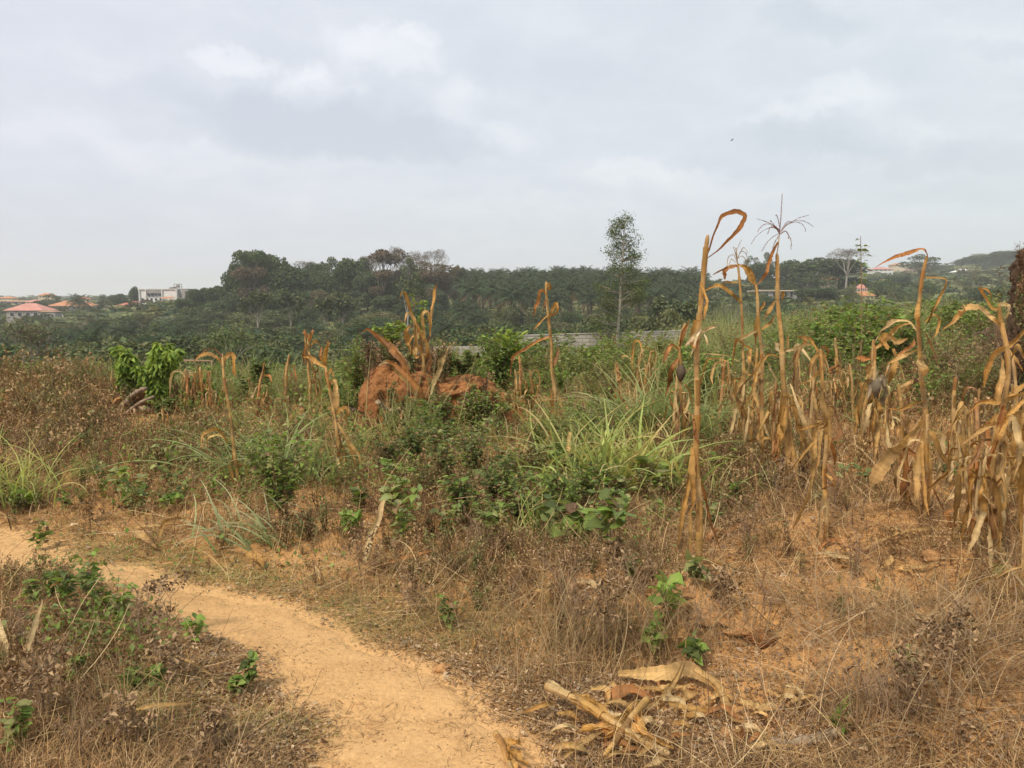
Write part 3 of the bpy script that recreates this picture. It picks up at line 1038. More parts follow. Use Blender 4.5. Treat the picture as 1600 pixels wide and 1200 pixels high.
# the named trees of the ridge, left to right
for a in [
    ('dense', 210, 449, 330, 17, 'narrow dark tree'), ('layered', 165, 463, 330, 22, 'small round-topped brownish tree'), ('dense', 186, 460, 345, 26, 'low green tree'),
    ('layered', 80, 459, 360, 24, 'ragged dark treetop'), ('dense', 60, 470, 330, 26, 'dark clump-shaped tree'), ('dense', 311, 452, 235, 34, 'round dark tree'), ('dense', 289, 467, 225, 30, 'low rounded dark tree'),
    ('brown', 272, 449, 300, 20, 'thin brownish tree'), ('dense', 340, 448, 230, 34, 'green shoulder tree'), ('layered', 325, 450, 245, 24, 'ragged greyish tree'),
    ('umbrella', 397, 392, 215, 78, 'tall dark flat-topped tree'), ('brown', 388, 418, 200, 60, 'greyish brown bare-limbed tree'), ('dense', 372, 424, 220, 44, 'dark leafy tree'),
    ('dense', 452, 417, 215, 58, 'bright green domed tree'), ('dense', 425, 432, 225, 44, 'dark rounded tree'), ('brown', 478, 408, 240, 38, 'pale thin-crowned tree'),
    ('layered', 513, 402, 225, 34, 'olive round-topped tree'), ('dense', 545, 406, 220, 50, 'deep green tall tree'), ('dense', 500, 426, 215, 46, 'shaded leafy tree'),
    ('bare', 617, 385, 245, 26, 'wispy leafless tree'), ('brown', 602, 391, 225, 78, 'broad grey-brown tree'), ('brown', 596, 422, 205, 60, 'low spreading grey-brown tree'),
    ('layered', 636, 404, 212, 28, 'small dark umbrella tree'), ('bare', 652, 393, 250, 26, 'tiny leafless tree'), ('bare', 680, 390, 245, 36, 'flat bare umbrella tree'),
    ('rusty', 678, 412, 225, 62, 'rusty brown spreading tree'), ('dense', 575, 425, 215, 44, 'dark dense tree'), ('dense', 640, 440, 205, 48, 'dark low-crowned tree'),
    ('dense', 717, 418, 240, 30, 'dark tree beside the first palms'), ('rusty', 665, 450, 195, 50, 'russet bushy tree'), ('layered', 470, 480, 190, 60, 'brown flat-crowned low tree'),
    ('umbrella', 532, 486, 175, 42, 'light green flat low tree'),
    ('dense', 408, 399, 222, 56, 'dark full-crowned tree'), ('dense', 432, 407, 218, 44, 'dark green rounded tree'), ('dense', 378, 412, 212, 44, 'dark shoulder tree'), ('brown', 583, 400, 228, 44, 'grey-brown leaning tree'), ('brown', 632, 398, 232, 50, 'lavender-brown tree'),
    ('layered', 560, 403, 226, 36, 'dull olive tree'), ('rusty', 655, 408, 232, 44, 'pinkish brown tree'), ('rusty', 700, 418, 236, 40, 'faded brown tree'), ('dense', 492, 412, 230, 36, 'dark crested tree'),
    ('dense', 1190, 412, 300, 44, 'brownish domed tree'), ('dense', 1236, 408, 300, 50, 'dark domed tree'), ('dense', 1293, 405, 290, 100, 'very broad dark domed tree'),
    ('layered', 1260, 425, 270, 60, 'olive spreading tree'), ('layered', 1190, 440, 260, 50, 'brownish spreading tree'), ('dense', 1275, 450, 220, 60, 'bluish green leafy tree'),
    ('layered', 1440, 398, 480, 50, 'airy green tree'), ('dense', 1365, 442, 330, 26, 'dark rounded tree'), ('dense', 1405, 430, 380, 30, 'mid green tree'),
    ('dense', 1550, 398, 650, 70, 'hazy broad tree'), ('dense', 1520, 404, 700, 50, 'hazy rounded tree'), ('brown', 1530, 396, 720, 22, 'thin hazy tree'), ('dense', 1578, 392, 600, 50, 'hazy tall tree'),
    ('dense', 1565, 425, 480, 46, 'dark mid-slope tree'), ('layered', 1475, 415, 620, 50, 'pale hazy tree'), ('bare', 1424, 412, 520, 26, 'faint bare tree'),
    ('dense', 1430, 445, 330, 50, 'dark green domed tree'), ('layered', 1500, 455, 300, 56, 'olive rounded tree'), ('dense', 1545, 448, 330, 48, 'dark dense tree'),
    ('layered', 1200, 395, 420, 20, 'wispy tree top'), ('layered', 1175, 400, 410, 20, 'faint wispy treetop'), ('bush', 1165, 478, 150, 75, 'bright green bushy tree'),
]:
    hero_tree(*a[:5], a[5])
hero_tree('bare', 1323, 388, 275, 56, 'pale leafless tree with flat umbrella crown', name='bare_umbrella_tree')

# leafy fill of the forest block (dark, trees one can tell apart)
rsF = np.random.RandomState(77)
for i in range(64):
    px = rsF.uniform(322, 700); Y = rsF.uniform(195, 262)
    top = np.interp(px, [320, 350, 380, 450, 560, 640, 700], [462, 436, 420, 424, 418, 414, 424]) + (262 - Y) * .55 + rsF.uniform(-4, 12)
    hero_tree(['dense', 'dense', 'dense', 'layered', 'rusty'][rsF.randint(5)], px, top, Y, rsF.uniform(34, 52), 'dark forest tree', 'forest trees on the ridge')
for i in range(40):
    px = rsF.uniform(-60, 340); Y = rsF.uniform(225, 320)
    hero_tree(['layered', 'dense', 'bush'][rsF.randint(3)], px, 492 - (Y - 225) * .11 + rsF.uniform(-3, 8), Y, rsF.uniform(18, 30), 'small slope tree', 'trees below the houses')
for i in range(50):
    px = rsF.uniform(1095, 1640); Y = rsF.uniform(170, 420)
    x = (px - 800) / F * Y
    put_tree(['dense', 'layered', 'bush', 'bush'][rsF.randint(4)], x, Y, rsF.uniform(3.5, 7.5), None, f"leafy slope tree {next(where(px, 470 - (Y - 170) * .12, True))}", 'tree', 'trees on the far slope')

# oil palms on the plantation hill
n = 0
for r in range(17):
    Y = 172 + r * 9.2
    for c in range(-30, 60):
        x = c * 9.2 + (4.6 if r % 2 else 0) + rsF.uniform(-1.1, 1.1)
        px = 800 + x / Y * F
        lo = 700 + max(0, 235 - Y) * .6
        if not (lo < px < 1100) or rsF.uniform() < .06:
            continue
        put_tree('palm', x, Y + rsF.uniform(-1.2, 1.2), rsF.uniform(9.5, 12.5), None, f"dark plantation oil palm {next(where(px, 535 - (Y - 172) * .6, True))}", 'palm', 'oil palms on the hillside', name='oil_palm')
        n += 1
for (px, top, Y) in [(122, 456, 300), (1330, 470, 130), (1325, 480, 110), (1075, 455, 150), (830, 415, 325), (720, 422, 300)]:
    p = P(px, top, Y)
    put_tree('palm', p[0], Y, p[2] - float(terrain(p[0], Y)), None, label_for('single palm with drooping fronds', px, top + 15, True), 'palm', None, name='palm_tree')
for i in range(30):
    Y = rsF.uniform(75, 170); px = rsF.uniform(60, 820)
    x = (px - 800) / F * Y
    put_tree('palm', x, Y, rsF.uniform(5.5, 8), None, f"low valley palm {next(where(px, 560 - (Y - 75) * .5, True))}", 'palm', 'palms in the valley', name='palm_tree')

# valley bushes and small trees
for i in range(270):
    Y = 48 + 150 * rsF.uniform() ** 1.25; px = rsF.uniform(-40, 1640)
    if px > 1120 and Y < 95:
        continue
    x = (px - 800) / F * Y
    if abs(px - 890) < 230 and Y < 64:
        continue
    h = rsF.uniform(3.2, 6.2) * (1 if Y > 70 else .8)
    kd = 'bush' if rsF.uniform() < .8 else 'layered'; vv = rsF.randint(len(PAT[kd]))
    dd_ = ['mixed green', 'olive', 'bright green', 'pale-limbed olive', 'dark green'][vv] if kd == 'bush' else 'flat-layered'
    put_tree(kd, x, Y, h, rsF.uniform(5, 9), f"{dd_} valley bush {next(where(px, 565 - (Y - 48) * .45, True))}", 'bush', 'bushes in the valley', v=vv, name='bush')


# hand-placed pale bare trees of the near valley and the slender tree by the wall
def bare_tree(px, top, Y, wpx, desc, seed, leafy=None, base_py=None, bark=BKP, leaf=.12):
    rs = np.random.RandomState(seed)
    p = P(px, top, Y); gx = p[0]; g = float(terrain(gx, Y)); H = p[2] - g; Wd = wpx / F * Y
    root = empty('pale_tree', (gx, Y, g), label_for(desc, px, (top + 560) / 2, True), 'tree')
    tk, cr = MB(), MB()
    o = np.array([gx, Y, g])
    r0 = H * .013

    def grow(a, d, L, r, lev):
        d = d / np.linalg.norm(d)
        b = a + d * L
        pts = limb(tk, rs, a, b, r, r * .55, bark, 6 if lev < 2 else 4, .03)
        if lev >= 4 or L < .25:
            if leafy:
                k = 16
                q = b + rs.normal(0, .28, (k, 3))
                leaves(cr, rs, q, rs.normal(0, 1, (k, 3)), leaf * rs.uniform(.7, 1.5, k), pick(rs, k, leafy), .4, .6)
            return
        for q in range(rs.randint(2, 4)):
            nd = d + rs.normal(0, .55, 3) * np.array([1, .7, .5]) + np.array([0, 0, .25])
            st = pts[rs.randint(3, 7)]
            grow(st, nd, L * rs.uniform(.55, .8), r * .55, lev + 1)
    lean = np.array([rs.uniform(-.08, .08), 0, 1])
    limb(tk, rs, o - [0, 0, .5], o + lean * H * .42, r0, r0 * .7, bark, 8, .01)
    top_p = o + lean * H * .42
    for k in range(4):
        a = k * 1.7 + rs.uniform(-.3, .3)
        grow(top_p - np.array([0, 0, rs.uniform(0, .15) * H]), np.array([math.cos(a) * Wd / H, math.sin(a) * .6 * Wd / H, .8]), H * .25, r0 * .6, 1)
    tk.build('trunk', M['bark'], root)
    if leafy:
        cr.build('crown', M['crown'], root)
    return root


bare_tree(42, 488, 52, 46, 'pale forked tree with a thin brown crown', 3, OL + BR, leaf=.16)
bare_tree(14, 545, 46, 22, 'short pale bare tree leaning', 4)
bare_tree(290, 520, 55, 22, 'small white-barked bare tree', 5)
bare_tree(350, 494, 50, 48, 'leafy tree with pale open limbs', 6, OL + PG, leaf=.17)
bare_tree(400, 540, 55, 16, 'tiny white-stemmed tree', 8, OL)
bare_tree(1150, 455, 120, 30, 'faint bare tree', 12, OL)
for k, (px, top, Y) in enumerate([(452, 455, 150), (509, 460, 150), (536, 455, 150), (636, 425, 150), (398, 445, 150), (1063, 462, 90), (1035, 470, 90)]):
    bare_tree(px, top, Y, 16, 'thin pale-trunked tree', 20 + k, DG + OL, leaf=.5)


def slender_tree():
    rs = np.random.RandomState(99)
    Y = 47.0
    p = P(974, 333, Y); b = P(965, 540, Y); g = float(terrain(b[0], Y))
    root = empty('slender_tree', (b[0], Y, g), 'tall slender tree with a narrow green crown rising behind the block wall', 'tree')
    tk, cr = MB(), MB()
    pts = [np.array([b[0], Y, g - .3]), P(965, 520, Y), P(969, 470, Y), P(971, 430, Y), P(974, 385, Y), P(976, 345, Y)]
    pts = smooth_path(pts, 20)
    tube(tk, pts, np.linspace(.14, .02, 20), 8, (.36, .33, .27), cap=False)
    spots = []
    for k in range(52):
        py = rs.uniform(338, 425)
        half = np.interp(py, [336, 350, 375, 400, 412, 428], [7, 18, 22, 29, 23, 11])
        spots.append((974 + rs.uniform(-half, half), py, rs.uniform(-.9, .9), 1.0))
    for k in range(13):
        spots.append((rs.uniform(945, 1003), rs.uniform(418, 440), rs.uniform(-.8, .8), .5))
    low = [(950, 455), (940, 475), (955, 470), (990, 450), (1000, 458), (985, 470), (1005, 442), (945, 500), (935, 515), (955, 490), (950, 525), (980, 445), (960, 512), (995, 462), (938, 450), (928, 500)]
    for (a, c) in low:
        for q in range(5):
            spots.append((a + rs.uniform(-8, 8), c + rs.uniform(-7, 7), rs.uniform(-1, 1), .85))
    GC = [(.10, .14, .05), (.14, .18, .06), (.075, .105, .04)]
    for (px, py, dy, dn) in spots:
        c = P(px, py, Y + dy)
        k = int(np.argmin(np.abs(pts[:, 2] - (c[2] - .35))))
        limb(tk, rs, pts[k], c, .028, .008, (.30, .27, .22), 4, .05)
        m = int(84 * dn)
        q = c + rs.normal(0, 1, (m, 3)) * np.array([.2, .2, .17])
        leaves(cr, rs, q, rs.normal(0, 1, (m, 3)) + [0, 0, -.5], .115 * rs.uniform(.6, 1.3, m), pick(rs, m, GC if py < 440 else GC + [(.12, .13, .045)], None, .25), .4, .5)
    tk.build('trunk', M['bark'], root)
    cr.build('crown', M['crown'], root)


slender_tree()

# green undergrowth carpet of the valley and the scrub of the far slopes
def carpets():
    rs = np.random.RandomState(8)
    N = 110000
    Y = 31 + 190 * rs.uniform(0, 1, N) ** 1.3; px = rs.uniform(-120, 1720, N)
    x = (px - 800) / F * Y
    z = terrain(x, Y)
    hgt = rs.uniform(0, 1, N) ** 2 * np.clip((Y - 28) / 25, .25, 1.0) * (1.1 + 1.2 * vnoise(x / 7, Y / 7, 4))
    pos = np.stack([x, Y, z + hgt], -1)
    cols = pick(rs, N, DG + OL + PG, None, .2)
    mb = MB()
    leaves(mb, rs, pos, rs.normal(0, 1, (N, 3)) + [0, 0, .3], rs.uniform(.2, .5, N) * np.clip(Y / 110, .35, 1.6), cols, .5, .8)
    tag(mb.build('undergrowth', M['crown']), 'dense green undergrowth filling the valley floor', 'undergrowth', None, 'stuff')
    # scrub beyond: leaf clumps merged, denser and bigger with distance
    mb = MB()
    tpl = MB(); clumps(tpl, rs, [(0, 0, .5, 1, 1, .62), (.5, .3, .8, .6, .6, .45), (-.5, -.2, .7, .6, .6, .4)], 9, .42, [(1, 1, 1)], .15, gaps=.3)
    tp = tpl.arrays()
    N = 2600
    Y = np.exp(rs.uniform(math.log(190), math.log(1500), N)); px = rs.uniform(-100, 1700, N)
    keep = ~((px > 345) & (px < 1090) & (Y < 330))
    Y, px = Y[keep], px[keep]; N = len(Y)
    x = (px - 800) / F * Y
    pos = np.stack([x, Y, terrain(x, Y) - .5], -1)
    sc = rs.uniform(1.5, 3.4, N) * (1 + Y / 900)
    stamp(mb, tp, pos, rs.uniform(0, 6.28, N), np.stack([sc * 1.3, sc * 1.3, sc * .9], -1), pick(rs, N, DG + OL + OL + RU[2:], None, .25))
    tag(mb.build('scrub_woodland', M['crown']), 'scrubby woodland covering the far slopes between the houses', 'woodland', None, 'stuff')


carpets()

# ---------------------------------------------------------------- houses
def hmat(name, c, **k):
    return solid_mat(name, c, 0.85, .12, .6, **k)


M['roof_orange'] = hmat('orange_tile_roof', (.50, .235, .115), c2=(.40, .19, .10))
M['roof_red'] = hmat('red_roof', (.46, .165, .105), c2=(.36, .13, .09))
M['roof_pink'] = hmat('pink_roof', (.52, .25, .20), c2=(.42, .2, .16))
M['roof_rust'] = hmat('rusty_sheet_roof', (.36, .235, .15), c2=(.30, .17, .10))
M['roof_white'] = hmat('white_sheet_roof', (.78, .78, .76))
M['wall_white'] = hmat('white_paint', (.72, .71, .68), c2=(.56, .55, .52))
M['wall_cream'] = hmat('cream_render', (.60, .50, .36), c2=(.5, .41, .3))
M['wall_grey'] = hmat('grey_block', (.34, .32, .30), c2=(.24, .225, .21))
M['glass'] = solid_mat('dark_window', (.035, .04, .045), .25, .1)
M['wood_dark'] = solid_mat('dark_wood', (.10, .07, .05), .7, .2)


def house(px, py, Y, wpx, hpx, roof, wall, desc, rf=.42, name='house', nwin=4, depth=.7, cat='house', gable=False, over=1.12):
    """py = bottom edge of the wall in the photo; hpx total height; rf share of the height taken by the roof"""
    p = P(px, py, Y)
    s = Y / F
    W, H = wpx * s, hpx * s
    D = W * depth
    base = min(p[2], float(terrain(p[0], Y)) - .3)
    hw = H * (1 - rf)
    z0 = p[2]
    root = empty(name, (p[0], Y, base), label_for(desc, px, py - hpx / 2, True), cat)
    wm = MB(); box(wm, (p[0] - W / 2, Y, base - 1.5), (p[0] + W / 2, Y + D, z0 + hw))
    wo_ = wm.build('wall', wall, root, smooth=False)
    rm = MB()
    xo, yo = W / 2 * over, D / 2 * over
    cx, cy = p[0], Y + D / 2
    zr = z0 + hw; top = zr + H * rf
    rl = 0.0 if W < D * 1.1 else (W - D) / 2 * .95
    th = max(H * .03, .12)
    if gable:
        V = [(cx - xo, cy - yo, zr), (cx + xo, cy - yo, zr), (cx + xo, cy + yo, zr), (cx - xo, cy + yo, zr), (cx - xo, cy, top), (cx + xo, cy, top)]
    else:
        V = [(cx - xo, cy - yo, zr), (cx + xo, cy - yo, zr), (cx + xo, cy + yo, zr), (cx - xo, cy + yo, zr), (cx - rl - .05, cy, top), (cx + rl + .05, cy, top)]
    V += [(a, b, c - th) for (a, b, c) in V[:4]]
    rm.add(V, [(0, 1, 5, 4), (2, 3, 4, 5), (0, 6, 7, 1), (1, 7, 8, 2), (2, 8, 9, 3), (3, 9, 6, 0), (6, 9, 8, 7)], [(1, 2, 5), (3, 0, 4)])
    rm.build('roof', roof, root, smooth=False)
    if nwin:
        ww = W / (nwin * 2 + 1); wh = hw * .36
        for k in range(nwin):
            x0 = p[0] - W / 2 + ww * (2 * k + 1)
            m = MB(); box(m, (x0 - .06 * ww, Y - .09, z0 + hw * .40 - .1), (x0 + ww * 1.06, Y - .003, z0 + hw * .40 + wh + .1))
            f = m.build('window', M['wall_white'] if wall is not M['wall_white'] else M['wall_grey'], root, smooth=False)
            m = MB(); box(m, (x0, Y - .12, z0 + hw * .40), (x0 + ww, Y - .093, z0 + hw * .40 + wh))
            m.build('pane', M['glass'], f, smooth=False)
    return root, (p[0], Y, z0, W, H, D, hw)


R = M
for a in [
    (38, 500, 250, 55, 26, R['roof_pink'], R['wall_grey'], 'two-storey grey house with pink hipped roof', .42),
    (74, 503, 245, 26, 18, R['roof_rust'], R['wall_grey'], 'low unfinished block annex', .12),
    (100, 486, 330, 48, 16, R['roof_orange'], R['wall_grey'], 'bungalow with wide orange hipped roof', .5),
    (134, 483, 340, 22, 11, R['roof_orange'], R['wall_cream'], 'small orange-roofed house', .45),
    (205, 484, 300, 44, 13, R['roof_red'], R['wall_white'], 'low bungalow with long red roof', .5),
    (70, 467, 420, 20, 9, R['roof_orange'], R['wall_cream'], 'tiny cream house', .4),
    (52, 476, 400, 22, 8, R['roof_pink'], R['wall_white'], 'small pink-roofed villa', .5),
    (128, 470, 440, 16, 6, R['roof_red'], R['wall_cream'], 'tiny red-roofed house', .5),
    (8, 469, 460, 22, 6, R['roof_orange'], R['wall_cream'], 'tiny orange-roofed house', .5),
    (165, 484, 320, 14, 6, R['roof_rust'], R['wall_grey'], 'small rusty-roofed shed', .4),
    (92, 500, 280, 16, 8, R['roof_white'], R['wall_cream'], 'half-built cream annex', .15),
    (20, 477, 420, 50, 8, R['roof_rust'], R['wall_cream'], 'row of low cream walls', .3),
    (266, 469, 300, 16, 6, R['roof_orange'], R['wall_grey'], 'small orange shed', .4),
    (1295, 444, 280, 28, 15, R['roof_orange'], R['wall_cream'], 'orange-roofed house half hidden by trees', .55),
    (1352, 470, 260, 30, 16, R['roof_orange'], R['wall_cream'], 'house with wide lower orange roof', .5),
    (1347, 456, 262, 15, 12, R['roof_pink'], R['wall_white'], 'pink pyramid-roofed tower', .55),
    (1378, 446, 420, 13, 9, R['roof_orange'], R['wall_cream'], 'small cream cottage', .5),
    (1510, 428, 560, 28, 8, R['roof_white'], R['wall_white'], 'long house with white metal roof', .6),
    (1440, 426, 600, 34, 8, R['roof_rust'], R['wall_cream'], 'low rust-roofed house', .55),
    (1380, 424, 640, 30, 7, R['roof_pink'], R['wall_white'], 'distant pink-roofed house', .55),
    (1515, 415, 900, 22, 6, R['roof_orange'], R['wall_cream'], 'hazy orange-roofed house', .5),
    (1550, 448, 460, 26, 10, R['roof_rust'], R['wall_cream'], 'rusty-roofed cottage', .45),
    (1430, 458, 360, 20, 6, R['roof_white'], R['wall_white'], 'small white building', .4),
    (1365, 470, 300, 24, 8, R['roof_white'], R['wall_white'], 'low white shed', .4),
    (1085, 466, 190, 34, 10, R['roof_rust'], R['wall_grey'], 'pale low shed beside the palms', .5),
    (1218, 441, 300, 18, 8, R['roof_rust'], R['wall_cream'], 'small brown-roofed hut', .5),
    (1405, 417, 750, 20, 6, R['roof_orange'], R['wall_cream'], 'tiny far house with orange roof', .5),
    (1465, 436, 520, 22, 7, R['roof_orange'], R['wall_white'], 'small far house with orange roof', .5),
]:
    house(*a[:9])

# white two-storey building with a window band and a water-tank frame on its roof
def white_building():
    Y = 290.0
    s = Y / F
    def X(px): return P(px, 460, Y)[0]
    def Z(py): return P(250, py, Y)[2]
    root = empty('white_building', (X(245), Y, Z(472)), 'white two-storey flat-roofed building with a dark window band on the ridge', 'building')
    m = MB(); box(m, (X(217), Y, Z(478) - 2), (X(277), Y + 12, Z(452.5)))
    m.build('wall', M['wall_white'], root, smooth=False)
    m = MB(); box(m, (X(277) + .01, Y + 1, Z(478) - 2), (X(292), Y + 11, Z(451)))
    m.build('wing_wall', M['wall_grey'], root, smooth=False)
    m = MB(); box(m, (X(216), Y - .35, Z(452.4)), (X(278), Y + 12.2, Z(451.0)))
    m.build('parapet', M['wall_white'], root, smooth=False)
    m = MB(); box(m, (X(229), Y - .25, Z(458.0)), (X(253), Y - .02, Z(452.9)))
    m.build('upper_panel', M['wall_grey'], root, smooth=False)
    for k in range(4):
        m = MB(); box(m, (X(231 + k * 5.6), Y - .3, Z(462)), (X(235.2 + k * 5.6), Y - .05, Z(458.6)))
        f = m.build('window', M['glass'], root, smooth=False)
        m = MB(); box(m, (X(231 + k * 5.6), Y - .4, Z(462.5)), (X(235.2 + k * 5.6), Y - .02, Z(462.05)))
        m.build('sill', M['wall_grey'], f, smooth=False)
    for k in range(5):
        m = MB(); box(m, (X(221 + k * 7), Y - .15, Z(470)), (X(224 + k * 7), Y - .02, Z(466)))
        m.build('window', M['glass'], root, smooth=False)
    m = MB()
    for (a, b) in ((217.5, 219), (228, 229.4), (253, 254.4), (275.5, 277)):
        box(m, (X(a), Y - .5, Z(478)), (X(b), Y - .1, Z(452.6)))
    m.build('pilaster', M['wall_white'], root, smooth=False)
    fr = MB()
    for a in (269, 277):
        for dy_ in (2, 4.2):
            tube(fr, [(X(a), Y + dy_, Z(453)), (X(a), Y + dy_, Z(443.5))], .09, 5)
    for zz in (443.6, 448):
        for dy_ in (2, 4.2):
            tube(fr, [(X(269), Y + dy_, Z(zz)), (X(277), Y + dy_, Z(zz))], .08, 5)
    f = fr.build('tank_frame', M['wood_dark'], root, smooth=False)
    t = MB(); tube(t, [(X(273), Y + 3.1, Z(449)), (X(273), Y + 3.1, Z(444.6))], .62, 12)
    t.build('water_tank', M['wall_grey'], f)
    # lean-to with an orange roof
    r = empty('lean_to', (X(267), Y - 4, Z(474)), 'open lean-to with an orange roof in front of the white building', 'shed')
    m = MB(); m.add([(X(259), Y - 5, Z(466.5)), (X(276), Y - 5, Z(466.5)), (X(276), Y - 1.2, Z(464)), (X(259), Y - 1.2, Z(464)), (X(259), Y - 5, Z(466.1)), (X(276), Y - 5, Z(466.1)), (X(276), Y - 1.2, Z(463.7)), (X(259), Y - 1.2, Z(463.7))],
          [(0, 1, 2, 3), (4, 7, 6, 5), (0, 4, 5, 1), (1, 5, 6, 2), (2, 6, 7, 3), (3, 7, 4, 0)])
    m.build('roof', M['roof_orange'], r, smooth=False)
    for a in (260, 268, 275):
        m = MB(); tube(m, [(X(a), Y - 4.6, Z(478)), (X(a), Y - 4.6, Z(466.6))], .1, 5); m.build('post', M['wood_dark'], r)
    c = empty('parked_car', (X(242), Y - 7, Z(475)), 'dark car parked in front of the white building', 'car')
    xx, zz = X(242), Z(474.5)
    m = MB()
    prof = [(-2.1, .35), (-2.1, .85), (-1.2, 1.0), (-.6, 1.5), (.8, 1.5), (1.4, 1.0), (2.1, .9), (2.1, .35)]
    V = [(xx + a, Y - 7 - .85, zz + b) for a, b in prof] + [(xx + a, Y - 7 + .85, zz + b) for a, b in prof]
    k = len(prof)
    m.add(V, [(i, (i + 1) % k, k + (i + 1) % k, k + i) for i in range(k)] + [(0, 1, 6, 7), (1, 2, 5, 6), (2, 3, 4, 5), (8, 15, 14, 9), (9, 14, 13, 10), (10, 13, 12, 11)])
    m.build('body', M['wood_dark'], c, smooth=False)
    for a in (-1.3, 1.3):
        for b in (-.86, .86):
            m = MB(); tube(m, [(xx + a, Y - 7 + b - .1, zz + .33), (xx + a, Y - 7 + b + .1, zz + .33)], .33, 12, (.03, .03, .03)); m.build('wheel', M['glass'], c)


white_building()


def block_house():
    Y = 230.0
    def X(px): return P(px, 460, Y)[0]
    def Z(py): return P(1200, py, Y)[2]
    root = empty('unfinished_house', (X(1222), Y, Z(470)), 'long unfinished grey block house with dark window openings', 'house')
    m = MB(); box(m, (X(1184), Y, Z(478) - 3), (X(1259), Y + 10, Z(455)))
    m.build('wall', M['wall_grey'], root, smooth=False)
    m = MB(); box(m, (X(1183), Y - .5, Z(455) + .003), (X(1260), Y + 10.4, Z(453.3)))
    m.build('roof_slab', M['wall_cream'], root, smooth=False)
    for a, b in ((1195, 1200), (1208, 1213), (1226, 1229), (1235, 1238.5), (1245, 1250)):
        m = MB(); box(m, (X(a), Y - .06, Z(464)), (X(b), Y - .005, Z(456.5)))
        m.build('window_opening', M['glass'], root, smooth=False)


block_house()


# grey block wall crossing the middle distance
def brick_mat():
    m, t = mat('block_wall')
    pos = t.n('ShaderNodeTexCoord').outputs['Object']
    sp = t.n('ShaderNodeSeparateXYZ', i_0=pos)
    v = t.n('ShaderNodeCombineXYZ', i_0=sp.outputs[0], i_1=sp.outputs[2], i_2=0.0).outputs[0]
    br = t.n('ShaderNodeTexBrick', i_Vector=v, i_Scale=1.0)
    br.inputs['Color1'].default_value = (.45, .41, .36, 1); br.inputs['Color2'].default_value = (.37, .34, .30, 1)
    br.inputs['Mortar'].default_value = (.20, .185, .17, 1)
    br.inputs['Brick Width'].default_value = .45; br.inputs['Row Height'].default_value = .22; br.inputs['Mortar Size'].default_value = .018
    nz = t.rng(t.noise(pos, .8, 5, .6), .3, .7, .78, 1.12)
    col = t.mix(1.0, br.outputs[0], t.n('ShaderNodeCombineXYZ', i_0=nz, i_1=nz, i_2=nz).outputs[0], 'MULTIPLY')
    b = t.n('ShaderNodeBsdfPrincipled', i_Base_Color=col, i_Roughness=.9)
    t.set(b.inputs['Normal'], t.n('ShaderNodeBump', i_Strength=.6, i_Distance=.02, i_Height=br.outputs[1]).outputs[0])
    t.n('ShaderNodeOutputMaterial', i_Surface=b.outputs[0])
    return m


def wall(pts, th=.22, down=2.8, label='', name='block_wall', coping=True):
    """pts: (px, top py, Y)"""
    W = [P(*p) for p in pts]
    root = empty(name, W[0] - [0, 0, down], label, 'wall')
    root['kind'] = 'thing'
    d = norm((W[-1] - W[0]) * [1, 1, 0]); nrm = np.array([-d[1], d[0], 0]) * th / 2
    m = MB()
    for a, b in zip(W[:-1], W[1:]):
        V = [a - nrm - [0, 0, down], b - nrm - [0, 0, down], b - nrm, a - nrm, a + nrm - [0, 0, down], b + nrm - [0, 0, down], b + nrm, a + nrm]
        m.add(V, [(0, 1, 2, 3), (5, 4, 7, 6), (3, 2, 6, 7), (1, 5, 6, 2), (4, 0, 3, 7)])
    m.build('blockwork', M['block'], root, smooth=False)
    if coping:
        m = MB()
        for a, b in zip(W[:-1], W[1:]):
            q = nrm * 1.25
            V = [a - q + [0, 0, .003], b - q + [0, 0, .003], b - q + [0, 0, .07], a - q + [0, 0, .07], a + q + [0, 0, .003], b + q + [0, 0, .003], b + q + [0, 0, .07], a + q + [0, 0, .07]]
            m.add(V, [(0, 1, 2, 3), (5, 4, 7, 6), (3, 2, 6, 7), (0, 4, 5, 1), (1, 5, 6, 2), (4, 0, 3, 7)])
        m.build('coping', M['coping'], root, smooth=False)


M['block'] = brick_mat()
M['coping'] = solid_mat('cement_coping', (.42, .385, .33), .9, .15, 2)
wall([(806, 525.5, 46), (860, 523.5, 46.5), (960, 521, 47.3), (1085, 517, 48.2)], label='long grey concrete block wall with pale coping crossing behind the field')
wall([(640, 543, 43), (700, 541.5, 43.4), (757, 540.5, 43.8)], label='lower stretch of grey block wall behind the clay mound', coping=False)
# low pinkish wall at the field's far edge
M['mudwall'] = solid_mat('mud_wall', (.36, .25, .17), .95, .2, 2, bump=.01)
def low_wall():
    a, b = P(284, 579, 24.5), P(330, 579, 24.5)
    root = empty('mud_wall', (a[0], 24.5, float(terrain(a[0], 24.5))), 'low pinkish mud wall behind the dry maize at the field edge', 'wall')
    root['kind'] = 'thing'
    m = MB(); box(m, (a[0], 24.5, a[2] - .6), (b[0], 24.72, a[2])); m.build('wall_face', M['mudwall'], root, smooth=False)
    m = MB()
    for (xa, ya) in ((281, 562), (331, 563)):
        q = P(xa, ya, 25.4); tube(m, [(q[0], 25.4, q[2] - 1.0), (q[0], 25.4, q[2])], .025, 6)
    q, r = P(281, 563, 25.4), P(331, 564, 25.4); tube(m, [q, r], .03, 6)
    m.build('rail', M['mudwall'], root)


low_wall()
for v in PAT.values():
    for o in v:
        for ch in list(o.children):
            bpy.data.objects.remove(ch)
        bpy.data.objects.remove(o)
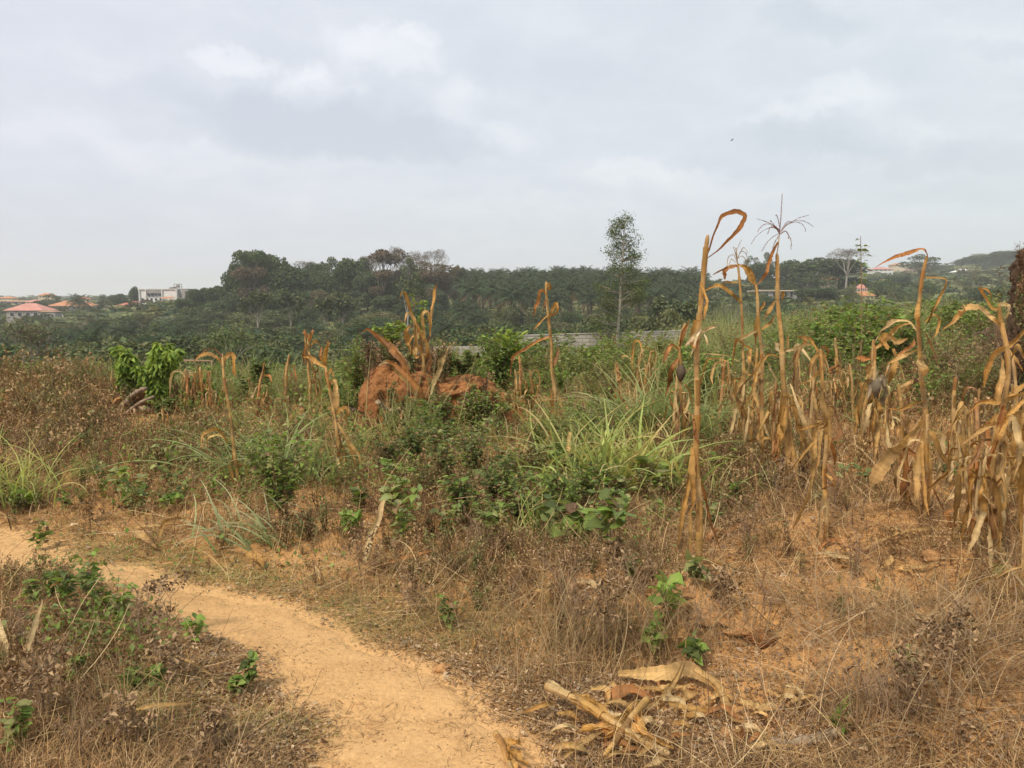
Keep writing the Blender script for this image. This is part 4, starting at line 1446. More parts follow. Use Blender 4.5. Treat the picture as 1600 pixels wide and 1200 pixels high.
# ---------------------------------------------------------------- dry maize
GOLD = np.array([.50, .295, .095]); TAN = np.array([.57, .375, .155]); RUST = np.array([.35, .165, .06]); PALE = np.array([.70, .53, .28]); BRN = np.array([.27, .15, .07]); GREY = np.array([.36, .29, .20])
LC = [GOLD, TAN, PALE * .95, RUST * 1.15, TAN * 1.05, PALE * .85, GOLD * .7, BRN * 1.2, TAN * .8]


def stalk_mesh(root, pts, r, rs, col=GOLD, node=.17):
    """jointed cane with papery sheaths"""
    L = np.sum(np.linalg.norm(np.diff(pts, axis=0), axis=1))
    n = max(14, int(L / .022))
    p = smooth_path(pts, n)
    s = np.linspace(0, L, n)
    ph = rs.uniform(0, node)
    k = ((s + ph) % node) / node
    rr = r * (1 - .35 * s / L) * (1 + .12 * np.exp(-((k - .5) / .07) ** 2) + .05 * np.sin(s * 40))
    rr = rr * np.clip((L - s) / .06 + .5, 0, 1)
    p = p + np.stack([np.sin(s * 11 + ph * 30) * r * .25, np.cos(s * 9) * r * .25, s * 0], -1)
    seg = np.floor((s + ph) / node).astype(int)
    base = np.array([rs.uniform(.7, 1.15) for _ in range(seg.max() + 1)])[seg][:, None]
    gm = np.array([rs.uniform(0, .6) for _ in range(seg.max() + 1)])[seg][:, None]
    C = (col * (1 - gm) + np.array([.40, .29, .165]) * gm) * base * rs.uniform(.93, 1.07, (n, 1))
    C = C * (1 - .4 * np.exp(-((k - .5) / .06) ** 2))[:, None]
    mb = MB(); tube(mb, p, rr, 9, C)
    mb.build('stalk', M['maize_stalk'], root)
    for q in range(seg.max() + 1):
        ii = np.nonzero(seg == q)[0]
        if len(ii) < 5 or rs.uniform() < .25:
            continue
        a = ii[0] + 1; b = ii[-1] + 1
        t, sd, nn = frames(p[a:b])
        m = len(t); w0, w1 = rs.uniform(0, 6.3), rs.uniform(3.6, 5.4)
        ang = w0 + np.linspace(0, w1, 7)
        open_ = 1.10 + .35 * (np.linspace(0, 1, m) ** 4)
        ring = p[a:b][:, None] + (rr[a:b] * open_)[:, None, None] * (np.cos(ang)[None, :, None] * sd[:, None] + np.sin(ang)[None, :, None] * nn[:, None])
        i = np.arange(m - 1)[:, None] * 7; j = np.arange(6)[None]
        Q = np.stack([i + j, i + j + 1, i + 8 + j, i + 7 + j], -1).reshape(-1, 4)
        sh = MB()
        sh.add(ring.reshape(-1, 3), Q, None, (col * .35 + LC[rs.randint(len(LC))] * .65) * rs.uniform(.85, 1.12), np.tile(np.linspace(-1, 1, 7), m) + q)
        sh.build('sheath', M['maize_leaf'], root)
    return p


def tassel_part(root, base, top, spread, rs, nb=12, col=(.26, .15, .10), droop=1.0, r=.0022, spots=None):
    mb = MB()
    def branch(pts, r0, k0=0):
        pts = smooth_path(pts, 26)
        tube(mb, pts, np.linspace(r0, r0 * .5, 26), 4, col, cap=False)
        t = norm(np.gradient(pts, axis=0))
        m = 70
        ii = rs.uniform(k0, 25, m); lo = ii.astype(int)
        q = pts[lo] + (pts[np.minimum(lo + 1, 25)] - pts[lo]) * (ii - lo)[:, None]
        leaves(mb, rs, q, t[lo] * 1.0 + rs.normal(0, .45, (m, 3)), .0095 * (r0 / .0022) ** .5, np.asarray(col) * rs.uniform(.7, 1.35, (m, 1)), .4, .42)
    base, top = np.asarray(base, float), np.asarray(top, float)
    branch([base, (base + top) / 2 + [.002, 0, 0], top], r * 1.7, 2)
    ax = top - base
    if spots is not None:
        for br in spots:
            branch(br, r, 3)
    else:
        for k in range(nb):
            az = k * 2.4 + rs.uniform(-.4, .4); h = rs.uniform(0, .4)
            st = base + ax * h
            d = np.array([math.cos(az), math.sin(az) * .8, 0])
            L = spread * rs.uniform(.7, 1.1)
            e1 = st + d * L * .4 + [0, 0, L * .45]; e2 = st + d * L * .8 + [0, 0, L * (.45 - .25 * droop)]; e3 = st + d * L * 1.0 + [0, 0, L * (.3 - .85 * droop * rs.uniform(.4, 1.2))]
            branch([st, e1, e2, e3], r, 3)
    return mb.build('tassel', M['twig'], root)


def px_pts(lst, Y0, rs, drift=.12):
    """photo outline -> 3-D points; the depth wanders as a real leaf does"""
    k = len(lst)
    o = np.cumsum(rs.normal(0, drift / max(k - 1, 1) ** .5, k)); o = o - o[0]
    sgn = rs.choice([-1, 1]) * drift
    out = []
    for i, q in enumerate(lst):
        off = q[2] if len(q) > 2 else o[i] + sgn * i / max(k - 1, 1)
        out.append(P(q[0], q[1], Y0 + off))
    return np.array(out)


def auto_leaf(root, rs, at, az, L, wd, col, hang=1.0, name='leaf'):
    """leaf that leaves the stalk upward, breaks and hangs"""
    d = np.array([math.cos(az), math.sin(az), 0])
    up = rs.uniform(-.05, .24) * L * (1.3 - hang * .8)
    out = L * rs.uniform(.04, .26) * (1.5 - hang * .6)
    rest = L * rs.uniform(.6, .85)
    p0 = at
    p1 = at + d * out * .5 + [0, 0, up]
    p2 = at + d * out * 1.1 + [0, 0, up * .8]
    jig = rs.normal(0, .02, 3) * [1, 1, 0]
    p3 = at + d * out * 1.15 + jig + [0, 0, up * .3 - rest * .35]
    p4 = at + d * out * (1.0 + .4 * rs.uniform(-1, 1)) + jig * 2 + [0, 0, -rest * .7]
    p5 = at + d * out * (1.0 + .9 * rs.uniform(-1, 1)) + rs.normal(0, .03, 3) + [0, 0, -rest]
    pts = np.array([p0, p1, p2, p3, p4, p5])
    gz = float(terrain(pts[-1][0], pts[-1][1])) + .02
    pts[:, 2] = np.maximum(pts[:, 2], gz + rs.uniform(0, .02))
    mb = MB()
    ribbon(mb, pts, wd, rs, col, face=[math.sin(az) * .8, -abs(math.cos(az)) - .2, .1], twist=1.0, curl=rs.uniform(.5, 1.6), n=30, ragged=.28, ruffle=.10)
    return mb.build(name, M['maize_leaf'], root)


MZ = []


def maize(stalk, r_px, leaves_px=(), nhang=6, seed=1, desc='dry maize stalk', Y=None, col=GOLD, cob=None, tassel=None, hang_range=(.15, .75), hangL=(.3, .55), wd=.04, group='dry maize stalks', name='maize_plant', full=None):
    rs = np.random.RandomState(seed)
    bx, by = stalk[0]
    g = G(bx, by)
    if Y is None:
        Y = g[1]
    pts = []
    for i, (a, b) in enumerate(stalk):
        pts.append(P(a, b, Y + rs.uniform(-.02, .02) * (i > 0)))
    pts = np.array(pts)
    pts[0, 2] = min(pts[0, 2], float(terrain(pts[0, 0], pts[0, 1]))) - .01
    px, py = stalk[len(stalk) // 2]
    root = empty(name, pts[0] + [0, 0, .01], full or label_for(desc, px, py), 'maize plant', group)
    if full:
        USED[full] = 1
    pp = stalk_mesh(root, pts, r_px * .72 / F * Y / 2, rs, col)
    for lf in leaves_px:
        pl, w = lf[0], lf[1]
        c = lf[2] if len(lf) > 2 else LC[rs.randint(len(LC))]
        kw = lf[3] if len(lf) > 3 else {}
        mb = MB()
        q = px_pts(pl, Y, rs, kw.get('drift', .08))
        ribbon(mb, q, w * .80 / F * Y, rs, c, ragged=.2, twist=kw.get('twist', .45), curl=kw.get('curl', .8), prof=kw.get('prof', 'leaf'), n=kw.get('n', max(14, 7 * len(pl))))
        mb.build(kw.get('name', 'leaf'), M['maize_leaf'], root)
    if full or nhang > 5:
        nhang = int(nhang * 1.5)
    for k in range(nhang):
        f = rs.uniform(*hang_range)
        at = pp[int(f * (len(pp) - 1))]
        auto_leaf(root, rs, at, rs.uniform(0, 6.28), rs.uniform(*hangL), wd * rs.uniform(.6, 1.25), LC[rs.randint(len(LC))] * rs.uniform(.8, 1.1), hang=rs.uniform(.6, 1.1))
    if cob:
        for (cx, cy, l, w_, c) in cob:
            a = P(cx, cy - l / 2, Y - .02); b = P(cx + rs.uniform(-4, 4), cy + l / 2, Y - .03)
            m = MB()
            q = smooth_path([a, (a + b) / 2, b], 10)
            tube(m, q, np.sin(np.linspace(.5, 2.9, 10)) * w_ / F * Y / 2, 8, c)
            for z in range(4):
                e = b + np.array([rs.uniform(-.03, .03), rs.uniform(-.02, .02), rs.uniform(-.05, .03)])
                ribbon(m, [a, (a + e) / 2 + rs.normal(0, .008, 3), e], w_ / F * Y * .7, rs, c, curl=1.2, n=10)
            m.build('cob_husk', M['maize_leaf'], root)
    if tassel:
        tassel(root, Y, rs)
    MZ.append((root, px, py))
    return root


K = dict
LAND += [(1090, 640, 'tall front maize stalk', False), (1222, 520, 'maize stalk crowned by a star-shaped tassel', False), (1440, 600, 'tall bent-topped maize stalk', False),
         (640, 610, 'red clay mound', False), (235, 600, 'green sapling on the stump', False), (960, 690, 'big yellow-green grass clump', False), (425, 720, 'tall leafy shrub beside grass', False),
         (352, 640, 'thin two-leaved maize stalk', False), (530, 660, 'maize stalk with claw-like hanging leaves', False), (862, 540, 'maize stalk with ragged flag leaf', False),
         (1010, 600, 'grass clump behind the front stalk', False), (1287, 700, 'half-broken maize stalk', False), (1560, 700, 'dense maize cluster at the edge', False), (700, 700, 'leafy weed thicket', False),
         (380, 800, 'arching grass tuft', False), (1365, 620, 'tangled pair of maize stalks', False), (30, 720, 'grass clump at the path bend', False), (1160, 600, 'thin drooping-tassel maize', False),
         (150, 920, 'green weeds at the path edge', False), (1180, 985, 'reddish clod ridge', False), (900, 830, 'low broad-leaved vine', False), (1240, 1165, 'grey fallen branch', False), (60, 640, 'brown weed bank', False),
         (440, 580, 'dark green leafy weed', False), (1390, 1000, 'dead grass tangle', False), (600, 880, 'curled upright husk', False)]

# front stalk
def husk_tuft(root, Y, rs):
    m = MB()
    for k in range(9):
        a = P(1096, 512 + rs.uniform(-4, 10), Y - .03)
        b = P(rs.uniform(1068, 1084), rs.uniform(535, 560), Y - .05 + rs.uniform(-.04, .04))
        ribbon(m, [a, (a + b) / 2 + [0, 0, .01], b], .012, rs, (.74, .62, .42), curl=.6, n=8)
    ribbon(m, [P(1095, 520, Y - .03), P(1106, 513, Y - .05), P(1119, 511, Y - .05)], .02, rs, (.78, .62, .38), curl=.8, n=12)
    ribbon(m, [P(1100, 522, Y - .03), P(1104, 530, Y - .05), P(1106, 540, Y - .05)], .014, rs, (.74, .6, .38), curl=.8, n=10)
    m.build('husk', M['maize_leaf'], root)


maize([(1093, 892), (1091, 770), (1088, 660), (1089, 590), (1092, 500), (1099, 430), (1107, 367)], 15, [
    ([(1103, 402), (1107, 390), (1112, 372), (1120, 352), (1128, 337), (1150, 330), (1164, 338), (1155, 357), (1140, 372), (1122, 390), (1106, 402), (1096, 408)], 9, RUST * 1.25, K(twist=.55, curl=1.0, n=60)),
    ([(1083, 700), (1078, 740), (1072, 780), (1064, 820), (1058, 860)], 13, GOLD * .85),
    ([(1083, 698), (1081, 745), (1082, 790)], 14, GOLD, K(prof='torn')),
    ([(1095, 748), (1102, 780), (1108, 812), (1118, 838), (1127, 862)], 8, RUST),
    ([(1086, 786), (1079, 800), (1078, 840), (1074, 880)], 7, GOLD * .8),
    ([(1088, 500), (1083, 530), (1086, 545)], 16, GOLD * .9, K(prof='torn')),
    ([(1096, 445), (1103, 470), (1100, 500)], 9, GOLD),
], nhang=1, seed=101, full='tall front maize stalk with a looped leaf at its broken top', tassel=husk_tuft, hang_range=(.2, .5), hangL=(.15, .25))

# neighbour left of it with a dark cob
maize([(1070, 715), (1067, 640), (1063, 590), (1062, 540), (1071, 505)], 9, [
    ([(1062, 545), (1068, 520), (1077, 500)], 9, RUST), ([(1063, 550), (1050, 540), (1040, 555), (1036, 568)], 10, RUST * 1.2),
    ([(1060, 560), (1050, 575), (1044, 600), (1040, 620)], 12, RUST), ([(1066, 620), (1060, 650), (1056, 690)], 9, BRN), ([(1070, 600), (1078, 615), (1082, 640)], 8, GOLD)],
    nhang=4, seed=102, full='maize stalk with a blackened cob hanging beside the front stalk', cob=[(1065, 583, 26, 15, np.array([.13, .095, .065]))], wd=.04)
# thin one with drooping small tassel
def tassel_small(root, Y, rs):
    b = P(1152, 412, Y)
    T = [[(1152, 410), (1146, 398), (1138, 402), (1136, 415)], [(1152, 408), (1150, 395), (1156, 380), (1159, 375)], [(1152, 405), (1158, 393), (1166, 396), (1168, 408)],
         [(1150, 410), (1143, 405), (1140, 412), (1139, 420)], [(1153, 402), (1160, 388), (1164, 388), (1168, 394)], [(1152, 404), (1160, 400), (1166, 408), (1167, 420)], [(1151, 404), (1148, 392), (1146, 386)]]
    tassel_part(root, b, P(1150, 388, Y), .1, rs, spots=[px_pts(t, Y, rs, .08) for t in T], col=(.40, .29, .15), r=.003)


maize([(1164, 745), (1161, 660), (1163, 590), (1160, 520), (1157, 450), (1152, 412)], 7, [
    ([(1158, 473), (1148, 463), (1135, 452), (1122, 446), (1106, 452), (1088, 462)], 8, GOLD * 1.05, K(curl=.8)),
    ([(1152, 415), (1140, 418), (1132, 425), (1133, 438)], 11, RUST * 1.3), ([(1152, 412), (1165, 420), (1174, 440), (1181, 446)], 8, GOLD), ([(1152, 415), (1130, 420), (1113, 430)], 5, BRN * 1.3),
    ([(1156, 440), (1145, 442), (1133, 440), (1127, 446)], 5, GOLD), ([(1163, 540), (1150, 530), (1145, 550), (1144, 575)], 9, GOLD), ([(1163, 540), (1172, 545), (1170, 570)], 8, GOLD),
    ([(1155, 565), (1140, 556), (1125, 554), (1100, 552)], 4, PALE)],
    nhang=13, seed=103, full='thin maize stalk with a small drooping straw tassel', tassel=tassel_small, hang_range=(.15, .62), hangL=(.35, .7), wd=.045, Y=7.2)
maize([(1192, 740), (1190, 660), (1191, 590), (1188, 530), (1184, 480), (1180, 443)], 9, [
    ([(1181, 446), (1176, 430), (1168, 418), (1158, 412)], 9, GOLD), ([(1187, 485), (1193, 478), (1194, 470)], 7, GOLD), ([(1190, 515), (1203, 505), (1212, 490)], 8, GOLD * .85), ([(1188, 515), (1170, 522), (1155, 530), (1148, 545)], 8, PALE * .9),
    ([(1190, 560), (1182, 575), (1178, 610)], 8, GOLD), ([(1188, 480), (1182, 505), (1180, 540)], 8, GOLD * .9)],
    nhang=5, seed=104, full='maize stalk joined at its broken top to the drooping-tassel stalk', hang_range=(.2, .8), hangL=(.2, .45), wd=.035, Y=7.0)

# stalk with the star tassel
def tassel_star(root, Y, rs):
    def q(x, y):     # from the enlarged crop of the tassel
        return (1150 + x / 8.0, 290 + y / 8.0)
    T = [[(545, 560), (490, 510), (420, 470), (340, 440), (265, 418)], [(540, 570), (480, 500), (430, 438)], [(540, 545), (450, 490), (370, 480), (300, 530), (270, 580)], [(540, 600), (500, 540), (440, 525), (330, 570), (240, 650), (190, 728)],
         [(535, 600), (450, 650), (380, 720), (325, 820)], [(540, 620), (500, 680), (470, 740), (460, 790)], [(545, 520), (525, 420), (510, 375), (490, 372)], [(550, 590), (600, 500), (650, 450), (700, 450), (800, 400), (905, 372)],
         [(550, 585), (640, 480), (740, 440), (850, 445), (920, 480), (968, 512)], [(560, 575), (640, 490), (740, 455), (820, 475), (860, 530), (870, 568)], [(548, 610), (600, 565), (640, 590), (680, 660), (692, 730), (688, 792)], [(550, 610), (620, 570), (650, 610), (658, 660)],
         [(540, 590), (470, 500), (420, 540), (398, 602)], [(545, 580), (480, 520), (450, 520)]]
    br = []
    for t in T:
        dd = rs.choice([-1, 1]) * rs.uniform(.04, .12)
        br.append(np.array([P(*q(*c), Y + dd * (k / (len(t) - 1))) for k, c in enumerate(t)]))
    tassel_part(root, P(*q(540, 640), Y), P(*q(578, 105), Y), .1, rs, spots=br, r=.0022, col=(.24, .125, .095))
    m = MB()
    tube(m, smooth_path([P(1213.5, 398, Y), P(1216, 384, Y), P(1217.5, 368, Y)], 8), .0045, 6, (.56, .45, .25), cap=False)
    m.build('peduncle', M['maize_stalk'], root)


maize([(1247, 770), (1238, 700), (1229, 640), (1223, 570), (1219, 510), (1215, 450), (1213, 396)], 12, [
    ([(1216, 378), (1208, 392), (1199, 415), (1198, 425), (1190, 437), (1182, 446)], 8, RUST * 1.2, K(curl=.6, twist=.2)),
    ([(1211, 470), (1205, 480), (1200, 490), (1192, 500)], 9, GOLD * .8), ([(1220, 455), (1223, 460), (1221, 470)], 8, GOLD),
    ([(1222, 560), (1200, 555), (1180, 580), (1150, 612)], 7, GOLD * .9), ([(1222, 550), (1240, 545), (1262, 538), (1275, 540)], 8, PALE * .9), ([(1222, 552), (1212, 545), (1213, 535)], 12, PALE * .9, K(prof='torn')),
    ([(1225, 555), (1230, 540), (1232, 522)], 6, GOLD * .8), ([(1226, 560), (1222, 600), (1218, 660), (1216, 710)], 14, GOLD), ([(1236, 620), (1246, 660), (1262, 695), (1272, 705)], 14, TAN),
    ([(1234, 600), (1248, 640), (1262, 670), (1270, 690)], 10, PALE * .9), ([(1228, 610), (1230, 680), (1232, 735)], 16, TAN)],
    nhang=7, seed=105, full='tall maize stalk crowned by a dark star-shaped tassel', tassel=tassel_star, hang_range=(.05, .45), hangL=(.25, .5), wd=.05, Y=6.0)


def tassel_hang(root, Y, rs):
    T = [[(1245, 545), (1238, 560), (1234, 590), (1232, 612)], [(1243, 560), (1232, 590), (1226, 620)], [(1246, 550), (1240, 590), (1242, 630)], [(1246, 560), (1250, 600), (1258, 630)], [(1242, 565), (1228, 585), (1222, 630)], [(1246, 560), (1246, 600), (1248, 650)]]
    tassel_part(root, P(1248, 545, Y), P(1236, 600, Y), .1, rs, spots=[px_pts(t, Y, rs, .1) for t in T], col=(.33, .22, .11), r=.003)


maize([(1256, 740), (1252, 680), (1246, 620), (1243, 570), (1252, 540)], 10, [
    ([(1250, 545), (1243, 555), (1240, 585), (1241, 610)], 10, RUST), ([(1252, 545), (1262, 530), (1275, 545)], 7, RUST)], nhang=4, seed=106,
    desc='maize stalk with a hanging beaded tassel', tassel=tassel_hang, hang_range=(.1, .6), Y=6.3)

maize([(1290, 856), (1291, 800), (1288, 740), (1291, 690), (1289, 640), (1285, 590), (1281, 545)], 11, [
    ([(1280, 545), (1284, 560), (1284, 582)], 17, TAN, K(prof='torn')), ([(1279, 548), (1266, 532), (1255, 528), (1246, 526)], 10, GOLD), ([(1279, 545), (1272, 560), (1275, 590)], 9, PALE * .8), ([(1280, 552), (1268, 565), (1262, 590)], 9, GOLD * .8),
    ([(1284, 541), (1292, 548), (1291, 565)], 9, RUST), ([(1285, 660), (1275, 665), (1270, 700), (1268, 740), (1262, 775), (1250, 800), (1238, 828)], 15, TAN, K(n=60, prof='torn')),
    ([(1285, 665), (1278, 700), (1276, 735)], 12, TAN), ([(1272, 690), (1250, 715), (1232, 735), (1210, 760)], 8, GOLD * .75), ([(1283, 660), (1262, 668), (1247, 672)], 6, GOLD),
    ([(1290, 790), (1280, 800), (1278, 830), (1275, 848)], 7, PALE * .8), ([(1295, 685), (1303, 705), (1304, 728)], 9, RUST * 1.2), ([(1287, 560), (1276, 585), (1264, 595), (1254, 598)], 7, TAN),
    ([(1289, 740), (1300, 750), (1305, 770)], 8, GOLD), ([(1275, 700), (1282, 730), (1280, 745)], 8, PALE * .8), ([(1293, 640), (1296, 680), (1292, 720)], 8, GOLD * .7)],
    nhang=3, seed=107, full='half-broken maize stalk with long torn leaves hanging to the ground', hang_range=(.1, .8), hangL=(.2, .4))

maize([(1336, 750), (1345, 690), (1352, 640), (1362, 580), (1366, 530)], 10, [
    ([(1366, 545), (1385, 530), (1395, 515), (1410, 508), (1425, 505)], 13, TAN), ([(1364, 560), (1350, 560), (1336, 560)], 12, RUST * 1.5), ([(1395, 545), (1400, 560), (1395, 580), (1388, 600)], 12, GOLD * .8),
    ([(1366, 535), (1380, 512), (1392, 502), (1415, 500)], 9, PALE * .9), ([(1384, 520), (1378, 535), (1384, 545)], 16, GOLD, K(prof='torn')), ([(1345, 620), (1338, 650), (1334, 680)], 12, GOLD * .9), ([(1352, 660), (1340, 700), (1332, 745)], 12, GOLD * .8),
    ([(1350, 680), (1345, 720), (1338, 750)], 8, RUST), ([(1396, 562), (1415, 548), (1428, 535), (1428, 528)], 10, RUST * 1.5), ([(1370, 580), (1360, 600), (1355, 625)], 12, GREY), ([(1388, 520), (1400, 535), (1420, 528)], 12, TAN)],
    nhang=6, seed=108, full='tangled maize stalk with a knot of curled leaves at its top', hang_range=(.3, .95), hangL=(.2, .45), Y=7.0)
maize([(1366, 752), (1367, 700), (1368, 650), (1365, 600), (1368, 540)], 8, [
    ([(1368, 590), (1376, 600), (1382, 615), (1372, 640)], 13, GREY * .8, K(prof='torn')), ([(1366, 600), (1378, 590), (1383, 605)], 12, GREY), ([(1370, 625), (1376, 640), (1372, 650)], 10, GOLD),
    ([(1360, 690), (1350, 715), (1340, 745)], 14, GOLD * .85), ([(1367, 640), (1372, 680), (1366, 720)], 12, TAN)], nhang=6, seed=109, full='maize stalk with a grey withered cob beside the tangled one',
    cob=[(1370, 605, 28, 14, GREY * .7)], hang_range=(.3, .9), Y=6.8)

maize([(1444, 812), (1449, 750), (1447, 690), (1446, 640), (1440, 590), (1436, 540), (1433, 500), (1441, 440), (1449, 400)], 11, [
    ([(1449, 400), (1444, 391), (1436, 390), (1420, 395), (1400, 401), (1382, 410), (1366, 419)], 8, RUST * 1.35, K(curl=.8, twist=.2, n=50)),
    ([(1446, 434), (1460, 434), (1478, 438), (1470, 458), (1458, 485), (1447, 510)], 8, GOLD * .9, K(n=50)), ([(1444, 505), (1458, 492), (1468, 500), (1463, 520), (1455, 530), (1453, 542)], 5, GOLD),
    ([(1436, 470), (1433, 490), (1434, 515)], 10, GOLD, K(prof='torn')), ([(1435, 520), (1420, 503), (1400, 502), (1390, 508), (1372, 520)], 7, PALE * .85), ([(1434, 545), (1420, 552), (1400, 562), (1380, 570)], 8, TAN),
    ([(1437, 560), (1440, 575), (1443, 588)], 22, TAN, K(prof='torn')), ([(1440, 655), (1432, 668), (1415, 685), (1395, 705), (1375, 735), (1360, 760)], 25, TAN, K(curl=.5, prof='torn', n=50)),
    ([(1443, 672), (1437, 700), (1431, 740), (1433, 780), (1440, 815)], 15, TAN, K(curl=1)), ([(1441, 690), (1440, 740), (1445, 780), (1452, 806)], 11, GOLD), ([(1451, 700), (1453, 740), (1450, 800)], 9, GOLD * .85),
    ([(1446, 625), (1425, 632), (1405, 640), (1387, 638)], 8, GOLD), ([(1450, 740), (1458, 765), (1470, 790), (1482, 805)], 6, RUST), ([(1448, 625), (1456, 622), (1452, 635)], 8, PALE * .8), ([(1446, 520), (1455, 540), (1462, 560), (1468, 575)], 5, BRN)],
    nhang=4, seed=110, full='tall maize stalk whose top leaf bends sharply to one side', hang_range=(.05, .35), hangL=(.2, .45))

maize([(1553, 872), (1555, 800), (1559, 740), (1562, 690), (1568, 640), (1574, 590), (1572, 545), (1564, 500), (1563, 474)], 13, [
    ([(1566, 512), (1550, 498), (1530, 482), (1510, 480), (1503, 485), (1490, 503), (1470, 517)], 15, TAN, K(curl=.8, n=60)), ([(1562, 482), (1550, 482), (1538, 465), (1529, 452), (1544, 455), (1550, 470)], 10, GOLD, K(n=50)),
    ([(1562, 475), (1572, 478), (1575, 490), (1566, 502)], 13, PALE * .9, K(prof='torn')), ([(1605, 512), (1580, 535), (1555, 550), (1543, 575), (1537, 606)], 17, GOLD * 1.05, K(curl=.9, n=50)),
    ([(1566, 560), (1563, 590), (1558, 630)], 16, TAN * .85, K(prof='torn')), ([(1604, 610), (1580, 622), (1555, 628), (1530, 630), (1510, 648)], 12, GOLD, K(n=40)), ([(1600, 640), (1570, 655), (1540, 668), (1500, 697)], 10, TAN, K(n=40)),
    ([(1600, 625), (1575, 650), (1560, 680), (1545, 720)], 14, GOLD, K(n=40)), ([(1558, 720), (1545, 745), (1530, 800), (1512, 850)], 17, TAN, K(prof='torn', n=40)), ([(1550, 760), (1538, 800), (1522, 840), (1508, 870)], 15, PALE * .9, K(n=40)),
    ([(1535, 735), (1530, 770), (1525, 800)], 12, GOLD), ([(1520, 765), (1510, 800), (1500, 850)], 8, GOLD * .9), ([(1590, 660), (1597, 685), (1590, 700)], 9, GOLD)],
    nhang=9, seed=111, full='thick maize stalk with broad curling leaves in the cluster at the edge', hang_range=(.1, .6), hangL=(.3, .6), wd=.055)
# the right-hand cluster
maize([(1596, 830), (1598, 760), (1600, 690), (1603, 610), (1606, 540)], 13, [
    ([(1602, 600), (1585, 612), (1568, 620)], 14, GOLD), ([(1600, 650), (1585, 690), (1580, 730)], 13, GOLD * .9), ([(1601, 560), (1590, 540), (1580, 560)], 8, TAN), ([(1600, 700), (1588, 740), (1590, 790)], 12, TAN)],
    nhang=9, seed=112, desc='maize stalk cut by the picture edge', hang_range=(.1, .8), hangL=(.3, .6), Y=4.6)
maize([(1572, 800), (1577, 740), (1582, 690), (1586, 640), (1580, 600)], 10, [([(1583, 640), (1560, 648), (1540, 665), (1520, 675)], 9, GOLD)], nhang=8, seed=113, desc='short maize stalk leaning', hang_range=(.2, .9), hangL=(.3, .5), Y=5.6)
maize([(1538, 830), (1540, 780), (1547, 730), (1548, 690)], 10, [([(1548, 700), (1530, 710), (1518, 740)], 10, TAN)], nhang=7, seed=114, desc='snapped maize stalk wrapped in husks', hang_range=(.2, .9), hangL=(.2, .4), Y=5.3)
maize([(1590, 1010), (1593, 940), (1597, 880), (1604, 800)], 10, [
    ([(1600, 885), (1575, 890), (1555, 900), (1540, 905), (1520, 912)], 9, TAN), ([(1602, 905), (1580, 918), (1560, 920), (1545, 930)], 7, GOLD), ([(1598, 940), (1585, 950), (1580, 980)], 8, TAN), ([(1600, 930), (1570, 935), (1558, 960)], 7, GOLD)],
    nhang=2, seed=115, desc='low maize stalk with trailing leaves', Y=3.6, hang_range=(.1, .4), hangL=(.15, .3))

# left part of the field
maize([(374, 772), (370, 735), (365, 690), (358, 640), (351, 590), (347, 552)], 8, [
    ([(348, 568), (338, 558), (325, 553), (313, 556), (302, 566)], 9, GOLD * 1.05, K(curl=.6)), ([(350, 580), (353, 562), (360, 554), (366, 560), (369, 590)], 12, GOLD * 1.1, K(prof='torn')), ([(349, 560), (335, 545), (322, 547), (305, 560)], 4, BRN),
    ([(356, 690), (345, 675), (335, 670), (318, 680), (315, 700)], 9, GOLD), ([(357, 692), (344, 680), (326, 685), (324, 712)], 5, TAN), ([(365, 715), (375, 740), (376, 755)], 10, RUST * 1.3, K(prof='torn')), ([(380, 757), (388, 745), (395, 740)], 8, PALE * .9), ([(366, 700), (362, 730), (364, 770)], 9, GOLD * .8)],
    nhang=4, seed=116, full='thin maize stalk with two arching leaves at its top on the left', hang_range=(.1, .35), hangL=(.15, .3), wd=.03)


def tassel_dead(root, Y, rs):
    T = [[(348, 552), (340, 543), (330, 545), (322, 552)], [(348, 550), (346, 538), (352, 530)], [(348, 550), (342, 535), (335, 530)], [(349, 550), (355, 540), (358, 545)]]
    tassel_part(root, P(348, 553, Y), P(348, 536, Y), .1, rs, spots=[px_pts(t, Y, rs, .1) for t in T], col=(.28, .17, .10), r=.003)


maize([(541, 757), (534, 720), (528, 680), (520, 640), (514, 600), (509, 570)], 9, [
    ([(509, 576), (495, 566), (485, 558), (472, 558)], 10, GOLD), ([(509, 572), (508, 552), (511, 538), (514, 536)], 10, GOLD * 1.05, K(prof='torn')), ([(507, 570), (500, 555), (503, 540)], 7, RUST * 1.3), ([(513, 584), (518, 578), (522, 590)], 8, GOLD),
    ([(517, 600), (522, 595), (524, 615), (527, 640)], 13, TAN * .85, K(prof='torn')), ([(526, 648), (532, 640), (540, 638), (543, 645), (539, 655)], 10, GOLD * 1.1), ([(527, 660), (540, 680), (552, 698), (560, 712), (564, 738)], 10, TAN),
    ([(524, 672), (520, 700), (522, 725), (530, 748)], 8, PALE * .8), ([(529, 675), (535, 705), (546, 735)], 9, GOLD * .85), ([(531, 665), (548, 700), (556, 722), (560, 742)], 8, GOLD * .8), ([(528, 690), (529, 720), (532, 740)], 7, RUST * 1.3), ([(530, 700), (542, 725), (548, 742)], 5, TAN)],
    nhang=2, seed=117, full='maize stalk with claw-like hanging leaves beside the clay mound', hang_range=(.15, .4), hangL=(.2, .3))
maize([(486, 640), (484, 600), (481, 560), (482, 522)], 7, [([(482, 530), (476, 518), (475, 515)], 9, RUST), ([(482, 535), (488, 520), (489, 513)], 8, RUST * 1.2), ([(483, 545), (492, 532), (500, 540)], 6, GOLD), ([(480, 540), (474, 555), (476, 570)], 8, RUST)],
      nhang=6, seed=118, desc='rusty maize stalk with ragged tuft on top', Y=11.0, hang_range=(.3, .95), hangL=(.25, .5))
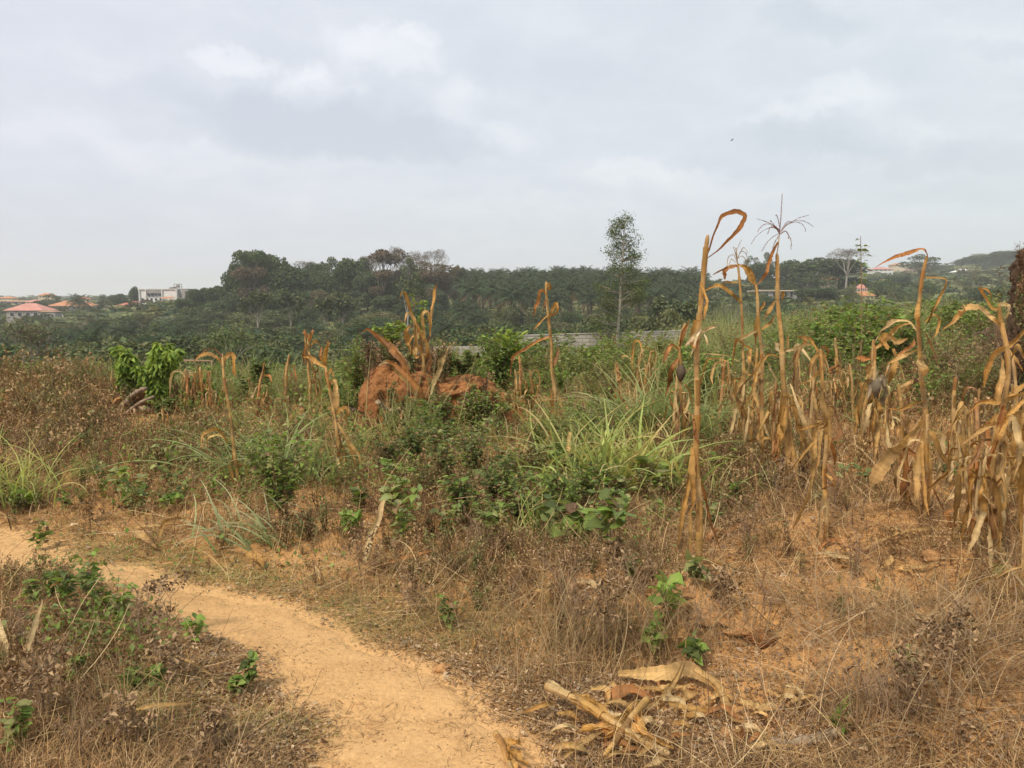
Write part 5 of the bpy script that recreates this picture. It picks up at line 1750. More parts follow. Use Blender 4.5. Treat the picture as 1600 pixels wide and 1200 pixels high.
maize([(870, 662), (867, 620), (863, 580), (861, 540), (858, 500), (853, 462), (854, 440)], 8, [
    ([(855, 466), (850, 455), (843, 455), (841, 470), (836, 482), (834, 497)], 8, RUST * 1.2), ([(855, 465), (850, 476), (849, 487)], 5, RUST), ([(854, 455), (856, 445), (860, 452)], 10, GOLD * .9, K(prof='torn')), ([(859, 494), (864, 482), (869, 475), (868, 488), (858, 495)], 9, GOLD),
    ([(859, 526), (840, 533), (820, 545), (802, 556), (798, 575), (797, 595)], 8, RUST * 1.3, K(n=50)), ([(857, 492), (845, 503), (832, 517)], 5, GOLD), ([(865, 575), (870, 555), (873, 540)], 9, BRN * 1.2), ([(866, 600), (862, 620), (866, 650)], 8, GOLD)],
    nhang=1, seed=119, full='slim maize stalk with a ragged dark flag leaf before the block wall', hang_range=(.1, .4), hangL=(.2, .3), Y=9.6)

# the big-leaved plant on the clay mound
def mound_plant():
    rs = np.random.RandomState(120)
    Y = 9.3
    root = empty('maize_plant', P(662, 590, Y), 'broad-leaved dry maize plant standing on top of the red clay mound', 'maize plant', 'dry maize stalks')
    st = np.array([P(664, 600, Y), P(663, 575, Y), P(661, 555, Y), P(657, 520, Y)])
    stalk_mesh(root, st, .02, rs, GOLD * .9)
    for pl, w_, c in [
        ([(661, 555), (655, 520), (645, 500), (638, 475), (633, 458), (627, 458), (624, 468)], 10, GOLD), ([(671, 525), (675, 500), (678, 475), (680, 450), (684, 444)], 12, GOLD * 1.0), ([(664, 590), (672, 560), (669, 540), (673, 520)], 14, RUST * 1.5),
        ([(660, 556), (650, 530), (645, 498), (636, 490), (632, 505)], 12, TAN * .85), ([(652, 560), (640, 535), (636, 516), (644, 508)], 18, GOLD), ([(668, 556), (664, 520), (660, 492), (668, 488), (672, 520)], 10, TAN), ([(650, 555), (648, 530), (654, 510)], 16, TAN * .85),
        ([(665, 560), (668, 545), (656, 520), (650, 500)], 13, GOLD), ([(640, 555), (643, 530), (650, 520)], 12, GOLD * .9), ([(655, 540), (662, 560), (668, 580)], 14, GOLD * 1.1)]:
        m = MB(); ribbon(m, px_pts(pl, Y, rs, .12), w_ * .72 / F * Y, rs, c, twist=.7, curl=1.1, n=40, ragged=.25); m.build('leaf', M['maize_leaf'], root)
    MZ.append((root, 660, 520))
    root2 = empty('maize_plant', P(700, 640, 9.0), 'bent maize plant sprawling over the front of the clay mound', 'maize plant', 'dry maize stalks')
    for pl, w_, c in [
        ([(640, 585), (625, 560), (608, 540), (590, 525), (575, 515), (565, 520)], 11, RUST * 1.2), ([(640, 578), (612, 545), (585, 520)], 14, BRN * 1.4), ([(668, 640), (655, 610), (635, 585), (615, 568), (600, 564)], 13, RUST * 1.3),
        ([(606, 563), (620, 580), (640, 600), (655, 625), (666, 638)], 9, TAN * .8), ([(673, 620), (678, 600), (688, 575), (700, 545), (706, 537)], 7, PALE * .8), ([(684, 585), (690, 565), (697, 560)], 12, PALE * .75), ([(620, 568), (604, 565), (590, 572)], 6, PALE * .7)]:
        m = MB(); ribbon(m, px_pts(pl, 8.7, rs, .1), w_ / F * 8.7, rs, c, twist=.3, curl=.8, n=34); m.build('leaf', M['maize_leaf'], root2)


mound_plant()

# small and far stalks: one builder, own shapes
def small_maize(px, base_py, top_py, seed, nl=8, wpx=6, desc='small withered maize stalk', lean=0, col=GOLD, Y=None, w=.04, hl=(.2, .4)):
    pts = [(px, base_py), (px + lean * .3, base_py + (top_py - base_py) * .35), (px + lean * .6, base_py + (top_py - base_py) * .7), (px + lean, top_py)]
    rq = np.random.RandomState(seed + 5000)
    tops = []
    for q in range(rq.randint(0, 2)):
        sx = rq.choice([-1, 1]) * rq.uniform(.5, 1.3); s_ = (base_py - top_py) * .16; x0 = px + lean; y0 = top_py + rq.uniform(2, 14)
        up = rq.uniform(.2, 1.3)
        tops.append(([(x0, y0), (x0 + sx * s_ * .5, y0 - s_ * up), (x0 + sx * s_ * 1.2, y0 - s_ * up * .8), (x0 + sx * s_ * 1.5, y0 + s_ * .7), (x0 + sx * s_ * rq.uniform(1.0, 1.7), y0 + s_ * rq.uniform(1.2, 2.4))], wpx * rq.uniform(.6, 1.0)))
    return maize(pts, wpx, tops, nhang=nl, seed=seed, desc=desc, col=col, Y=Y, hang_range=(.2, 1.0), hangL=(hl[0] * .8, hl[1]), wd=w * rq.uniform(.6, .95))


for k, a in enumerate([
    (187, 640, 583, 6, 6), (160, 625, 585, 6, 5), (258, 692, 630, 8, 5), (240, 690, 655, 6, 4), (292, 660, 580, 9, 6), (305, 668, 570, 9, 6), (318, 662, 562, 9, 6), (330, 668, 578, 8, 5), (276, 668, 640, 6, 5), (246, 600, 548, 4, 5),
    (398, 650, 560, 7, 5), (405, 655, 610, 6, 5), (422, 658, 612, 6, 4), (435, 650, 618, 6, 4), (395, 628, 585, 5, 4), (500, 640, 575, 6, 5), (290, 640, 600, 6, 4), (340, 640, 585, 6, 5),
    (835, 648, 578, 6, 6), (975, 640, 555, 9, 7), (988, 645, 545, 9, 7), (1002, 640, 550, 9, 7), (968, 630, 575, 7, 6), (1050, 690, 545, 8, 7), (1035, 650, 570, 6, 5), (790, 660, 608, 5, 4), (804, 665, 600, 5, 5),
    (1312, 640, 520, 8, 7), (1322, 660, 560, 7, 6), (1150, 690, 560, 9, 7), (1172, 700, 545, 10, 8), (1206, 740, 600, 9, 8), (1335, 655, 560, 7, 7), (1303, 625, 545, 5, 5), (1420, 800, 700, 6, 7), (1120, 640, 560, 4, 4),
    (1300, 660, 590, 6, 6), (1270, 700, 600, 7, 7), (885, 600, 535, 5, 5), (150, 640, 600, 5, 4), (1182, 700, 640, 8, 7), (1380, 700, 590, 7, 6), (1420, 640, 560, 4, 5), (1525, 700, 600, 6, 6), (1500, 850, 790, 6, 6), (860, 720, 660, 5, 5)]):
    px, b, t, nl, w_ = a
    rs_ = np.random.RandomState(300 + k)
    small_maize(px, b + rs_.uniform(-12, 14), t + rs_.uniform(-4, 12), 200 + k, nl, w_, ['small withered maize stalk', 'rusty crumpled maize stalk', 'pale dried maize stalk'][k % 3], rs_.uniform(-16, 16), [GOLD, RUST * 1.3, TAN][k % 3], hl=(.22, .5))

rsX = np.random.RandomState(55)
for k in range(15):
    zone = [(280, 460, 600, 665), (940, 1080, 600, 660), (1120, 1400, 600, 720), (1120, 1400, 600, 720), (1480, 1600, 660, 900), (1420, 1600, 640, 800), (780, 860, 620, 680)][k % 7]
    px = rsX.uniform(zone[0], zone[1]); b = rsX.uniform(zone[2], zone[3]); sc_ = (b - 475) / 140
    small_maize(px, b, b - rsX.uniform(45, 85) * sc_, 400 + k, 5, 5 * sc_ + 1, ['thin rust-brown maize stalk', 'thin pale maize stalk', 'leaning dried maize stalk'][k % 3], rsX.uniform(-14, 14), [RUST * 1.5, TAN, GOLD][k % 3], hl=(.2, .45), w=.038)

for k, (px, b, t) in enumerate([(1512, 820, 640), (1530, 868, 690), (1566, 850, 650), (1592, 790, 560), (1498, 780, 650), (1405, 745, 600), (1268, 735, 560)]):
    maize([(px, b), (px + rsX.uniform(-6, 6), (b + t) / 2), (px + rsX.uniform(-12, 12), t)], 9, [([(px, t + 6), (px + rsX.uniform(-26, 26), t - rsX.uniform(0, 22)), (px + rsX.uniform(-42, 42), t + rsX.uniform(10, 60))], rsX.uniform(7, 12))], nhang=7, seed=500 + k,
          desc=['straw-pale maize stalk', 'ragged tan maize stalk', 'half-stripped maize stalk'][k % 3], col=[TAN, PALE * .9, GOLD][k % 3], hang_range=(.15, .98), hangL=(.25, .6), wd=.034)

# fallen leaves and canes lying on the ground
def lying(pl, w_px, col, desc, cat='dry leaf', name='fallen_leaf', lift=.03, seed=0, group='fallen maize leaves', **kw):
    rs = np.random.RandomState(seed + 900)
    pts = []
    for k, q in enumerate(pl):
        g = G(q[0], q[1])
        pts.append([g[0], g[1], g[2] + (q[2] if len(q) > 2 else lift) + .018])
    pts = np.array(pts)
    o0 = pts.mean(0)
    mb = MB()
    ribbon(mb, pts, w_px / F * o0[1], rs, col, face=[.1, -.5, .85], **{**dict(twist=.3, curl=.7, n=max(20, 8 * len(pl)), ragged=.14), **kw})
    o = mb.build(name, M['maize_leaf'], origin=o0)
    a, b = pl[len(pl) // 2][:2]
    return tag(o, label_for(desc, a, b), cat, group)


def cane(p0, p1, r_px, col, desc, seed=0, lift=.03, group='fallen maize canes'):
    rs = np.random.RandomState(seed + 700)
    a, b = G(*p0[:2]), G(*p1[:2])
    a[2] += p0[2] if len(p0) > 2 else lift; b[2] += p1[2] if len(p1) > 2 else lift
    root = empty('fallen_cane', (a + b) / 2, label_for(desc, (p0[0] + p1[0]) / 2, (p0[1] + p1[1]) / 2), 'maize cane', group)
    d = b - a
    stalk_mesh(root, np.array([a, a * .6 + b * .4 + [0, 0, .012], b * .8 + a * .2 - [0, 0, .004], b]), r_px / F * a[1] / 2, rs, col, node=.16)
    for k in range(5):
        f = rs.uniform(0, .6); q0 = a + d * f; L = rs.uniform(.25, .5)
        off = rs.normal(0, .02, 3) * [1, 1, 0]
        mb = MB(); ribbon(mb, np.array([q0, q0 + d * L * .4 + off, q0 + d * L + off * 3 - [0, 0, .01]]), r_px * rs.uniform(1.0, 1.7) / F * a[1], rs, col * rs.uniform(.8, 1.15), tip=col * 1.1, face=[.1, -.4, .9], twist=.4, curl=1.3, n=20, ragged=.15, prof='torn')
        mb.build('sheath', M['maize_leaf'], root)
    return root


cane((853, 1110, .10), (1045, 1205, .06), 14, GOLD * 1.15, 'thick golden broken maize cane lying across the bare soil', 1)
cane((1010, 1128, .09), (945, 1200, .05), 12, GOLD * 1.15, 'split golden cane crossing under another', 2)
cane((776, 1163, .04), (800, 1215, .03), 11, GOLD * 1.25, 'broken cane end at the lower edge', 3)
for k, a in enumerate([
    ([(966, 1072, .03), (1000, 1075, .04), (1050, 1074, .045), (1068, 1070, .05), (1095, 1080, .045), (1115, 1092, .03), (1128, 1105, .02)], 27, TAN * 1.0, 'broad wavy dry leaf arched over the soil'),
    ([(1068, 1066, .07), (1055, 1085, .05), (1040, 1100, .03), (1020, 1115, .02)], 10, TAN * .8, 'narrow strip torn from the broad leaf'),
    ([(1085, 1075, .06), (1115, 1090, .05), (1130, 1110, .03), (1140, 1135, .02), (1160, 1145, .02)], 16, TAN * .8, 'pointed dry leaf trailing to the soil'),
    ([(960, 1135, .03), (985, 1138, .03), (1012, 1123, .04)], 16, PALE, 'pale curled husk on the cane'),
    ([(945, 1105, .03), (980, 1102, .04), (1020, 1108, .03)], 24, RUST * 1.2, 'brown broad leaf lying flat'),
    ([(1045, 1118, .03), (1080, 1125, .03), (1125, 1132, .02)], 12, GOLD, 'yellow leaf strip on sandy soil'),
    ([(1155, 1118, .04), (1180, 1128, .04), (1212, 1128, .03)], 19, TAN * .95, 'short squared husk piece'),
    ([(975, 1175, .04), (1010, 1180, .04), (1040, 1205, .02)], 18, TAN * .9, 'folded husk under the thick cane'),
    ([(880, 1200, .02), (910, 1180, .03), (945, 1165, .04)], 12, TAN * .85, 'curved straw leaf by the thick cane'),
    ([(1040, 1175, .01), (1055, 1165, .03), (1065, 1155, .02)], 9, PALE * .9, 'small pointed straw flake'),
    ([(570, 890, .02), (580, 862, .1), (592, 845, .14), (600, 832, .2), (618, 825, .22)], 13, PALE * .95, 'curled upright husk'),
    ([(588, 898, .04), (620, 893, .05), (650, 885, .05), (680, 880, .06)], 9, RUST * 1.5, 'orange leaf strip lying in dead grass'),
    ([(385, 880, .04), (398, 884, .05), (412, 898, .02)], 15, GOLD * 1.05, 'small orange curled leaf on the grass verge'),
    ([(490, 896, .03), (494, 905, .03), (500, 913, .01)], 10, PALE, 'pale triangular husk on the grass verge'),
    ([(360, 882, .02), (366, 880, .03)], 9, PALE * .9, 'tiny pale husk on the verge'),
    ([(205, 838, .05), (225, 858, .05), (245, 868, .03)], 17, TAN, 'folded tan leaf in the left field'),
    ([(195, 842, .05), (240, 840, .06), (280, 838, .08)], 10, TAN * 1.05, 'long straw leaf in the left field'),
    ([(248, 860, .05), (258, 845, .1), (300, 830, .08)], 10, GOLD * .95, 'golden strip in the left field'),
    ([(178, 1195, .02), (185, 1165, .05), (210, 1145, .06), (255, 1130, .05), (300, 1118, .03)], 12, TAN * 1.0, 'long arched straw leaf in the mulch patch'),
    ([(30, 1085, .03), (45, 1050, .08), (60, 1020, .12), (72, 997, .16)], 10, PALE * .7, 'upright grey curled leaf at the left margin'),
    ([(0, 1010, .1), (8, 1030, .06), (12, 1055, .03)], 12, PALE * .9, 'pale leaf tip at the left margin'),
    ([(222, 1045, .03), (270, 1048, .04), (310, 1060, .03), (335, 1072, .02)], 9, TAN * .8, 'brown flat leaf in the mulch patch'),
    ([(960, 1010, .03), (955, 1045, .03)], 6, TAN, 'straw leaf pointing to the path'),
    ([(890, 735, .35), (885, 755, .22), (880, 775, .1)], 10, TAN * 1.2, 'upright pinkish husk among the green weeds'),
    ([(985, 820, .08), (1000, 815, .06), (1028, 800, .08)], 8, PALE * .9, 'small bright husk near the front stalk'),
    ([(980, 835, .04), (1030, 832, .05), (1080, 838, .03)], 9, TAN, 'straw strip behind the front stalk'),
    ([(1270, 878, .03), (1310, 876, .03), (1345, 880, .02)], 7, PALE * .8, 'straw strip on the clod ridge'),
    ([(1410, 900, .03), (1440, 898, .03), (1468, 888, .02)], 8, TAN * .9, 'dry leaf on sandy bank'),
    ([(1350, 870, .03), (1400, 850, .04), (1450, 840, .03), (1500, 836, .03)], 9, TAN, 'long straw leaf across the sandy bank'),
    ([(1470, 758, .04), (1500, 748, .05), (1540, 752, .03)], 12, GOLD, 'golden leaf lying behind the edge cluster'),
    ([(1480, 790, .03), (1520, 775, .06), (1540, 760, .05)], 12, PALE * .9, 'folded pale leaf behind the edge cluster'),
    ([(1440, 850, .03), (1500, 856, .04), (1560, 850, .03)], 10, TAN, 'straw leaf beneath the edge cluster'),
    ([(1195, 1172, .05), (1180, 1180, .03)], 8, PALE * .8, 'tiny husk by the fallen branch'),
    ([(700, 770, .03), (660, 780, .04), (600, 800, .02)], 5, TAN, 'thin cane-like strip in the middle of the field'),
    ([(740, 1012, .02), (738, 1030, .02)], 10, GOLD, 'small tan leaf at the path rim')]):
    lying(a[0], a[1], a[2], a[3], seed=k)
rsH = np.random.RandomState(31)
for k in range(84):
    if k % 44 < 32:
        a, b = rsH.uniform(860, 1240), rsH.uniform(1085, 1200)
    elif k % 44 < 39:
        a, b = rsH.uniform(1100, 1560), rsH.uniform(830, 960)
    else:
        a, b = rsH.uniform(560, 1000), rsH.uniform(760, 960)
    az = rsH.uniform(0, 6.28); L = rsH.uniform(14, 38)
    pl = [(a, b, .02), (a + math.cos(az) * L, b + math.sin(az) * L * .45, rsH.uniform(.02, .05)), (a + math.cos(az + .4) * L * 2, b + math.sin(az + .4) * L * .9, .015)]
    if any(path_d(*flat(q[0], q[1])) > .1 for q in pl):
        continue
    lying(pl, rsH.uniform(6, 15), [PALE, TAN, PALE * .9, GOLD, TAN * 1.1, RUST * 1.2][rsH.randint(6)] * rsH.uniform(.85, 1.15), ['torn straw-coloured husk strip', 'small crumpled maize leaf', 'pale splinter of husk', 'brown curled leaf scrap'][k % 4], seed=60 + k, name='husk_scrap')
# ---------------------------------------------------------------- mounds, stumps, clods
def mound(name, base, prof, depth, mat_, label, cat, lump=.12, p1=.55, p2=.45, seed=1, kindcol=(.4, .18, .07), nfreq=2.2):
    """earth mound: prof = [(px, top py)] of its crest at distance base Y"""
    Y = base
    prof = np.array(prof, float)
    nu, nv = 110, 90
    pxs = np.linspace(prof[0, 0], prof[-1, 0], nu)
    tops = np.interp(pxs, prof[:, 0], prof[:, 1])
    V = np.zeros((nu, nv, 3))
    for i, (a, b) in enumerate(zip(pxs, tops)):
        c = P(a, b, Y)
        g = float(terrain(c[0], Y)) - .08
        h = max(c[2] - g, .02)
        e = min(i, nu - 1 - i) / 6.0
        dd = depth * min(1, .25 + e * .25)
        t = np.linspace(0, 1, nv)
        an = math.pi * t
        yy = -np.sign(np.cos(an)) * np.abs(np.cos(an)) ** p1 * dd / 2
        zz = h * np.abs(np.sin(an)) ** p2
        V[i, :, 0] = c[0]; V[i, :, 1] = Y + yy; V[i, :, 2] = g + zz
    q = V.reshape(-1, 3)
    def n3d(f, s_, o_=5):
        return (fbm(q[:, 0] * f, q[:, 1] * f + 7, o_, s_) + fbm(q[:, 1] * f, q[:, 2] * f + 3, o_, s_ + 1) + fbm(q[:, 2] * f, q[:, 0] * f, o_, s_ + 2)) * .62
    n1 = n3d(nfreq, seed); n2 = n3d(nfreq * 1.7, seed + 9); n3 = n3d(nfreq * 5, seed + 19, 4)
    W = q + np.stack([n1, n2, n1 * .6], -1) * lump * 1.5 + np.stack([n3, -n3, n3 * .8], -1) * lump * .75
    i = np.arange(nu - 1)[:, None] * nv; j = np.arange(nv - 1)[None]
    Q = np.stack([i + j, i + nv + j, i + nv + j + 1, i + j + 1], -1).reshape(-1, 4)
    mb = MB().add(W, Q, None, kindcol)
    c = W.mean(0)
    o = mb.build(name, mat_, origin=(c[0], c[1], float(terrain(c[0], c[1]))))
    return tag(o, label, cat)


mound('clay_mound', 9.75, [(554, 672), (560, 640), (568, 600), (584, 576), (600, 566), (625, 572), (640, 562), (662, 572), (690, 590), (715, 592), (740, 590), (765, 602), (790, 616), (812, 650)], 1.35, M['clay'],
      'large red clay mound with a steep bare face in the middle of the field', 'mound', .075, nfreq=3.2)
mound('earth_bank', 12.5, [(1480, 625), (1505, 600), (1530, 565), (1555, 540), (1580, 520), (1600, 508), (1700, 500), (1760, 620)], 2.6, M['termite'],
      'brush-covered earth bank at the right edge of the field', 'bank', .2)
mound('termite_mound', 9.0, [(1602, 600), (1602, 520), (1603, 430), (1604, 396), (1606, 384), (1625, 388), (1660, 440), (1690, 600)], .8, M['termite'],
      'tall dark brown termite mound cut by the right edge of the picture', 'termite mound', .06, nfreq=4)
mound('stump_mound', 11.2, [(176, 645), (190, 625), (205, 610), (235, 604), (265, 612), (282, 628), (292, 650)], 1.0, M['clod'], 'low grey-brown heap of earth under the green sapling', 'mound', .14, nfreq=3.5)


def gnarl(name, pl, r0, r1, Y, seed, label, cat, col=(.26, .19, .13), n=9, grp=None):
    rs = np.random.RandomState(seed)
    pts = smooth_path(px_pts(pl, Y, rs, .15) if Y else np.array([G(a, b) + [0, 0, r0 * .8] for a, b in pl]), 40)
    pts = pts + rs.normal(0, r0 * .12, pts.shape)
    rr = np.linspace(r0, r1, 40) * (1 + .06 * np.sin(np.linspace(0, 18, 40) + seed) + rs.uniform(-.06, .06, 40))
    C = np.asarray(col) * rs.uniform(.7, 1.25, (40, 1))
    mb = MB(); tube(mb, pts, rr, n, C)
    o = mb.build(name, M['twig'], origin=pts[20])
    return tag(o, label, cat, grp)


gnarl('dead_branch', [(183, 648), (196, 630), (212, 614), (228, 606)], .05, .025, 10.6, 1, 'grey dead branch leaning on the heap under the sapling', 'branch')
gnarl('dead_branch', [(190, 655), (206, 640), (222, 628), (240, 620)], .035, .02, 10.5, 2, 'thin brown branch leaning below the sapling', 'branch')
gnarl('log', [(212, 642), (230, 640), (250, 645)], .06, .05, 10.4, 3, 'short pale log lying under the sapling', 'log', (.42, .31, .19))
gnarl('root', [(590, 628), (605, 640), (625, 641), (640, 634)], .035, .015, 8.95, 4, 'curved root sticking out of the clay mound face', 'root', (.36, .25, .16))
gnarl('dead_branch', [(545, 638), (556, 642), (568, 646)], .02, .012, 9.0, 5, 'dark twig at the foot of the clay mound', 'twig', (.10, .07, .05))
gnarl('fallen_branch', [(1200, 1172), (1235, 1172), (1270, 1162), (1315, 1148)], .024, .013, None, 6, 'grey fallen branch with peeling bark lying on the bare soil', 'branch', (.34, .265, .18))
gnarl('fallen_branch', [(1140, 1140), (1170, 1156), (1200, 1162), (1230, 1158)], .008, .004, None, 7, 'thin bent twig beside the fallen branch', 'twig', (.40, .33, .26))
gnarl('fallen_branch', [(1305, 1168), (1330, 1160), (1380, 1155), (1440, 1148)], .006, .003, None, 8, 'long thin twig right of the fallen branch', 'twig', (.40, .33, .26))
gnarl('bark_piece', [(1210, 1190), (1240, 1196), (1265, 1190)], .014, .010, None, 9, 'flat flake of bark below the fallen branch', 'bark', (.46, .33, .21))
gnarl('dead_branch', [(150, 950), (90, 985), (60, 990), (20, 998)], .006, .012, None, 10, 'long straw-coloured stem lying in the mulch patch', 'branch', (.46, .36, .22))


def clod(px, py, r, seed, label, m='clod', sq=.6, name='clod', col=None):
    rs = np.random.RandomState(seed)
    g = G(px, py)
    nu, nv = 22, 14
    a = np.linspace(0, 2 * np.pi, nu, endpoint=False); b = np.linspace(0.02, np.pi - .02, nv)
    A, B = np.meshgrid(a, b, indexing='ij')
    d = np.stack([np.cos(A) * np.sin(B), np.sin(A) * np.sin(B), np.cos(B)], -1).reshape(-1, 3)
    rad = 1 + .7 * fbm(d[:, 0] * 1.6 + seed, d[:, 1] * 1.6 + d[:, 2] * 1.7, 4, seed) + .1 * fbm(d[:, 0] * 6, d[:, 2] * 6 + d[:, 1] * 5, 2, seed + 3)
    rr = np.array(r if np.ndim(r) else (r, r, r)) * [1, 1, sq]
    V = d * rad[:, None] * rr
    i = np.arange(nu)[:, None] * nv; i2 = ((np.arange(nu) + 1) % nu)[:, None] * nv; j = np.arange(nv - 1)[None]
    Q = np.stack([i + j, i + j + 1, i2 + j + 1, i2 + j], -1).reshape(-1, 4)
    mb = MB().add(V, Q, None, (.4, .2, .1))
    o = mb.build(name, M[m])
    o.location = (g[0], g[1], g[2] + rr[2] * .25)
    return tag(o, label, 'clod', 'clods of earth')


clod(1186, 1000, (.075, .06, .075), 1, 'reddish cracked clod at the low end of the ridge', 'clay')
clod(1160, 985, (.10, .07, .05), 2, label_for('broad earth clod', 1160, 985))
clod(1120, 965, (.12, .07, .05), 3, label_for('flat earth clod', 1120, 965))
clod(1058, 930, (.10, .06, .05), 4, label_for('crumbly earth clod', 1058, 930))
rsC = np.random.RandomState(3)
for k, (a, b) in enumerate([(1320, 850), (1345, 858), (1290, 880), (1400, 862), (1450, 870), (1250, 900), (1365, 905), (1120, 1055), (860, 985), (1280, 1035), (538, 775), (690, 1047), (1140, 1155), (600, 803), (1520, 1100), (1310, 1075), (1430, 655), (930, 640), (1010, 620), (1118, 660), (560, 830), (440, 810)]):
    clod(a, b, rsC.uniform(.02, .055), 20 + k, label_for(['small crumbly clod', 'rounded clod of soil', 'lump of tan earth'][k % 3], a, b), 'clod')

# ---------------------------------------------------------------- shrubs and weeds
G1 = [(.20, .30, .06), (.25, .35, .08), (.155, .245, .05)]       # fresh green
G2 = [(.135, .18, .055), (.165, .21, .065), (.105, .145, .045)]     # deep
G3 = [(.27, .31, .12), (.21, .27, .10), (.31, .32, .13)]         # dull grey-green
G4 = [(.27, .38, .06), (.22, .34, .06), (.33, .41, .085)]         # bright yellow-green
BD = [(.26, .17, .09), (.34, .23, .125), (.17, .11, .06)]        # dead brown


def leafy(root_name, x, y, h, wd, ns, nl, ls, cols, seed, stem=(.22, .15, .08), upright=.7, dead=.12, wid=.6, bare=.15, sr=.004, fold=.4, down=0., base_z_=None, at_origin=False):
    """stems and foliage of one plant; returns (stem MB, foliage MB)"""
    rs = np.random.RandomState(seed)
    st, fo = MB(), MB()
    z0 = (float(terrain(x, y)) if base_z_ is None else base_z_)
    b = np.array([x, y, z0])
    per = max(1, nl // ns)
    for k in range(ns):
        az = rs.uniform(0, 6.28); L = h * (rs.uniform(.6, 1.03) if ns > 1 else 1.0)
        sp = wd / 2 * rs.uniform(.1, 1) ** .7
        tip = b + [math.cos(az) * sp, math.sin(az) * sp, L]
        mid = b + [math.cos(az) * sp * (1 - upright) * .9, math.sin(az) * sp * (1 - upright) * .9, L * .5] + rs.normal(0, .03 * h, 3)
        p = smooth_path([b + rs.normal(0, .015, 3) * [1, 1, 0] - [0, 0, .02], mid, tip], 14)
        tube(st, p, np.linspace(sr, sr * .35, 14) * h / .6, 4, np.asarray(stem) * rs.uniform(.7, 1.2), cap=False)
        s = rs.uniform(bare, 1, per) ** .8
        ii = np.clip(s * 13, 0, 12.99); lo = ii.astype(int)
        q = p[lo] + (p[lo + 1] - p[lo]) * (ii - lo)[:, None]
        a = rs.uniform(0, 6.28, per)
        d = np.stack([np.cos(a), np.sin(a), rs.uniform(-.2, .8, per) - down], -1)
        off = rs.uniform(.0, .10, (per, 1)) * h * (1.2 - s[:, None])
        q2 = q + norm(d) * off
        # side twigs carry the leaves that stand off the stem
        tw = np.nonzero(off[:, 0] > .02 * h)[0][:per // 3]
        for t_ in tw[:8]:
            tube(st, [q[t_], (q[t_] + q2[t_]) / 2 + [0, 0, .004], q2[t_]], sr * .35, 3, np.asarray(stem), cap=False)
        c = pick(rs, per, cols, None, .22)
        dm = rs.uniform(0, 1, (per, 1)) < dead
        c = np.where(dm, pick(rs, per, BD), c)
        leaves(fo, rs, q2, d, ls * rs.uniform(.5, 1.25, per), c, fold, wid, .1, rnd=ls >= .04)
    return st, fo


def shrub(px, base_py, top_py, wpx, ns, nl, ls, cols, seed, desc, cat='shrub', name='shrub', Y=None, group=None, z=None, **kw):
    if Y is None:
        Y = G(px, base_py)[1]
    a = P(px, top_py, Y)
    g = float(terrain(a[0], Y)) if z is None else z
    h = max(a[2] - g, .06)
    root = empty(name, (a[0], Y, g), desc if len(desc.split()) > 7 else label_for(desc, px, (base_py + top_py) / 2), cat, group)
    st, fo = leafy(name, a[0], Y, h, wpx / F * Y, ns, nl, ls, cols, seed, base_z_=g, **kw)
    st.build('stem', M['twig'], root)
    fo.build('foliage', M['green'], root)
    return root


# the sapling with fresh drooping leaves on its stump
shrub(245, 660, 536, 80, 13, 2600, .10, G4 + G1, 1, 'bright green leafy sapling growing out of the heap on the left', 'sapling', 'sapling', Y=10.6, upright=.75, dead=.0, wid=.42, down=.7, bare=.25)
shrub(200, 650, 540, 45, 8, 900, .10, G4 + G1, 2, 'left branch group of fresh green leaves beside the sapling', 'sapling', 'sapling', Y=10.8, upright=.6, dead=.0, wid=.42, down=.6, bare=.55)
shrub(255, 672, 625, 40, 7, 420, .08, G2, 3, 'dark green creeper hanging at the foot of the sapling', 'creeper', 'creeper', Y=10.2, dead=.02)
shrub(438, 840, 662, 110, 17, 1100, .046, G3 + G1, 4, 'tall leafy grey-green shrub standing beside the arching grass', Y=5.3, dead=.1, upright=.6)
shrub(408, 625, 562, 34, 8, 420, .09, G2, 5, 'dark green broad-leaved weed behind the left maize', 'weed', 'weed', Y=11.8, dead=0, bare=.45)
shrub(378, 625, 590, 18, 4, 130, .09, G2, 6, 'small dark leafy weed left of the dark green one', 'weed', 'weed', Y=11.8, dead=0)
shrub(788, 640, 520, 60, 14, 900, .10, G4 + G1, 7, 'bright yellow-green shrub with upright leaves before the block wall', Y=11.4, dead=.02, wid=.35, upright=.85, down=-.6, bare=.2)
shrub(765, 640, 512, 70, 10, 800, .06, G2 + G1, 8, 'darker loose shrub behind the yellow-green one', Y=12.6, dead=.03)
shrub(725, 610, 548, 50, 8, 500, .06, G2, 9, 'dark green shrub on the right shoulder of the clay mound', Y=10.4, dead=.05, z=.55)
shrub(840, 640, 545, 60, 10, 900, .045, G2 + G3, 10, 'fine-leaved dark shrub behind the slim maize stalk', Y=13.0)
shrub(925, 645, 545, 120, 24, 3600, .055, G2 + G3 + G1, 11, 'broad fine-leaved olive bush before the grey wall', 'bush', 'field_bush', Y=13.2, dead=.05, bare=.1, wid=.4)
shrub(885, 640, 560, 80, 16, 1800, .055, G2 + G3, 12, 'fine-leaved bush left of the broad olive bush', 'bush', 'field_bush', Y=12.6, dead=.05, bare=.1, wid=.4)
shrub(610, 580, 500, 60, 12, 700, .07, G1 + G2 + G4, 13, 'leafy weeds growing on the crest of the clay mound', 'weed', 'weed', Y=10.1, z=.80, dead=.1)
shrub(560, 650, 520, 80, 14, 900, .06, G1 + G2, 14, 'leafy shrub against the left side of the clay mound', Y=10.3, dead=.1)
shrub(655, 580, 462, 30, 5, 200, .06, G4 + G1, 15, 'thin yellow-green sprigs above the clay mound', 'weed', 'weed', Y=11.0, z=.7, dead=.05, bare=.5)
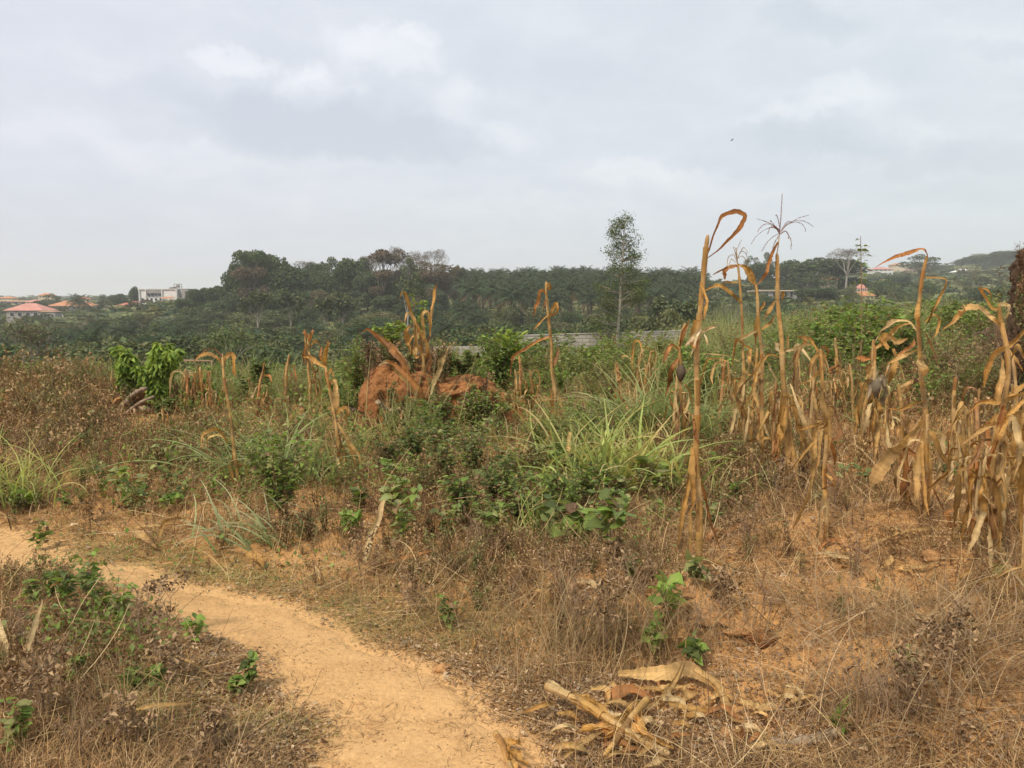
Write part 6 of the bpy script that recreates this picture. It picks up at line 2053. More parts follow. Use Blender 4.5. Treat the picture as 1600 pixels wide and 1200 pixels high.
shrub(745, 655, 600, 70, 12, 900, .05, G2 + G1 + G3, 151, 'weeds covering the foot of the low end of the mound', 'weed', 'weed', Y=8.7)
shrub(690, 665, 612, 60, 10, 600, .05, G2 + G3, 152, 'weeds growing against the front of the clay mound', 'weed', 'weed', Y=8.8)
shrub(700, 600, 540, 40, 8, 420, .07, G2 + G1, 16, 'green weed behind the pale bent maize on the mound', 'weed', 'weed', Y=10.4, z=.6)
shrub(1352, 640, 368, 30, 1, 46, .09, G2 + G1, 17, 'single tall thin sapling with sparse leaves rising above the right skyline', 'sapling', 'thin_sapling', Y=10.5, dead=0, bare=.3, upright=.95, sr=.003)
shrub(1340, 660, 470, 50, 3, 150, .08, G2 + G1, 18, 'sparse leafy stems around the foot of the thin sapling', 'sapling', 'sapling', Y=9.6, dead=.05, bare=.1, sr=.003)
for k, a in enumerate([(1290, 600, 500, 90), (1340, 600, 492, 100), (1395, 600, 490, 90), (1450, 600, 492, 90), (1500, 590, 480, 80), (1420, 640, 540, 110), (1475, 650, 545, 90), (1370, 640, 560, 80), (1250, 600, 520, 70), (1530, 640, 470, 60),
                       (1120, 620, 560, 60), (1200, 650, 590, 60), (1560, 560, 455, 60), (330, 640, 595, 60), (450, 640, 580, 70), (520, 640, 560, 70), (480, 660, 610, 60), (1005, 620, 540, 60), (1070, 620, 540, 60), (1180, 620, 545, 50)]):
    px, b, t, wd_ = a
    Y = 12.5 + (k * 37 % 10) * .45
    shrub(px, b, t, wd_, 14, 900, .07, [G1 + G3, G2 + G1, G1 + G3][k % 3], 40 + k, ['leafy green shrub', 'dark leafy shrub', 'dull green shrub'][k % 3], Y=Y, dead=.08, group='shrubs behind the maize', bare=.08)
# repeated bushes of the far half of the field: patterns first, then copies
def bush_pattern(seed, h, wd, ls, cols, ns=13, nl=1300, wid=.6, stem=(.2, .15, .08), dead=.08):
    root = empty('pattern', (0, 0, -900))
    st, fo = leafy('b', 0, 0, h, wd, ns, nl, ls, cols, seed, base_z_=0.0, wid=wid, bare=.08, stem=stem, dead=dead)
    for mb, nm, m in ((st, 'stem', M['twig']), (fo, 'foliage', M['green'])):
        o = mb.build(nm, m, origin=(0, 0, 0)); o.parent = root; o.location = (0, 0, 0)
    bpy.context.view_layer.update()
    note_kids(root)
    return root


BP = [bush_pattern(1, 1, 1.0, .085, G1 + G2, 13, 800), bush_pattern(2, 1, .8, .10, G2 + G1, 12, 700), bush_pattern(3, 1, 1.1, .05, G3 + G1, 18, 1500, .4), bush_pattern(4, 1, .9, .075, G1 + G3, 13, 800), bush_pattern(5, 1, .9, .05, G3 + BD[:1], 14, 900, .5, dead=.35), bush_pattern(6, 1, .8, .09, G1, 10, 700)]
BP += [bush_pattern(7, 1, 1.1, .24, G1 + G3, 7, 64, .78, dead=.06), bush_pattern(8, 1, .9, .20, G3 + G2, 6, 54, .78, dead=.12), bush_pattern(9, 1, .9, .15, G1 + G3, 8, 110, .6, dead=.15)]
rsB = np.random.RandomState(91)
BW = ['fresh green leafy bush', 'dark broad-leaved bush', 'fine-leaved olive bush', 'mixed green bush', 'half-withered greyish bush', 'light green open bush', 'large-leaved light green weed', 'dull heart-leaved weed', 'upright weed with oval leaves']


def scatter_bushes(n, x0, x1, y0, y1, h0, h1, group, kinds=(0, 1, 2, 3, 4, 5)):
    for i in range(n):
        px = rsB.uniform(x0, x1); Y = rsB.uniform(y0, y1)
        x = (px - 800) / F * Y; z = float(terrain(x, Y))
        t = kinds[rsB.randint(len(kinds))]
        h = rsB.uniform(h0, h1); w_ = h * rsB.uniform(.8, 1.3)
        v = to_px(x, Y, z + h / 2)[1]
        b_ = copy_tree(BP[t], (x, Y, z - .02), rsB.uniform(0, 6.28), (w_, w_, h))
        b_.name = 'field_bush'
        tag(b_, label_for(BW[t], px, float(v)), 'bush', group)


scatter_bushes(54, 1200, 1540, 12, 24, .55, 1.25, 'bushes behind the maize', (0, 0, 1, 2, 3, 3, 5, 2, 3))
scatter_bushes(26, 1080, 1300, 13, 26, .5, 1.1, 'bushes behind the maize', (2, 3, 4, 4))
scatter_bushes(60, 690, 1100, 10.5, 20, .5, 1.0, 'bushes before the block wall')
scatter_bushes(40, 260, 600, 9.5, 14.5, .3, .62, 'bushes of the left field', (0, 1, 2, 3, 4, 4, 5))
scatter_bushes(16, -40, 170, 9, 14, .3, .6, 'bushes of the left field', (4, 4, 4, 2))
scatter_bushes(34, 560, 1000, 7.0, 10.5, .25, .6, 'bushes before the block wall', (2, 4, 3, 0))
scatter_bushes(16, 600, 960, 5.2, 7.2, .2, .42, 'leafy weeds of the middle', (2, 3, 0, 4))
scatter_bushes(12, 330, 560, 6.5, 9.5, .2, .5, 'bushes of the left field', (2, 3, 4))
scatter_bushes(8, 1000, 1200, 6.5, 9, .2, .4, 'leafy weeds of the middle', (2, 3, 4))
scatter_bushes(14, 1240, 1540, 8.5, 12, .3, .7, 'bushes behind the maize', (2, 4, 3))
scatter_bushes(12, 1480, 1600, 9.3, 10.8, .4, .9, 'bushes behind the maize', (4, 4, 3, 2))
scatter_bushes(30, 590, 1090, 4.6, 8.2, .18, .42, 'broad-leaved weeds among dry stems', (6, 7, 8, 8))
scatter_bushes(26, 60, 560, 5.6, 9, .15, .36, 'broad-leaved weeds among dry stems', (6, 7, 8, 2))
scatter_bushes(16, 1090, 1560, 5, 10, .14, .34, 'broad-leaved weeds among dry stems', (7, 8, 8))
for o in BP:
    for ch in list(o.children):
        bpy.data.objects.remove(ch)
    bpy.data.objects.remove(o)
# middle thicket
for k, a in enumerate([(690, 775, 660, 80, .045, G2 + G3), (740, 760, 655, 80, .05, G2 + G3), (650, 740, 650, 60, .05, G2), (800, 770, 690, 90, .045, G3 + G2), (840, 760, 680, 70, .04, G3), (610, 740, 690, 50, .04, G2), (770, 800, 720, 70, .05, G2),
                       (720, 820, 740, 60, .05, G2 + G1), (860, 800, 735, 60, .05, G3 + G1), (905, 800, 740, 60, .05, G3), (700, 700, 655, 80, .05, G2), (1010, 780, 720, 60, .04, G3), (960, 800, 740, 60, .05, G2 + G3), (820, 830, 770, 60, .05, G2)]):
    px, b, t, wd_, ls, cc = a
    shrub(px, b, t, wd_, 11, 420, ls, cc, 80 + k, ['small-leaved green weed', 'wilting green weed', 'loose dark-leaved weed'][k % 3], 'weed', 'weed', group='weeds of the middle thicket', dead=.2, stem=(.15, .09, .06), bare=.2)
# broad heart-shaped leaves
for k, a in enumerate([(880, 745, 695, 40, .13), (670, 775, 738, 36, .12), (730, 775, 742, 30, .12), (785, 785, 745, 34, .12), (900, 855, 800, 60, .14), (870, 850, 770, 60, .10), (955, 880, 765, 60, .10), (1040, 985, 900, 50, .09), (985, 900, 865, 30, .08), (1085, 1045, 985, 40, .06), (1020, 1020, 965, 40, .06),
                       (215, 800, 762, 60, .08), (260, 800, 765, 40, .08), (35, 800, 770, 40, .10), (155, 760, 722, 40, .06), (560, 800, 760, 40, .09), (545, 840, 790, 30, .08), (1090, 920, 870, 40, .07), (1480, 760, 715, 50, .06), (1500, 720, 690, 40, .06), (1310, 760, 720, 36, .06), (1145, 800, 750, 30, .05), (300, 1010, 962, 14, .05), (560, 700, 670, 14, .05)]):
    px, b, t, wd_, ls = a
    shrub(px, b, t, wd_, 5, 34, ls, [G1 + G2, G1, G2 + G3][k % 3], 120 + k, ['broad-leaved green weed', 'heart-leaved creeping weed', 'large-leaved seedling'][k % 3], 'weed', 'weed', group='broad-leaved weeds', dead=.05, wid=.75, bare=.45)
# near left weeds
for k, a in enumerate([(100, 960, 880, 40), (130, 950, 862, 40), (155, 965, 900, 36), (185, 970, 915, 40), (80, 940, 893, 30), (50, 950, 905, 30), (200, 1080, 1045, 30), (120, 1060, 1020, 30), (390, 1080, 1028, 20), (372, 1085, 1060, 24), (240, 1075, 1035, 24), 
                       (20, 1180, 1080, 40), (700, 980, 930, 20), (1420, 1060, 1010, 40), (440, 790, 760, 30), (330, 780, 740, 30), (100, 800, 760, 40), (180, 770, 735, 30), (270, 730, 695, 20), (330, 740, 705, 40), (60, 860, 810, 30)]):
    px, b, t, wd_ = a
    shrub(px, b, t, wd_, 6, 70, .042, [G1 + G2, G3 + G1][k % 2], 160 + k, ['low green weed', 'small leafy seedling', 'wiry green weed'][k % 3], 'weed', 'weed', group='low weeds in the foreground and left', dead=.12, sr=.0025, wid=.65, bare=.25)

# dead leafy weeds one can tell apart, and bare twigs
def twig_bush(px, base_py, top_py, wpx, n, seed, desc, col=(.30, .205, .13), lv=None):
    rs = np.random.RandomState(seed)
    g = G(px, base_py); Y = g[1]
    h = P(px, top_py, Y)[2] - g[2]
    mb = MB()

    def grow(a, d, L, r, lev):
        b = a + d * L
        p = smooth_path([a, (a + b) / 2 + rs.normal(0, .05 * L, 3), b], 7)
        tube(mb, p, np.linspace(r, r * .5, 7), 4, np.asarray(col) * rs.uniform(.7, 1.3), cap=False)
        if lev < 3:
            for q in range(rs.randint(2, 4)):
                nd = norm(d + rs.normal(0, .5, 3) + [0, 0, .1])
                grow(p[rs.randint(2, 7)], nd, L * rs.uniform(.45, .75), r * .55, lev + 1)
        elif lv:
            leaves(mb, rs, b[None] + rs.normal(0, .01, (3, 3)), rs.normal(0, 1, (3, 3)), rs.uniform(.015, .035, 3), pick(rs, 3, lv), .7, .5)
    for k in range(n):
        az = rs.uniform(0, 6.28)
        lean = wpx / F * Y / 2 / max(h, .05) * rs.uniform(.2, 1)
        grow(g + rs.normal(0, .02, 3) * [1, 1, 0], norm([math.cos(az) * lean, math.sin(az) * lean, 1]), h * .5, .0028, 0)
    return tag(mb.build('dry_twig_bush', M['twig'], origin=g), label_for(desc, px, (top_py + base_py) / 2), 'dead weed', 'bare dry twigs')


for k, a in enumerate([(225, 1010, 905, 60, 5), (255, 985, 890, 60, 4), (300, 780, 700, 60, 4), (880, 960, 820, 60, 5), (1000, 960, 840, 40, 4), (1130, 960, 880, 70, 5), (1200, 960, 890, 70, 5), (1420, 1130, 1000, 80, 7), (1370, 1140, 1010, 70, 6), (1480, 1050, 940, 90, 6), (1330, 960, 880, 60, 5),
                       (60, 1130, 1010, 90, 6), (130, 1190, 1060, 80, 5), (200, 1180, 1090, 70, 4), (30, 1010, 930, 60, 5), (330, 1180, 1110, 50, 3), (90, 1060, 980, 60, 5), (260, 1080, 1000, 40, 3), (1080, 1000, 900, 50, 5), (960, 930, 850, 50, 5), (800, 960, 880, 50, 4), (950, 1030, 900, 60, 6), (900, 1010, 900, 60, 6), (1250, 720, 640, 50, 4), (1300, 800, 710, 70, 6), (1210, 790, 700, 80, 5), (840, 700, 640, 40, 4), (560, 900, 800, 30, 3), (740, 880, 780, 50, 5), (640, 960, 880, 40, 4),
                       (1540, 620, 440, 90, 7), (1580, 640, 470, 90, 8), (1510, 620, 500, 70, 6), (1490, 640, 540, 60, 5), (1340, 900, 800, 60, 5), (1170, 860, 770, 60, 5), (100, 700, 620, 80, 6), (40, 740, 650, 80, 6)]):
    twig_bush(*a, 500 + k, ['bare twiggy dead weed', 'brown branching dead stem', 'brittle leafless weed'][k % 3], lv=BD if k % 2 else None)

# ---------------------------------------------------------------- grass clumps
def grass_clump(px, base_py, top_py, wpx, n, seed, desc, cols, tips, Y=None, wid=.012, lean=(.15, 1.0), curl=(.4, 1.7), az=None, name='grass_clump', z=None):
    rs = np.random.RandomState(seed)
    if Y is None:
        Y = G(px, base_py)[1]
    a = P(px, top_py, Y); g = float(terrain(a[0], Y)) if z is None else z
    h = max(a[2] - g, .1)
    base = np.array([a[0], Y, g]) + rs.normal(0, .06 if n >= 40 else .008, (n, 3)) * [1 + wpx / 40, 1.6, 0]
    azs = rs.uniform(0, 6.28, n) if az is None else rs.normal(az[0], az[1], n)
    L = h * rs.uniform(.7, 1.6, n)
    mb = MB()
    c0 = pick(rs, n, cols, None, .2); c1 = pick(rs, n, tips, None, .2)
    blades(mb, rs, base, azs, L, rs.uniform(*lean, n) * .8, rs.uniform(*curl, n), wid * rs.uniform(.5, 1.25, n), 9, c0, c1, zmin=.01, taper=.9, twist=.9)
    return tag(mb.build(name, M['green'], origin=(a[0], Y, g)), desc if len(desc.split()) > 7 else label_for(desc, px, (top_py + base_py) / 2), 'grass clump', 'clumps of tall green grass')


GB = [(.29, .39, .10), (.24, .35, .10), (.37, .43, .12)]; GT = [(.52, .53, .19), (.42, .50, .16), (.66, .52, .24)]
BG = [(.19, .27, .095), (.25, .33, .12), (.155, .225, .08)]; BT = [(.36, .41, .17), (.46, .46, .22), (.28, .35, .13)]
grass_clump(955, 775, 650, 150, 170, 1, 'big clump of yellow-green grass with drooping tips mid field', GB, GT, wid=.034)
grass_clump(905, 740, 640, 60, 70, 2, 'blue-green grass at the left of the yellow-green clump', BG, GT, wid=.02)
grass_clump(1025, 760, 660, 60, 90, 3, 'bright grass clump just left of the front maize stalk', GB, GT, wid=.022)
grass_clump(1020, 690, 570, 110, 230, 4, 'large blue-green grass clump behind the front maize stalk', BG, BT, Y=8.6, wid=.022)
grass_clump(1095, 690, 590, 80, 120, 5, 'grass clump right of the front maize stalk base leaves', BG, BT, Y=8.4, wid=.02)
grass_clump(1120, 790, 700, 30, 26, 6, 'thin green grass blades right of the front stalk', BG, GT)
grass_clump(430, 740, 640, 130, 190, 7, 'blue-green grass clump behind the leafy shrub', BG, BT, Y=6.6, lean=(.3, 1.1), wid=.018)
grass_clump(412, 850, 762, 70, 60, 8, 'arching pale-tipped grass tuft leaning left beside the shrub', BG, [(.50, .48, .30), (.38, .42, .22)], az=(3.0, .5), lean=(.3, 1.2), curl=(.9, 1.9), wid=.013)
grass_clump(5, 790, 690, 90, 150, 9, 'pale green grass clump at the left edge by the path', GB, GT)
grass_clump(800, 850, 785, 70, 26, 10, 'sparse green grass blades below the middle thicket', GB, GT, wid=.014)
grass_clump(835, 850, 790, 40, 18, 11, 'few upright green blades below the thicket', G1, GB, wid=.015, lean=(0, .4), curl=(0, .7))
grass_clump(640, 680, 590, 70, 60, 12, 'tall thin grass stems before the clay mound', [(.34, .33, .15), (.25, .29, .11)], [(.48, .42, .22)], wid=.008, lean=(.05, .6), curl=(.1, .8), Y=8.4)
grass_clump(690, 700, 650, 60, 60, 13, 'low pale grass at the foot of the clay mound', GB, GT, wid=.009)
grass_clump(590, 700, 650, 70, 70, 14, 'low green grass left of the mound foot', GB, GT, wid=.009)
grass_clump(205, 690, 655, 40, 50, 15, 'blue-green grass tuft before the sapling', BG, BT, wid=.014)
grass_clump(555, 740, 690, 30, 20, 16, 'little green grass tuft below the clay mound', GB, GT, wid=.009)
grass_clump(1315, 1140, 1105, 40, 9, 17, 'small green lily-like tuft on the bare soil', G1, G1, wid=.02, lean=(.2, 1.0))
grass_clump(1372, 925, 888, 12, 9, 18, 'single green grass sprout in the dead grass', BG, BG, wid=.008, lean=(0, .3))
grass_clump(865, 640, 600, 50, 26, 19, 'pale grass blades at the foot of the slim maize', BG, GT, wid=.014)
grass_clump(800, 700, 660, 60, 40, 20, 'yellowing grass behind the thicket', GT, [(.6, .5, .28)], wid=.012)
grass_clump(1140, 640, 590, 50, 60, 21, 'grass clump behind the thin maize', GB, GT, Y=9.5)
grass_clump(1560, 900, 880, 60, 30, 22, 'green and straw grass by the right margin', BG, GT, wid=.008)
grass_clump(900, 1010, 900, 110, 200, 23, 'straw-coloured grass tussock near the path', [(.30, .23, .12), (.22, .2, .09)], [(.42, .31, .17)], wid=.005, lean=(.1, .9), curl=(.1, 1.0))
grass_clump(850, 1060, 960, 90, 90, 24, 'thin straw tussock leaning over the soil', [(.34, .25, .13)], [(.5, .38, .21)], wid=.004, lean=(.1, .9), curl=(.1, .8))
grass_clump(1040, 1020, 930, 110, 160, 25, 'dry brown tussock beneath the low weeds', [(.24, .16, .09), (.3, .22, .12)], [(.40, .29, .16)], wid=.005, lean=(.1, .9), curl=(.1, 1.0))
grass_clump(1400, 1120, 1000, 110, 170, 26, 'grey-brown dead tussock in the right foreground', [(.26, .18, .11), (.33, .24, .15)], [(.44, .34, .22)], wid=.004, lean=(.05, .9), curl=(.1, 1.1))
grass_clump(1250, 980, 900, 160, 200, 27, 'flattened dead tussock behind the clod ridge', [(.24, .17, .10), (.32, .23, .13)], [(.42, .31, .18)], wid=.005, lean=(.4, 1.4), curl=(.1, .9))
grass_clump(1480, 1010, 900, 160, 200, 28, 'tangled dead tussock at the right', [(.25, .17, .10), (.32, .24, .14)], [(.42, .32, .19)], wid=.005, lean=(.3, 1.4), curl=(.1, .9))

# ---------------------------------------------------------------- masses: dry grass, litter, dead weeds, ground cover, far grass
BARE = [(1000, 1150, 130, 50, .9), (1050, 1075, 90, 24, .8), (1290, 1080, 90, 26, .8), (1200, 1060, 70, 24, .8), (1360, 960, 60, 14, .7), (1180, 930, 60, 20, .6), (1500, 1000, 50, 14, .5), (660, 830, 60, 12, .5), (470, 800, 40, 10, .5), (1150, 985, 70, 30, 1), (1240, 1050, 120, 30, .9), (1400, 1090, 90, 20, .7), (1520, 1060, 60, 20, .6), (1560, 1150, 80, 30, .7), (1300, 1000, 60, 18, .6), (1250, 940, 60, 16, .6), (1420, 960, 70, 14, .5), (1380, 800, 60, 14, .6), (1500, 800, 60, 16, .6), (1330, 855, 110, 22, .9), (1490, 860, 90, 20, .8), (1160, 905, 60, 22, .7), (840, 1015, 50, 22, .9), (1000, 1130, 170, 50, .85), (1180, 1150, 150, 50, .8), (1480, 1180, 150, 40, .7), (640, 735, 70, 16, .6),
        (1530, 640, 90, 40, .8), (1440, 700, 60, 24, .5), (560, 790, 60, 14, .5), (1230, 760, 40, 12, .3), (330, 820, 60, 8, .6), (280, 810, 40, 8, .6), (640, 1050, 60, 15, .3), (1330, 930, 80, 20, .5), (700, 650, 40, 14, .5), (960, 640, 40, 15, .5), (860, 640, 30, 12, .5)]


def px_scatter(rs, N, y0, y1, x0=-450, x1=2050, pw=1.0):
    py = y0 + (y1 - y0) * rs.uniform(0, 1, N) ** pw
    px = rs.uniform(x0, x1, N)
    xc, yc = (px - 800) / F, (600 - py) / F
    dyv, dzv = CA + yc * SA, -SA + yc * CA
    t = -EYE / np.minimum(dzv, -1e-3)
    return xc * t, dyv * t, px, py


def spots(px, py, lst):
    s = np.zeros(px.shape)
    for (a, b, rx, ry, k) in lst:
        s = s + k * np.exp(-((px - a) / rx) ** 2 - ((py - b) / ry) ** 2)
    return s


DRYC = [(.40, .25, .115), (.25, .15, .07), (.60, .43, .22), (.10, .06, .032), (.29, .19, .085), (.44, .28, .125)]
OLIVE = [(.29, .28, .10), (.38, .34, .14), (.22, .23, .08)]


def dry_grass():
    rs = np.random.RandomState(41)
    mb = MB()
    x, y, px, py = px_scatter(rs, 560000, 590, 1290, pw=.80)
    d = path_d(x, y)
    bare = np.clip(spots(px, py, BARE), 0, 1)
    patch = np.maximum(np.clip(1 + d / .7, 0, .95), np.clip((vnoise(x * 1.6, y * 1.6, 12) * .6 + vnoise(x * 5.5, y * 5.5, 13) * .4 - .24) * 3.0, .12, 1) * np.where((px > 1050) & (py > 830), .6, 1) * np.where(py > 900, .8, 1))
    mulch = (px < 520) & (py > 960)
    pr = np.clip(patch, 0, 1) * (1 - .92 * bare) * np.clip(-d / .2 + .15, 0, 1) * np.where(mulch, .55, 1)
    pr = np.maximum(pr, np.where(d > -.12, .10 * np.clip(1 - d / .35, .06, 1), 0))
    k = rs.uniform(0, 1, len(x)) < pr
    x, y, px, py, d = x[k], y[k], px[k], py[k], d[k]
    N = len(x)
    base = np.stack([x, y, terrain(x, y) - .004], -1)
    near = np.clip(y / 7, .35, 1.6)
    lying = (rs.uniform(0, 1, N) < .55) | (d > -.1)
    lean = np.where(lying, rs.uniform(1.2, 1.62, N), rs.uniform(.1, 1.1, N))
    curl = np.where(lying, rs.uniform(-.4, .3, N), rs.uniform(0, 1.5, N))
    edge = np.clip(-d / .6, .35, 1)
    L = np.where(lying, rs.uniform(.04, .28, N), rs.uniform(.06, .34, N) * edge) * np.clip(near, .55, 1.35)
    L = np.where(d > -.1, L * .35, L)
    c = pick(rs, N, DRYC, [3, 3, 2, 2, 3, 2], .2)
    ol = spots(px, py, [(330, 900, 200, 35, .9), (560, 970, 160, 45, .8), (100, 860, 90, 30, .6), (720, 960, 80, 40, .4), (250, 1130, 120, 40, .5), (450, 1140, 80, 30, .5), (600, 700, 300, 60, .3), (1350, 560, 300, 40, .5)])
    c = np.where((rs.uniform(0, 1, N) < ol)[:, None], pick(rs, N, OLIVE, None, .2), c)
    # long broken stems lying across one another
    x2, y2, px2, py2 = px_scatter(rs, 36000, 600, 1250, pw=.85)
    d2 = path_d(x2, y2)
    w2 = np.clip(-d2 / .5, 0, 1) * (1 - .75 * np.clip(spots(px2, py2, BARE), 0, 1)) * np.clip(vnoise(x2 * 1.3, y2 * 1.3, 15) * 2 - .55, .05, 1) * np.where((px2 < 520) & (py2 > 960), .35, 1)
    k2 = rs.uniform(0, 1, len(x2)) < w2
    x2, y2 = x2[k2], y2[k2]; n2 = len(x2)
    b2 = np.stack([x2, y2, terrain(x2, y2) + rs.uniform(0, .10, n2)], -1)
    c2 = pick(rs, n2, [(.34, .22, .10), (.24, .14, .065), (.50, .35, .17), (.14, .085, .045), (.62, .47, .26)], [3, 3, 2, 2, 1], .2)
    blades(mb, rs, b2, rs.uniform(0, 6.28, n2), rs.uniform(.2, .65, n2) * np.clip(y2 / 6, .6, 1.3), rs.uniform(.7, 1.6, n2), rs.uniform(-.3, 1.0, n2), rs.uniform(.0025, .006, n2) * np.clip(y2 / 6, .6, 1.8), 5, c2, c2 * 1.1, zmin=.004, taper=.6)
    blades(mb, rs, base, rs.uniform(0, 6.28, N), L, lean, curl, rs.uniform(.0022, .0068, N) * np.clip(near, .5, 2), 3, c, c * 1.15, zmin=.004, taper=.7)
    o = tag(mb.build('dry_grass', M['dry']), 'matted dry grass and stems covering the field', 'dry grass', None, 'stuff')


def litter():
    rs = np.random.RandomState(42)
    mb = MB()
    x, y, px, py = px_scatter(rs, 255000, 600, 1290, pw=.75)
    d = path_d(x, y)
    mulch = np.clip(spots(px, py, [(200, 1060, 230, 90, 1), (330, 1000, 120, 40, .7), (780, 1040, 160, 40, .8), (950, 1080, 130, 40, .7), (1100, 1150, 300, 60, .6), (1400, 1180, 250, 40, .5), (250, 1200, 240, 60, .7)]), 0, 1)
    pr = (.22 + .75 * mulch) * np.clip(-d / .10 + .35, 0.0, 1)
    pr = np.maximum(pr, .09 * np.clip(1 - d / .35, .12, 1))
    k = rs.uniform(0, 1, len(x)) < pr
    x, y, d, py = x[k], y[k], d[k], py[k]
    N = len(x)
    sz = rs.uniform(.008, .034, N) * np.clip(y / 5, .7, 2.2) * np.where(rs.uniform(0, 1, N) < .06, 1.9, 1) * np.where(d > 0, .45, 1)
    pos = np.stack([x, y, terrain(x, y) + rs.uniform(.004, .022, N) * np.where(d > 0, .4, 1)], -1)
    a = rs.uniform(0, 6.28, N)
    dv = np.stack([np.cos(a), np.sin(a), rs.uniform(-.15, .35, N)], -1)
    c = pick(rs, N, [(.40, .26, .14), (.30, .19, .10), (.50, .36, .21), (.22, .15, .09), (.60, .45, .28), (.36, .28, .19)], [3, 3, 2, 2, 1, 2], .2)
    leaves(mb, rs, pos, dv, sz, c, .8, .55, 0, nrm=np.stack([rs.normal(0, .4, N), rs.normal(0, .4, N), np.ones(N)], -1))
    tag(mb.build('leaf_litter', M['dry']), 'crumbled dry leaf litter scattered over soil and path edges', 'leaf litter', None, 'stuff')
    # grit on the path
    N = 7000
    xx = rs.uniform(-7, 2, N * 3); yy = 1.3 + 6.7 * rs.uniform(0, 1, N * 3) ** 1.3
    k = path_d(xx, yy) > .02
    xx, yy = xx[k][:N], yy[k][:N]; N = len(xx)
    t = MB()
    dd = norm(np.array([[1, 0, 0], [-1, 0, 0], [0, 1, 0], [0, -1, 0], [0, 0, 1], [0, 0, -1.]]))
    t.add(dd * [1, .8, .6], None, [(0, 2, 4), (2, 1, 4), (1, 3, 4), (3, 0, 4), (2, 0, 5), (1, 2, 5), (3, 1, 5), (0, 3, 5)], (1, 1, 1))
    m2 = MB()
    stamp(m2, t.arrays(), np.stack([xx, yy, terrain(xx, yy) + .007], -1), rs.uniform(0, 6.3, N), .0012 + .0035 * rs.uniform(0, 1, N) ** 4, pick(rs, N, [(.5, .3, .15), (.32, .2, .11), (.6, .42, .25)]))
    tag(m2.build('grit', M['dry']), 'fine grit and crumbs of earth on the trodden path', 'grit', None, 'stuff')


def dead_weed_tpl(seed, green=False, h=1.0):
    rs = np.random.RandomState(seed)
    mb = MB()
    bend = [.25, .5, 1.1, .8][seed % 4]; full = [16, 7, 11, 3, 20][seed % 5]; lsz = [1, .7, 1.5, 1.2][(seed // 2) % 4]
    for s_ in range(rs.randint(3, 8)):
        az = rs.uniform(0, 6.28); lean = rs.uniform(.05, 1) * bend; L = h * rs.uniform(.5, 1)
        p = smooth_path([np.zeros(3), np.array([math.cos(az) * lean * L * .4, math.sin(az) * lean * L * .4, L * .5]) + rs.normal(0, .04, 3), np.array([math.cos(az) * lean * L, math.sin(az) * lean * L, L * .95])], 6)
        tube(mb, p, np.linspace(.008, .003, 6), 3, (.6, .5, .45), cap=False)
        n = full
        i = rs.uniform(.8, 4.99, n) if seed % 3 else 5 - 4.5 * rs.uniform(0.01, 1, n) ** 1.0 * .99; lo = i.astype(int)
        q = p[lo] + (p[lo + 1] - p[lo]) * (i - lo)[:, None] + rs.normal(0, .045, (n, 3))
        leaves(mb, rs, q, rs.normal(0, 1, (n, 3)) - [0, 0, .3], rs.uniform(.035, .10, n) * h * lsz, rs.uniform(.75, 1.3, (n, 1)) * np.ones(3), .9, .55, .2)
        for b in range(3):
            st = p[rs.randint(1, 5)]
            tube(mb, [st, st + rs.normal(0, .1, 3) + [0, 0, .12]], [.004, .002], 3, (.6, .5, .45), cap=False)
    return mb.arrays()


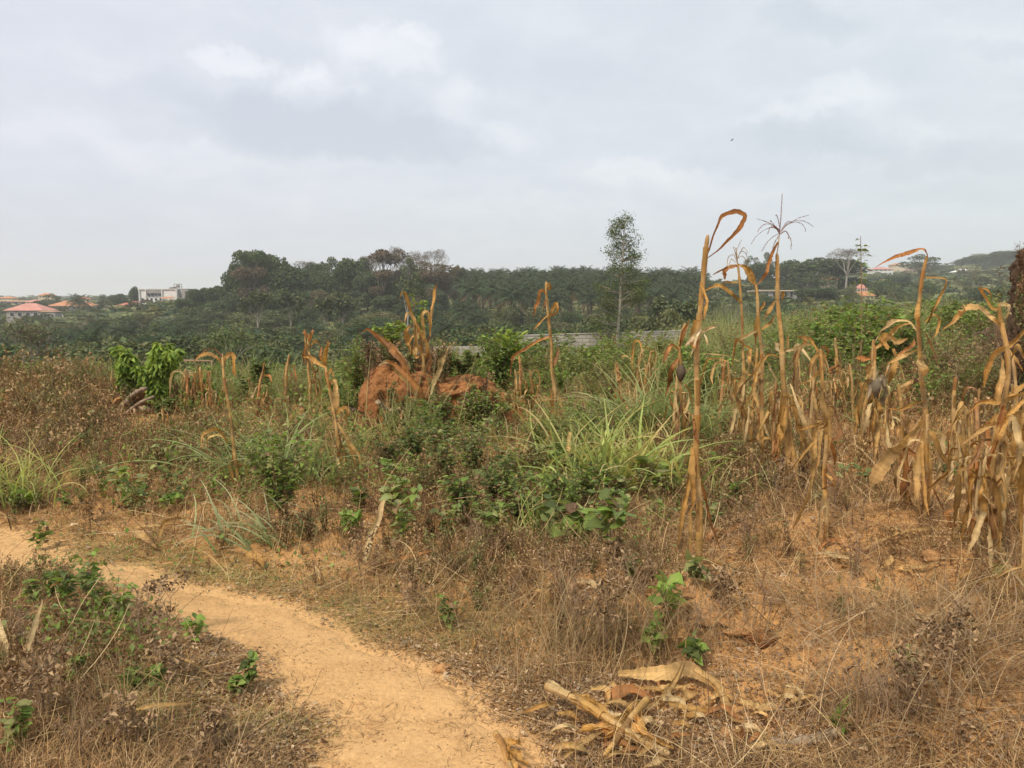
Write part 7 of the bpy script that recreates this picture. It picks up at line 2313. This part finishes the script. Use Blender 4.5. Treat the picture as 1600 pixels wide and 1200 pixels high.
def weed_masses():
    rs = np.random.RandomState(43)
    W = [(1750, 750, 200, 150, .7), (-250, 750, 200, 120, .6), (90, 660, 170, 75, .9), (180, 800, 200, 22, .5), (300, 720, 150, 40, .6), (720, 800, 200, 60, .7), (760, 900, 150, 50, .6), (900, 900, 120, 60, .8), (1180, 780, 130, 60, .8), (1250, 850, 120, 40, .5), (1320, 940, 200, 50, .5), (1520, 990, 120, 60, .5), (1040, 960, 100, 60, .7), (1400, 640, 200, 50, .5), (1540, 560, 100, 60, 1),
         (100, 960, 130, 30, .5), (60, 1080, 100, 60, .4), (1050, 740, 100, 50, .4), (560, 720, 120, 40, .3), (440, 850, 120, 30, .4), (700, 640, 80, 30, .3), (1200, 640, 200, 50, .3)]
    x, y, px, py = px_scatter(rs, 35000, 585, 1180, pw=1.25)
    d = path_d(x, y)
    pr = np.clip(spots(px, py, W), 0, 1) * np.clip(-d / .3, 0, 1) * (1 - .8 * np.clip(spots(px, py, BARE), 0, 1)) * (.25 + 1.3 * vnoise(x * 2, y * 2, 44)) * np.where((px > 1050) & (py > 830), .45, 1) * np.where(py > 790, .55, 1)
    k = (rs.uniform(0, 1, len(x)) < pr) & (y < np.where(px < 640, 15.5, 24)) & (np.hypot((px - 235) / 60, (py - 650) / 50) > 1)
    x, y, px, py = x[k], y[k], px[k], py[k]
    pos = np.stack([x, y, terrain(x, y)], -1)
    hh = rs.uniform(.10, .34, len(x)) * np.clip(y / 6, .6, 1.6)
    hh = hh + .30 * np.exp(-((px - 60) / 150) ** 2) * np.clip((y - 7) / 6, 0, 1) * rs.uniform(.4, 1, len(x)) + .35 * np.exp(-((px - 1550) / 90) ** 2) * np.clip((y - 7) / 5, 0, 1)
    mb = MB()
    for t in range(12):
        m = np.arange(len(x)) % 12 == t
        c = pick(rs, m.sum(), [(.33, .22, .11), (.42, .29, .15), (.20, .13, .065), (.32, .26, .12), (.19, .21, .075)], [3, 3, 1.6, 2.0, 2.0], .25)
        stamp(mb, dead_weed_tpl(600 + t), pos[m], rs.uniform(0, 6.28, m.sum()), hh[m], c)
    tag(mb.build('dead_weeds', M['dry']), 'brown withered weeds massed over the field', 'dead weeds', None, 'stuff')
    # brush on the right bank and the mound
    mb = MB()
    pts = []
    for (a0, a1, b0, b1, Y, n) in [(1470, 1640, 470, 640, 11.3, 700), (1480, 1640, 458, 580, 12.2, 420), (1592, 1606, 392, 600, 8.5, 40), (600, 780, 600, 655, 9.05, 30), (575, 700, 560, 590, 9.9, 50), (700, 780, 600, 640, 9.3, 12), (180, 290, 610, 650, 10.7, 40), (572, 700, 545, 585, 9.5, 60)]:
        for k in range(n):
            a, b = rs.uniform(a0, a1), rs.uniform(b0, b1)
            if Y > 11.2 and b < np.interp(a, [1470, 1480, 1530, 1580, 1640], [630, 605, 545, 500, 480]):
                continue
            q = P(a, b, Y + rs.uniform(-.2, .5)); q[2] = max(q[2] - .15, float(terrain(q[0], q[1])))
            pts.append(q)
    pts = np.array(pts)
    for t in range(6):
        m = np.arange(len(pts)) % 6 == t
        stamp(mb, dead_weed_tpl(620 + t), pts[m], rs.uniform(0, 6.28, m.sum()), rs.uniform(.2, .5, m.sum()), pick(rs, m.sum(), [(.30, .19, .11), (.38, .25, .14), (.19, .12, .075), (.16, .18, .07)], None, .2))
    tag(mb.build('dry_brush', M['dry']), 'tangled brown brush clinging to the earth bank and mounds', 'brush', None, 'stuff')
    # green ground cover
    GRN = [(680, 720, 170, 60, 1), (820, 760, 160, 50, .8), (400, 620, 170, 40, 1.1), (880, 600, 200, 30, 1), (1250, 590, 250, 30, .9), (430, 760, 90, 50, .6), (220, 770, 150, 40, .5), (150, 930, 70, 30, .8), (500, 640, 120, 40, .9), (940, 620, 120, 40, .9), (1400, 560, 180, 50, 1.2), (1440, 650, 110, 40, .6), (100, 600, 120, 30, .6), (330, 900, 140, 20, .3), (560, 680, 70, 40, .8), (1000, 830, 60, 30, .5),
           (160, 1050, 80, 30, .5), (760, 640, 80, 30, .7), (330, 720, 80, 30, .7), (950, 880, 70, 30, .4), (1180, 620, 120, 40, .8), (1300, 640, 100, 30, .6), (700, 600, 90, 30, .5), (600, 760, 100, 30, .3)]
    x, y, px, py = px_scatter(rs, 350000, 585, 1200, pw=1.2)
    d = path_d(x, y)
    pr = np.clip(spots(px, py, GRN), 0, 1) * np.clip(-d / .2, 0, 1) * np.clip(vnoise(x * 2.5, y * 2.5, 61) * 1.8 - .35, 0, 1)
    k = (rs.uniform(0, 1, len(x)) < pr * .8) & (y < 25)
    x, y = x[k], y[k]; N = len(x)
    pos = np.stack([x, y, terrain(x, y) + rs.uniform(0.01, .28, N) * np.clip(y / 8, .4, 1.9)], -1)
    mb = MB()
    leaves(mb, rs, pos, rs.normal(0, 1, (N, 3)) + [0, 0, .2], rs.uniform(.018, .05, N) * np.clip(y / 7, .8, 1.8), pick(rs, N, G1 + G2 + G3 + G1, None, .25), .4, .65)
    tag(mb.build('ground_cover', M['green']), 'low green creeping weeds among the dry stems', 'ground cover', None, 'stuff')


def far_grass():
    rs = np.random.RandomState(44)
    N = 145000
    y = 11.5 + 20 * rs.uniform(0, 1, N) ** .9; px = rs.uniform(-450, 2050, N)
    x = (px - 800) / F * y
    right = np.clip((px - 1040) / 80, 0, 1) * np.clip((1560 - px) / 80, 0, 1) + .6 * (px > 1720)
    mid = np.exp(-((px - 400) / 110) ** 2) + .7 * np.exp(-((px - 180) / 60) ** 2)
    dens = (.45 + .55 * np.clip(right + mid, 0, 1)) * (.3 + vnoise(x * .7, y * .7, 71))
    k = (rs.uniform(0, 1, N) < dens) & ((y < 16.5) | (px > 640)) & ((y < 24) | (px > 1000))
    x, y, px, right, mid = x[k], y[k], px[k], right[k], mid[k]; N = len(x)
    base = np.stack([x, y, terrain(x, y)], -1)
    far = np.clip((y - 11) / 8, .3, 1)
    hv = .35 + 1.3 * vnoise(x * .9, y * .5, 72)
    h = hv * (rs.uniform(.15, .45, N) + right * rs.uniform(.15, .65, N) * far + .22 * mid * rs.uniform(0, 1, N)) * np.where(px < 120, .9, 1)
    h = np.where((px > 690) & (px < 1060), h * .75, h)
    c = pick(rs, N, [(.22, .28, .12), (.30, .34, .16), (.17, .22, .09), (.36, .34, .18), (.28, .22, .12)], [3, 2.2, 2.5, 1.0, .9], .22)
    mb = MB()
    blades(mb, rs, base, rs.uniform(0, 6.28, N), h * 1.25, rs.uniform(0, .5, N), rs.uniform(.1, 1.5, N), rs.uniform(.006, .014, N), 3, c, c * [1.3, 1.25, 1.2], taper=.85)
    tag(mb.build('tall_grass', M['green']), 'pale green tall grass along the far side of the field', 'tall grass', None, 'stuff')


dry_grass(); litter(); weed_masses(); far_grass()

# small bird in the sky
def bird():
    c = P(1143, 219.5, 60)
    mb = MB()
    tube(mb, [c + [-.07, 0, 0], c, c + [.08, 0, .02]], [.01, .028, .01], 8, (.05, .05, .05))
    mb.add([c + [-.03, 0, .02], c + [.06, 0, .02], c + [.10, .22, .1], c + [.03, .24, .1], c + [.10, -.22, .08], c + [.03, -.24, .08]], [(0, 1, 2, 3), (1, 0, 5, 4)], None, (.05, .05, .05))
    tag(mb.build('bird', M['twig'], origin=c), 'tiny dark bird gliding in the cloudy sky', 'bird')


bird()

# ---------------------------------------------------------------- haze
def haze():
    m = bpy.data.materials.new('haze')
    m.use_nodes = True
    t = NT(m.node_tree)
    v = t.n('ShaderNodeVolumePrincipled')
    v.inputs['Color'].default_value = (.95, .97, .99, 1)
    v.inputs['Density'].default_value = HAZE
    v.inputs['Anisotropy'].default_value = 0.2
    t.n('ShaderNodeOutputMaterial', i_Volume=v.outputs[0])
    mb = MB(); box(mb, (-4400, -4400, -40), (4400, 4400, 110))
    o = mb.build('haze', m, smooth=False)
    o['kind'] = 'stuff'
    o['label'] = 'pale haze hanging over the valley and far hills'
    o['category'] = 'haze'


HAZE = 0.0004
haze()
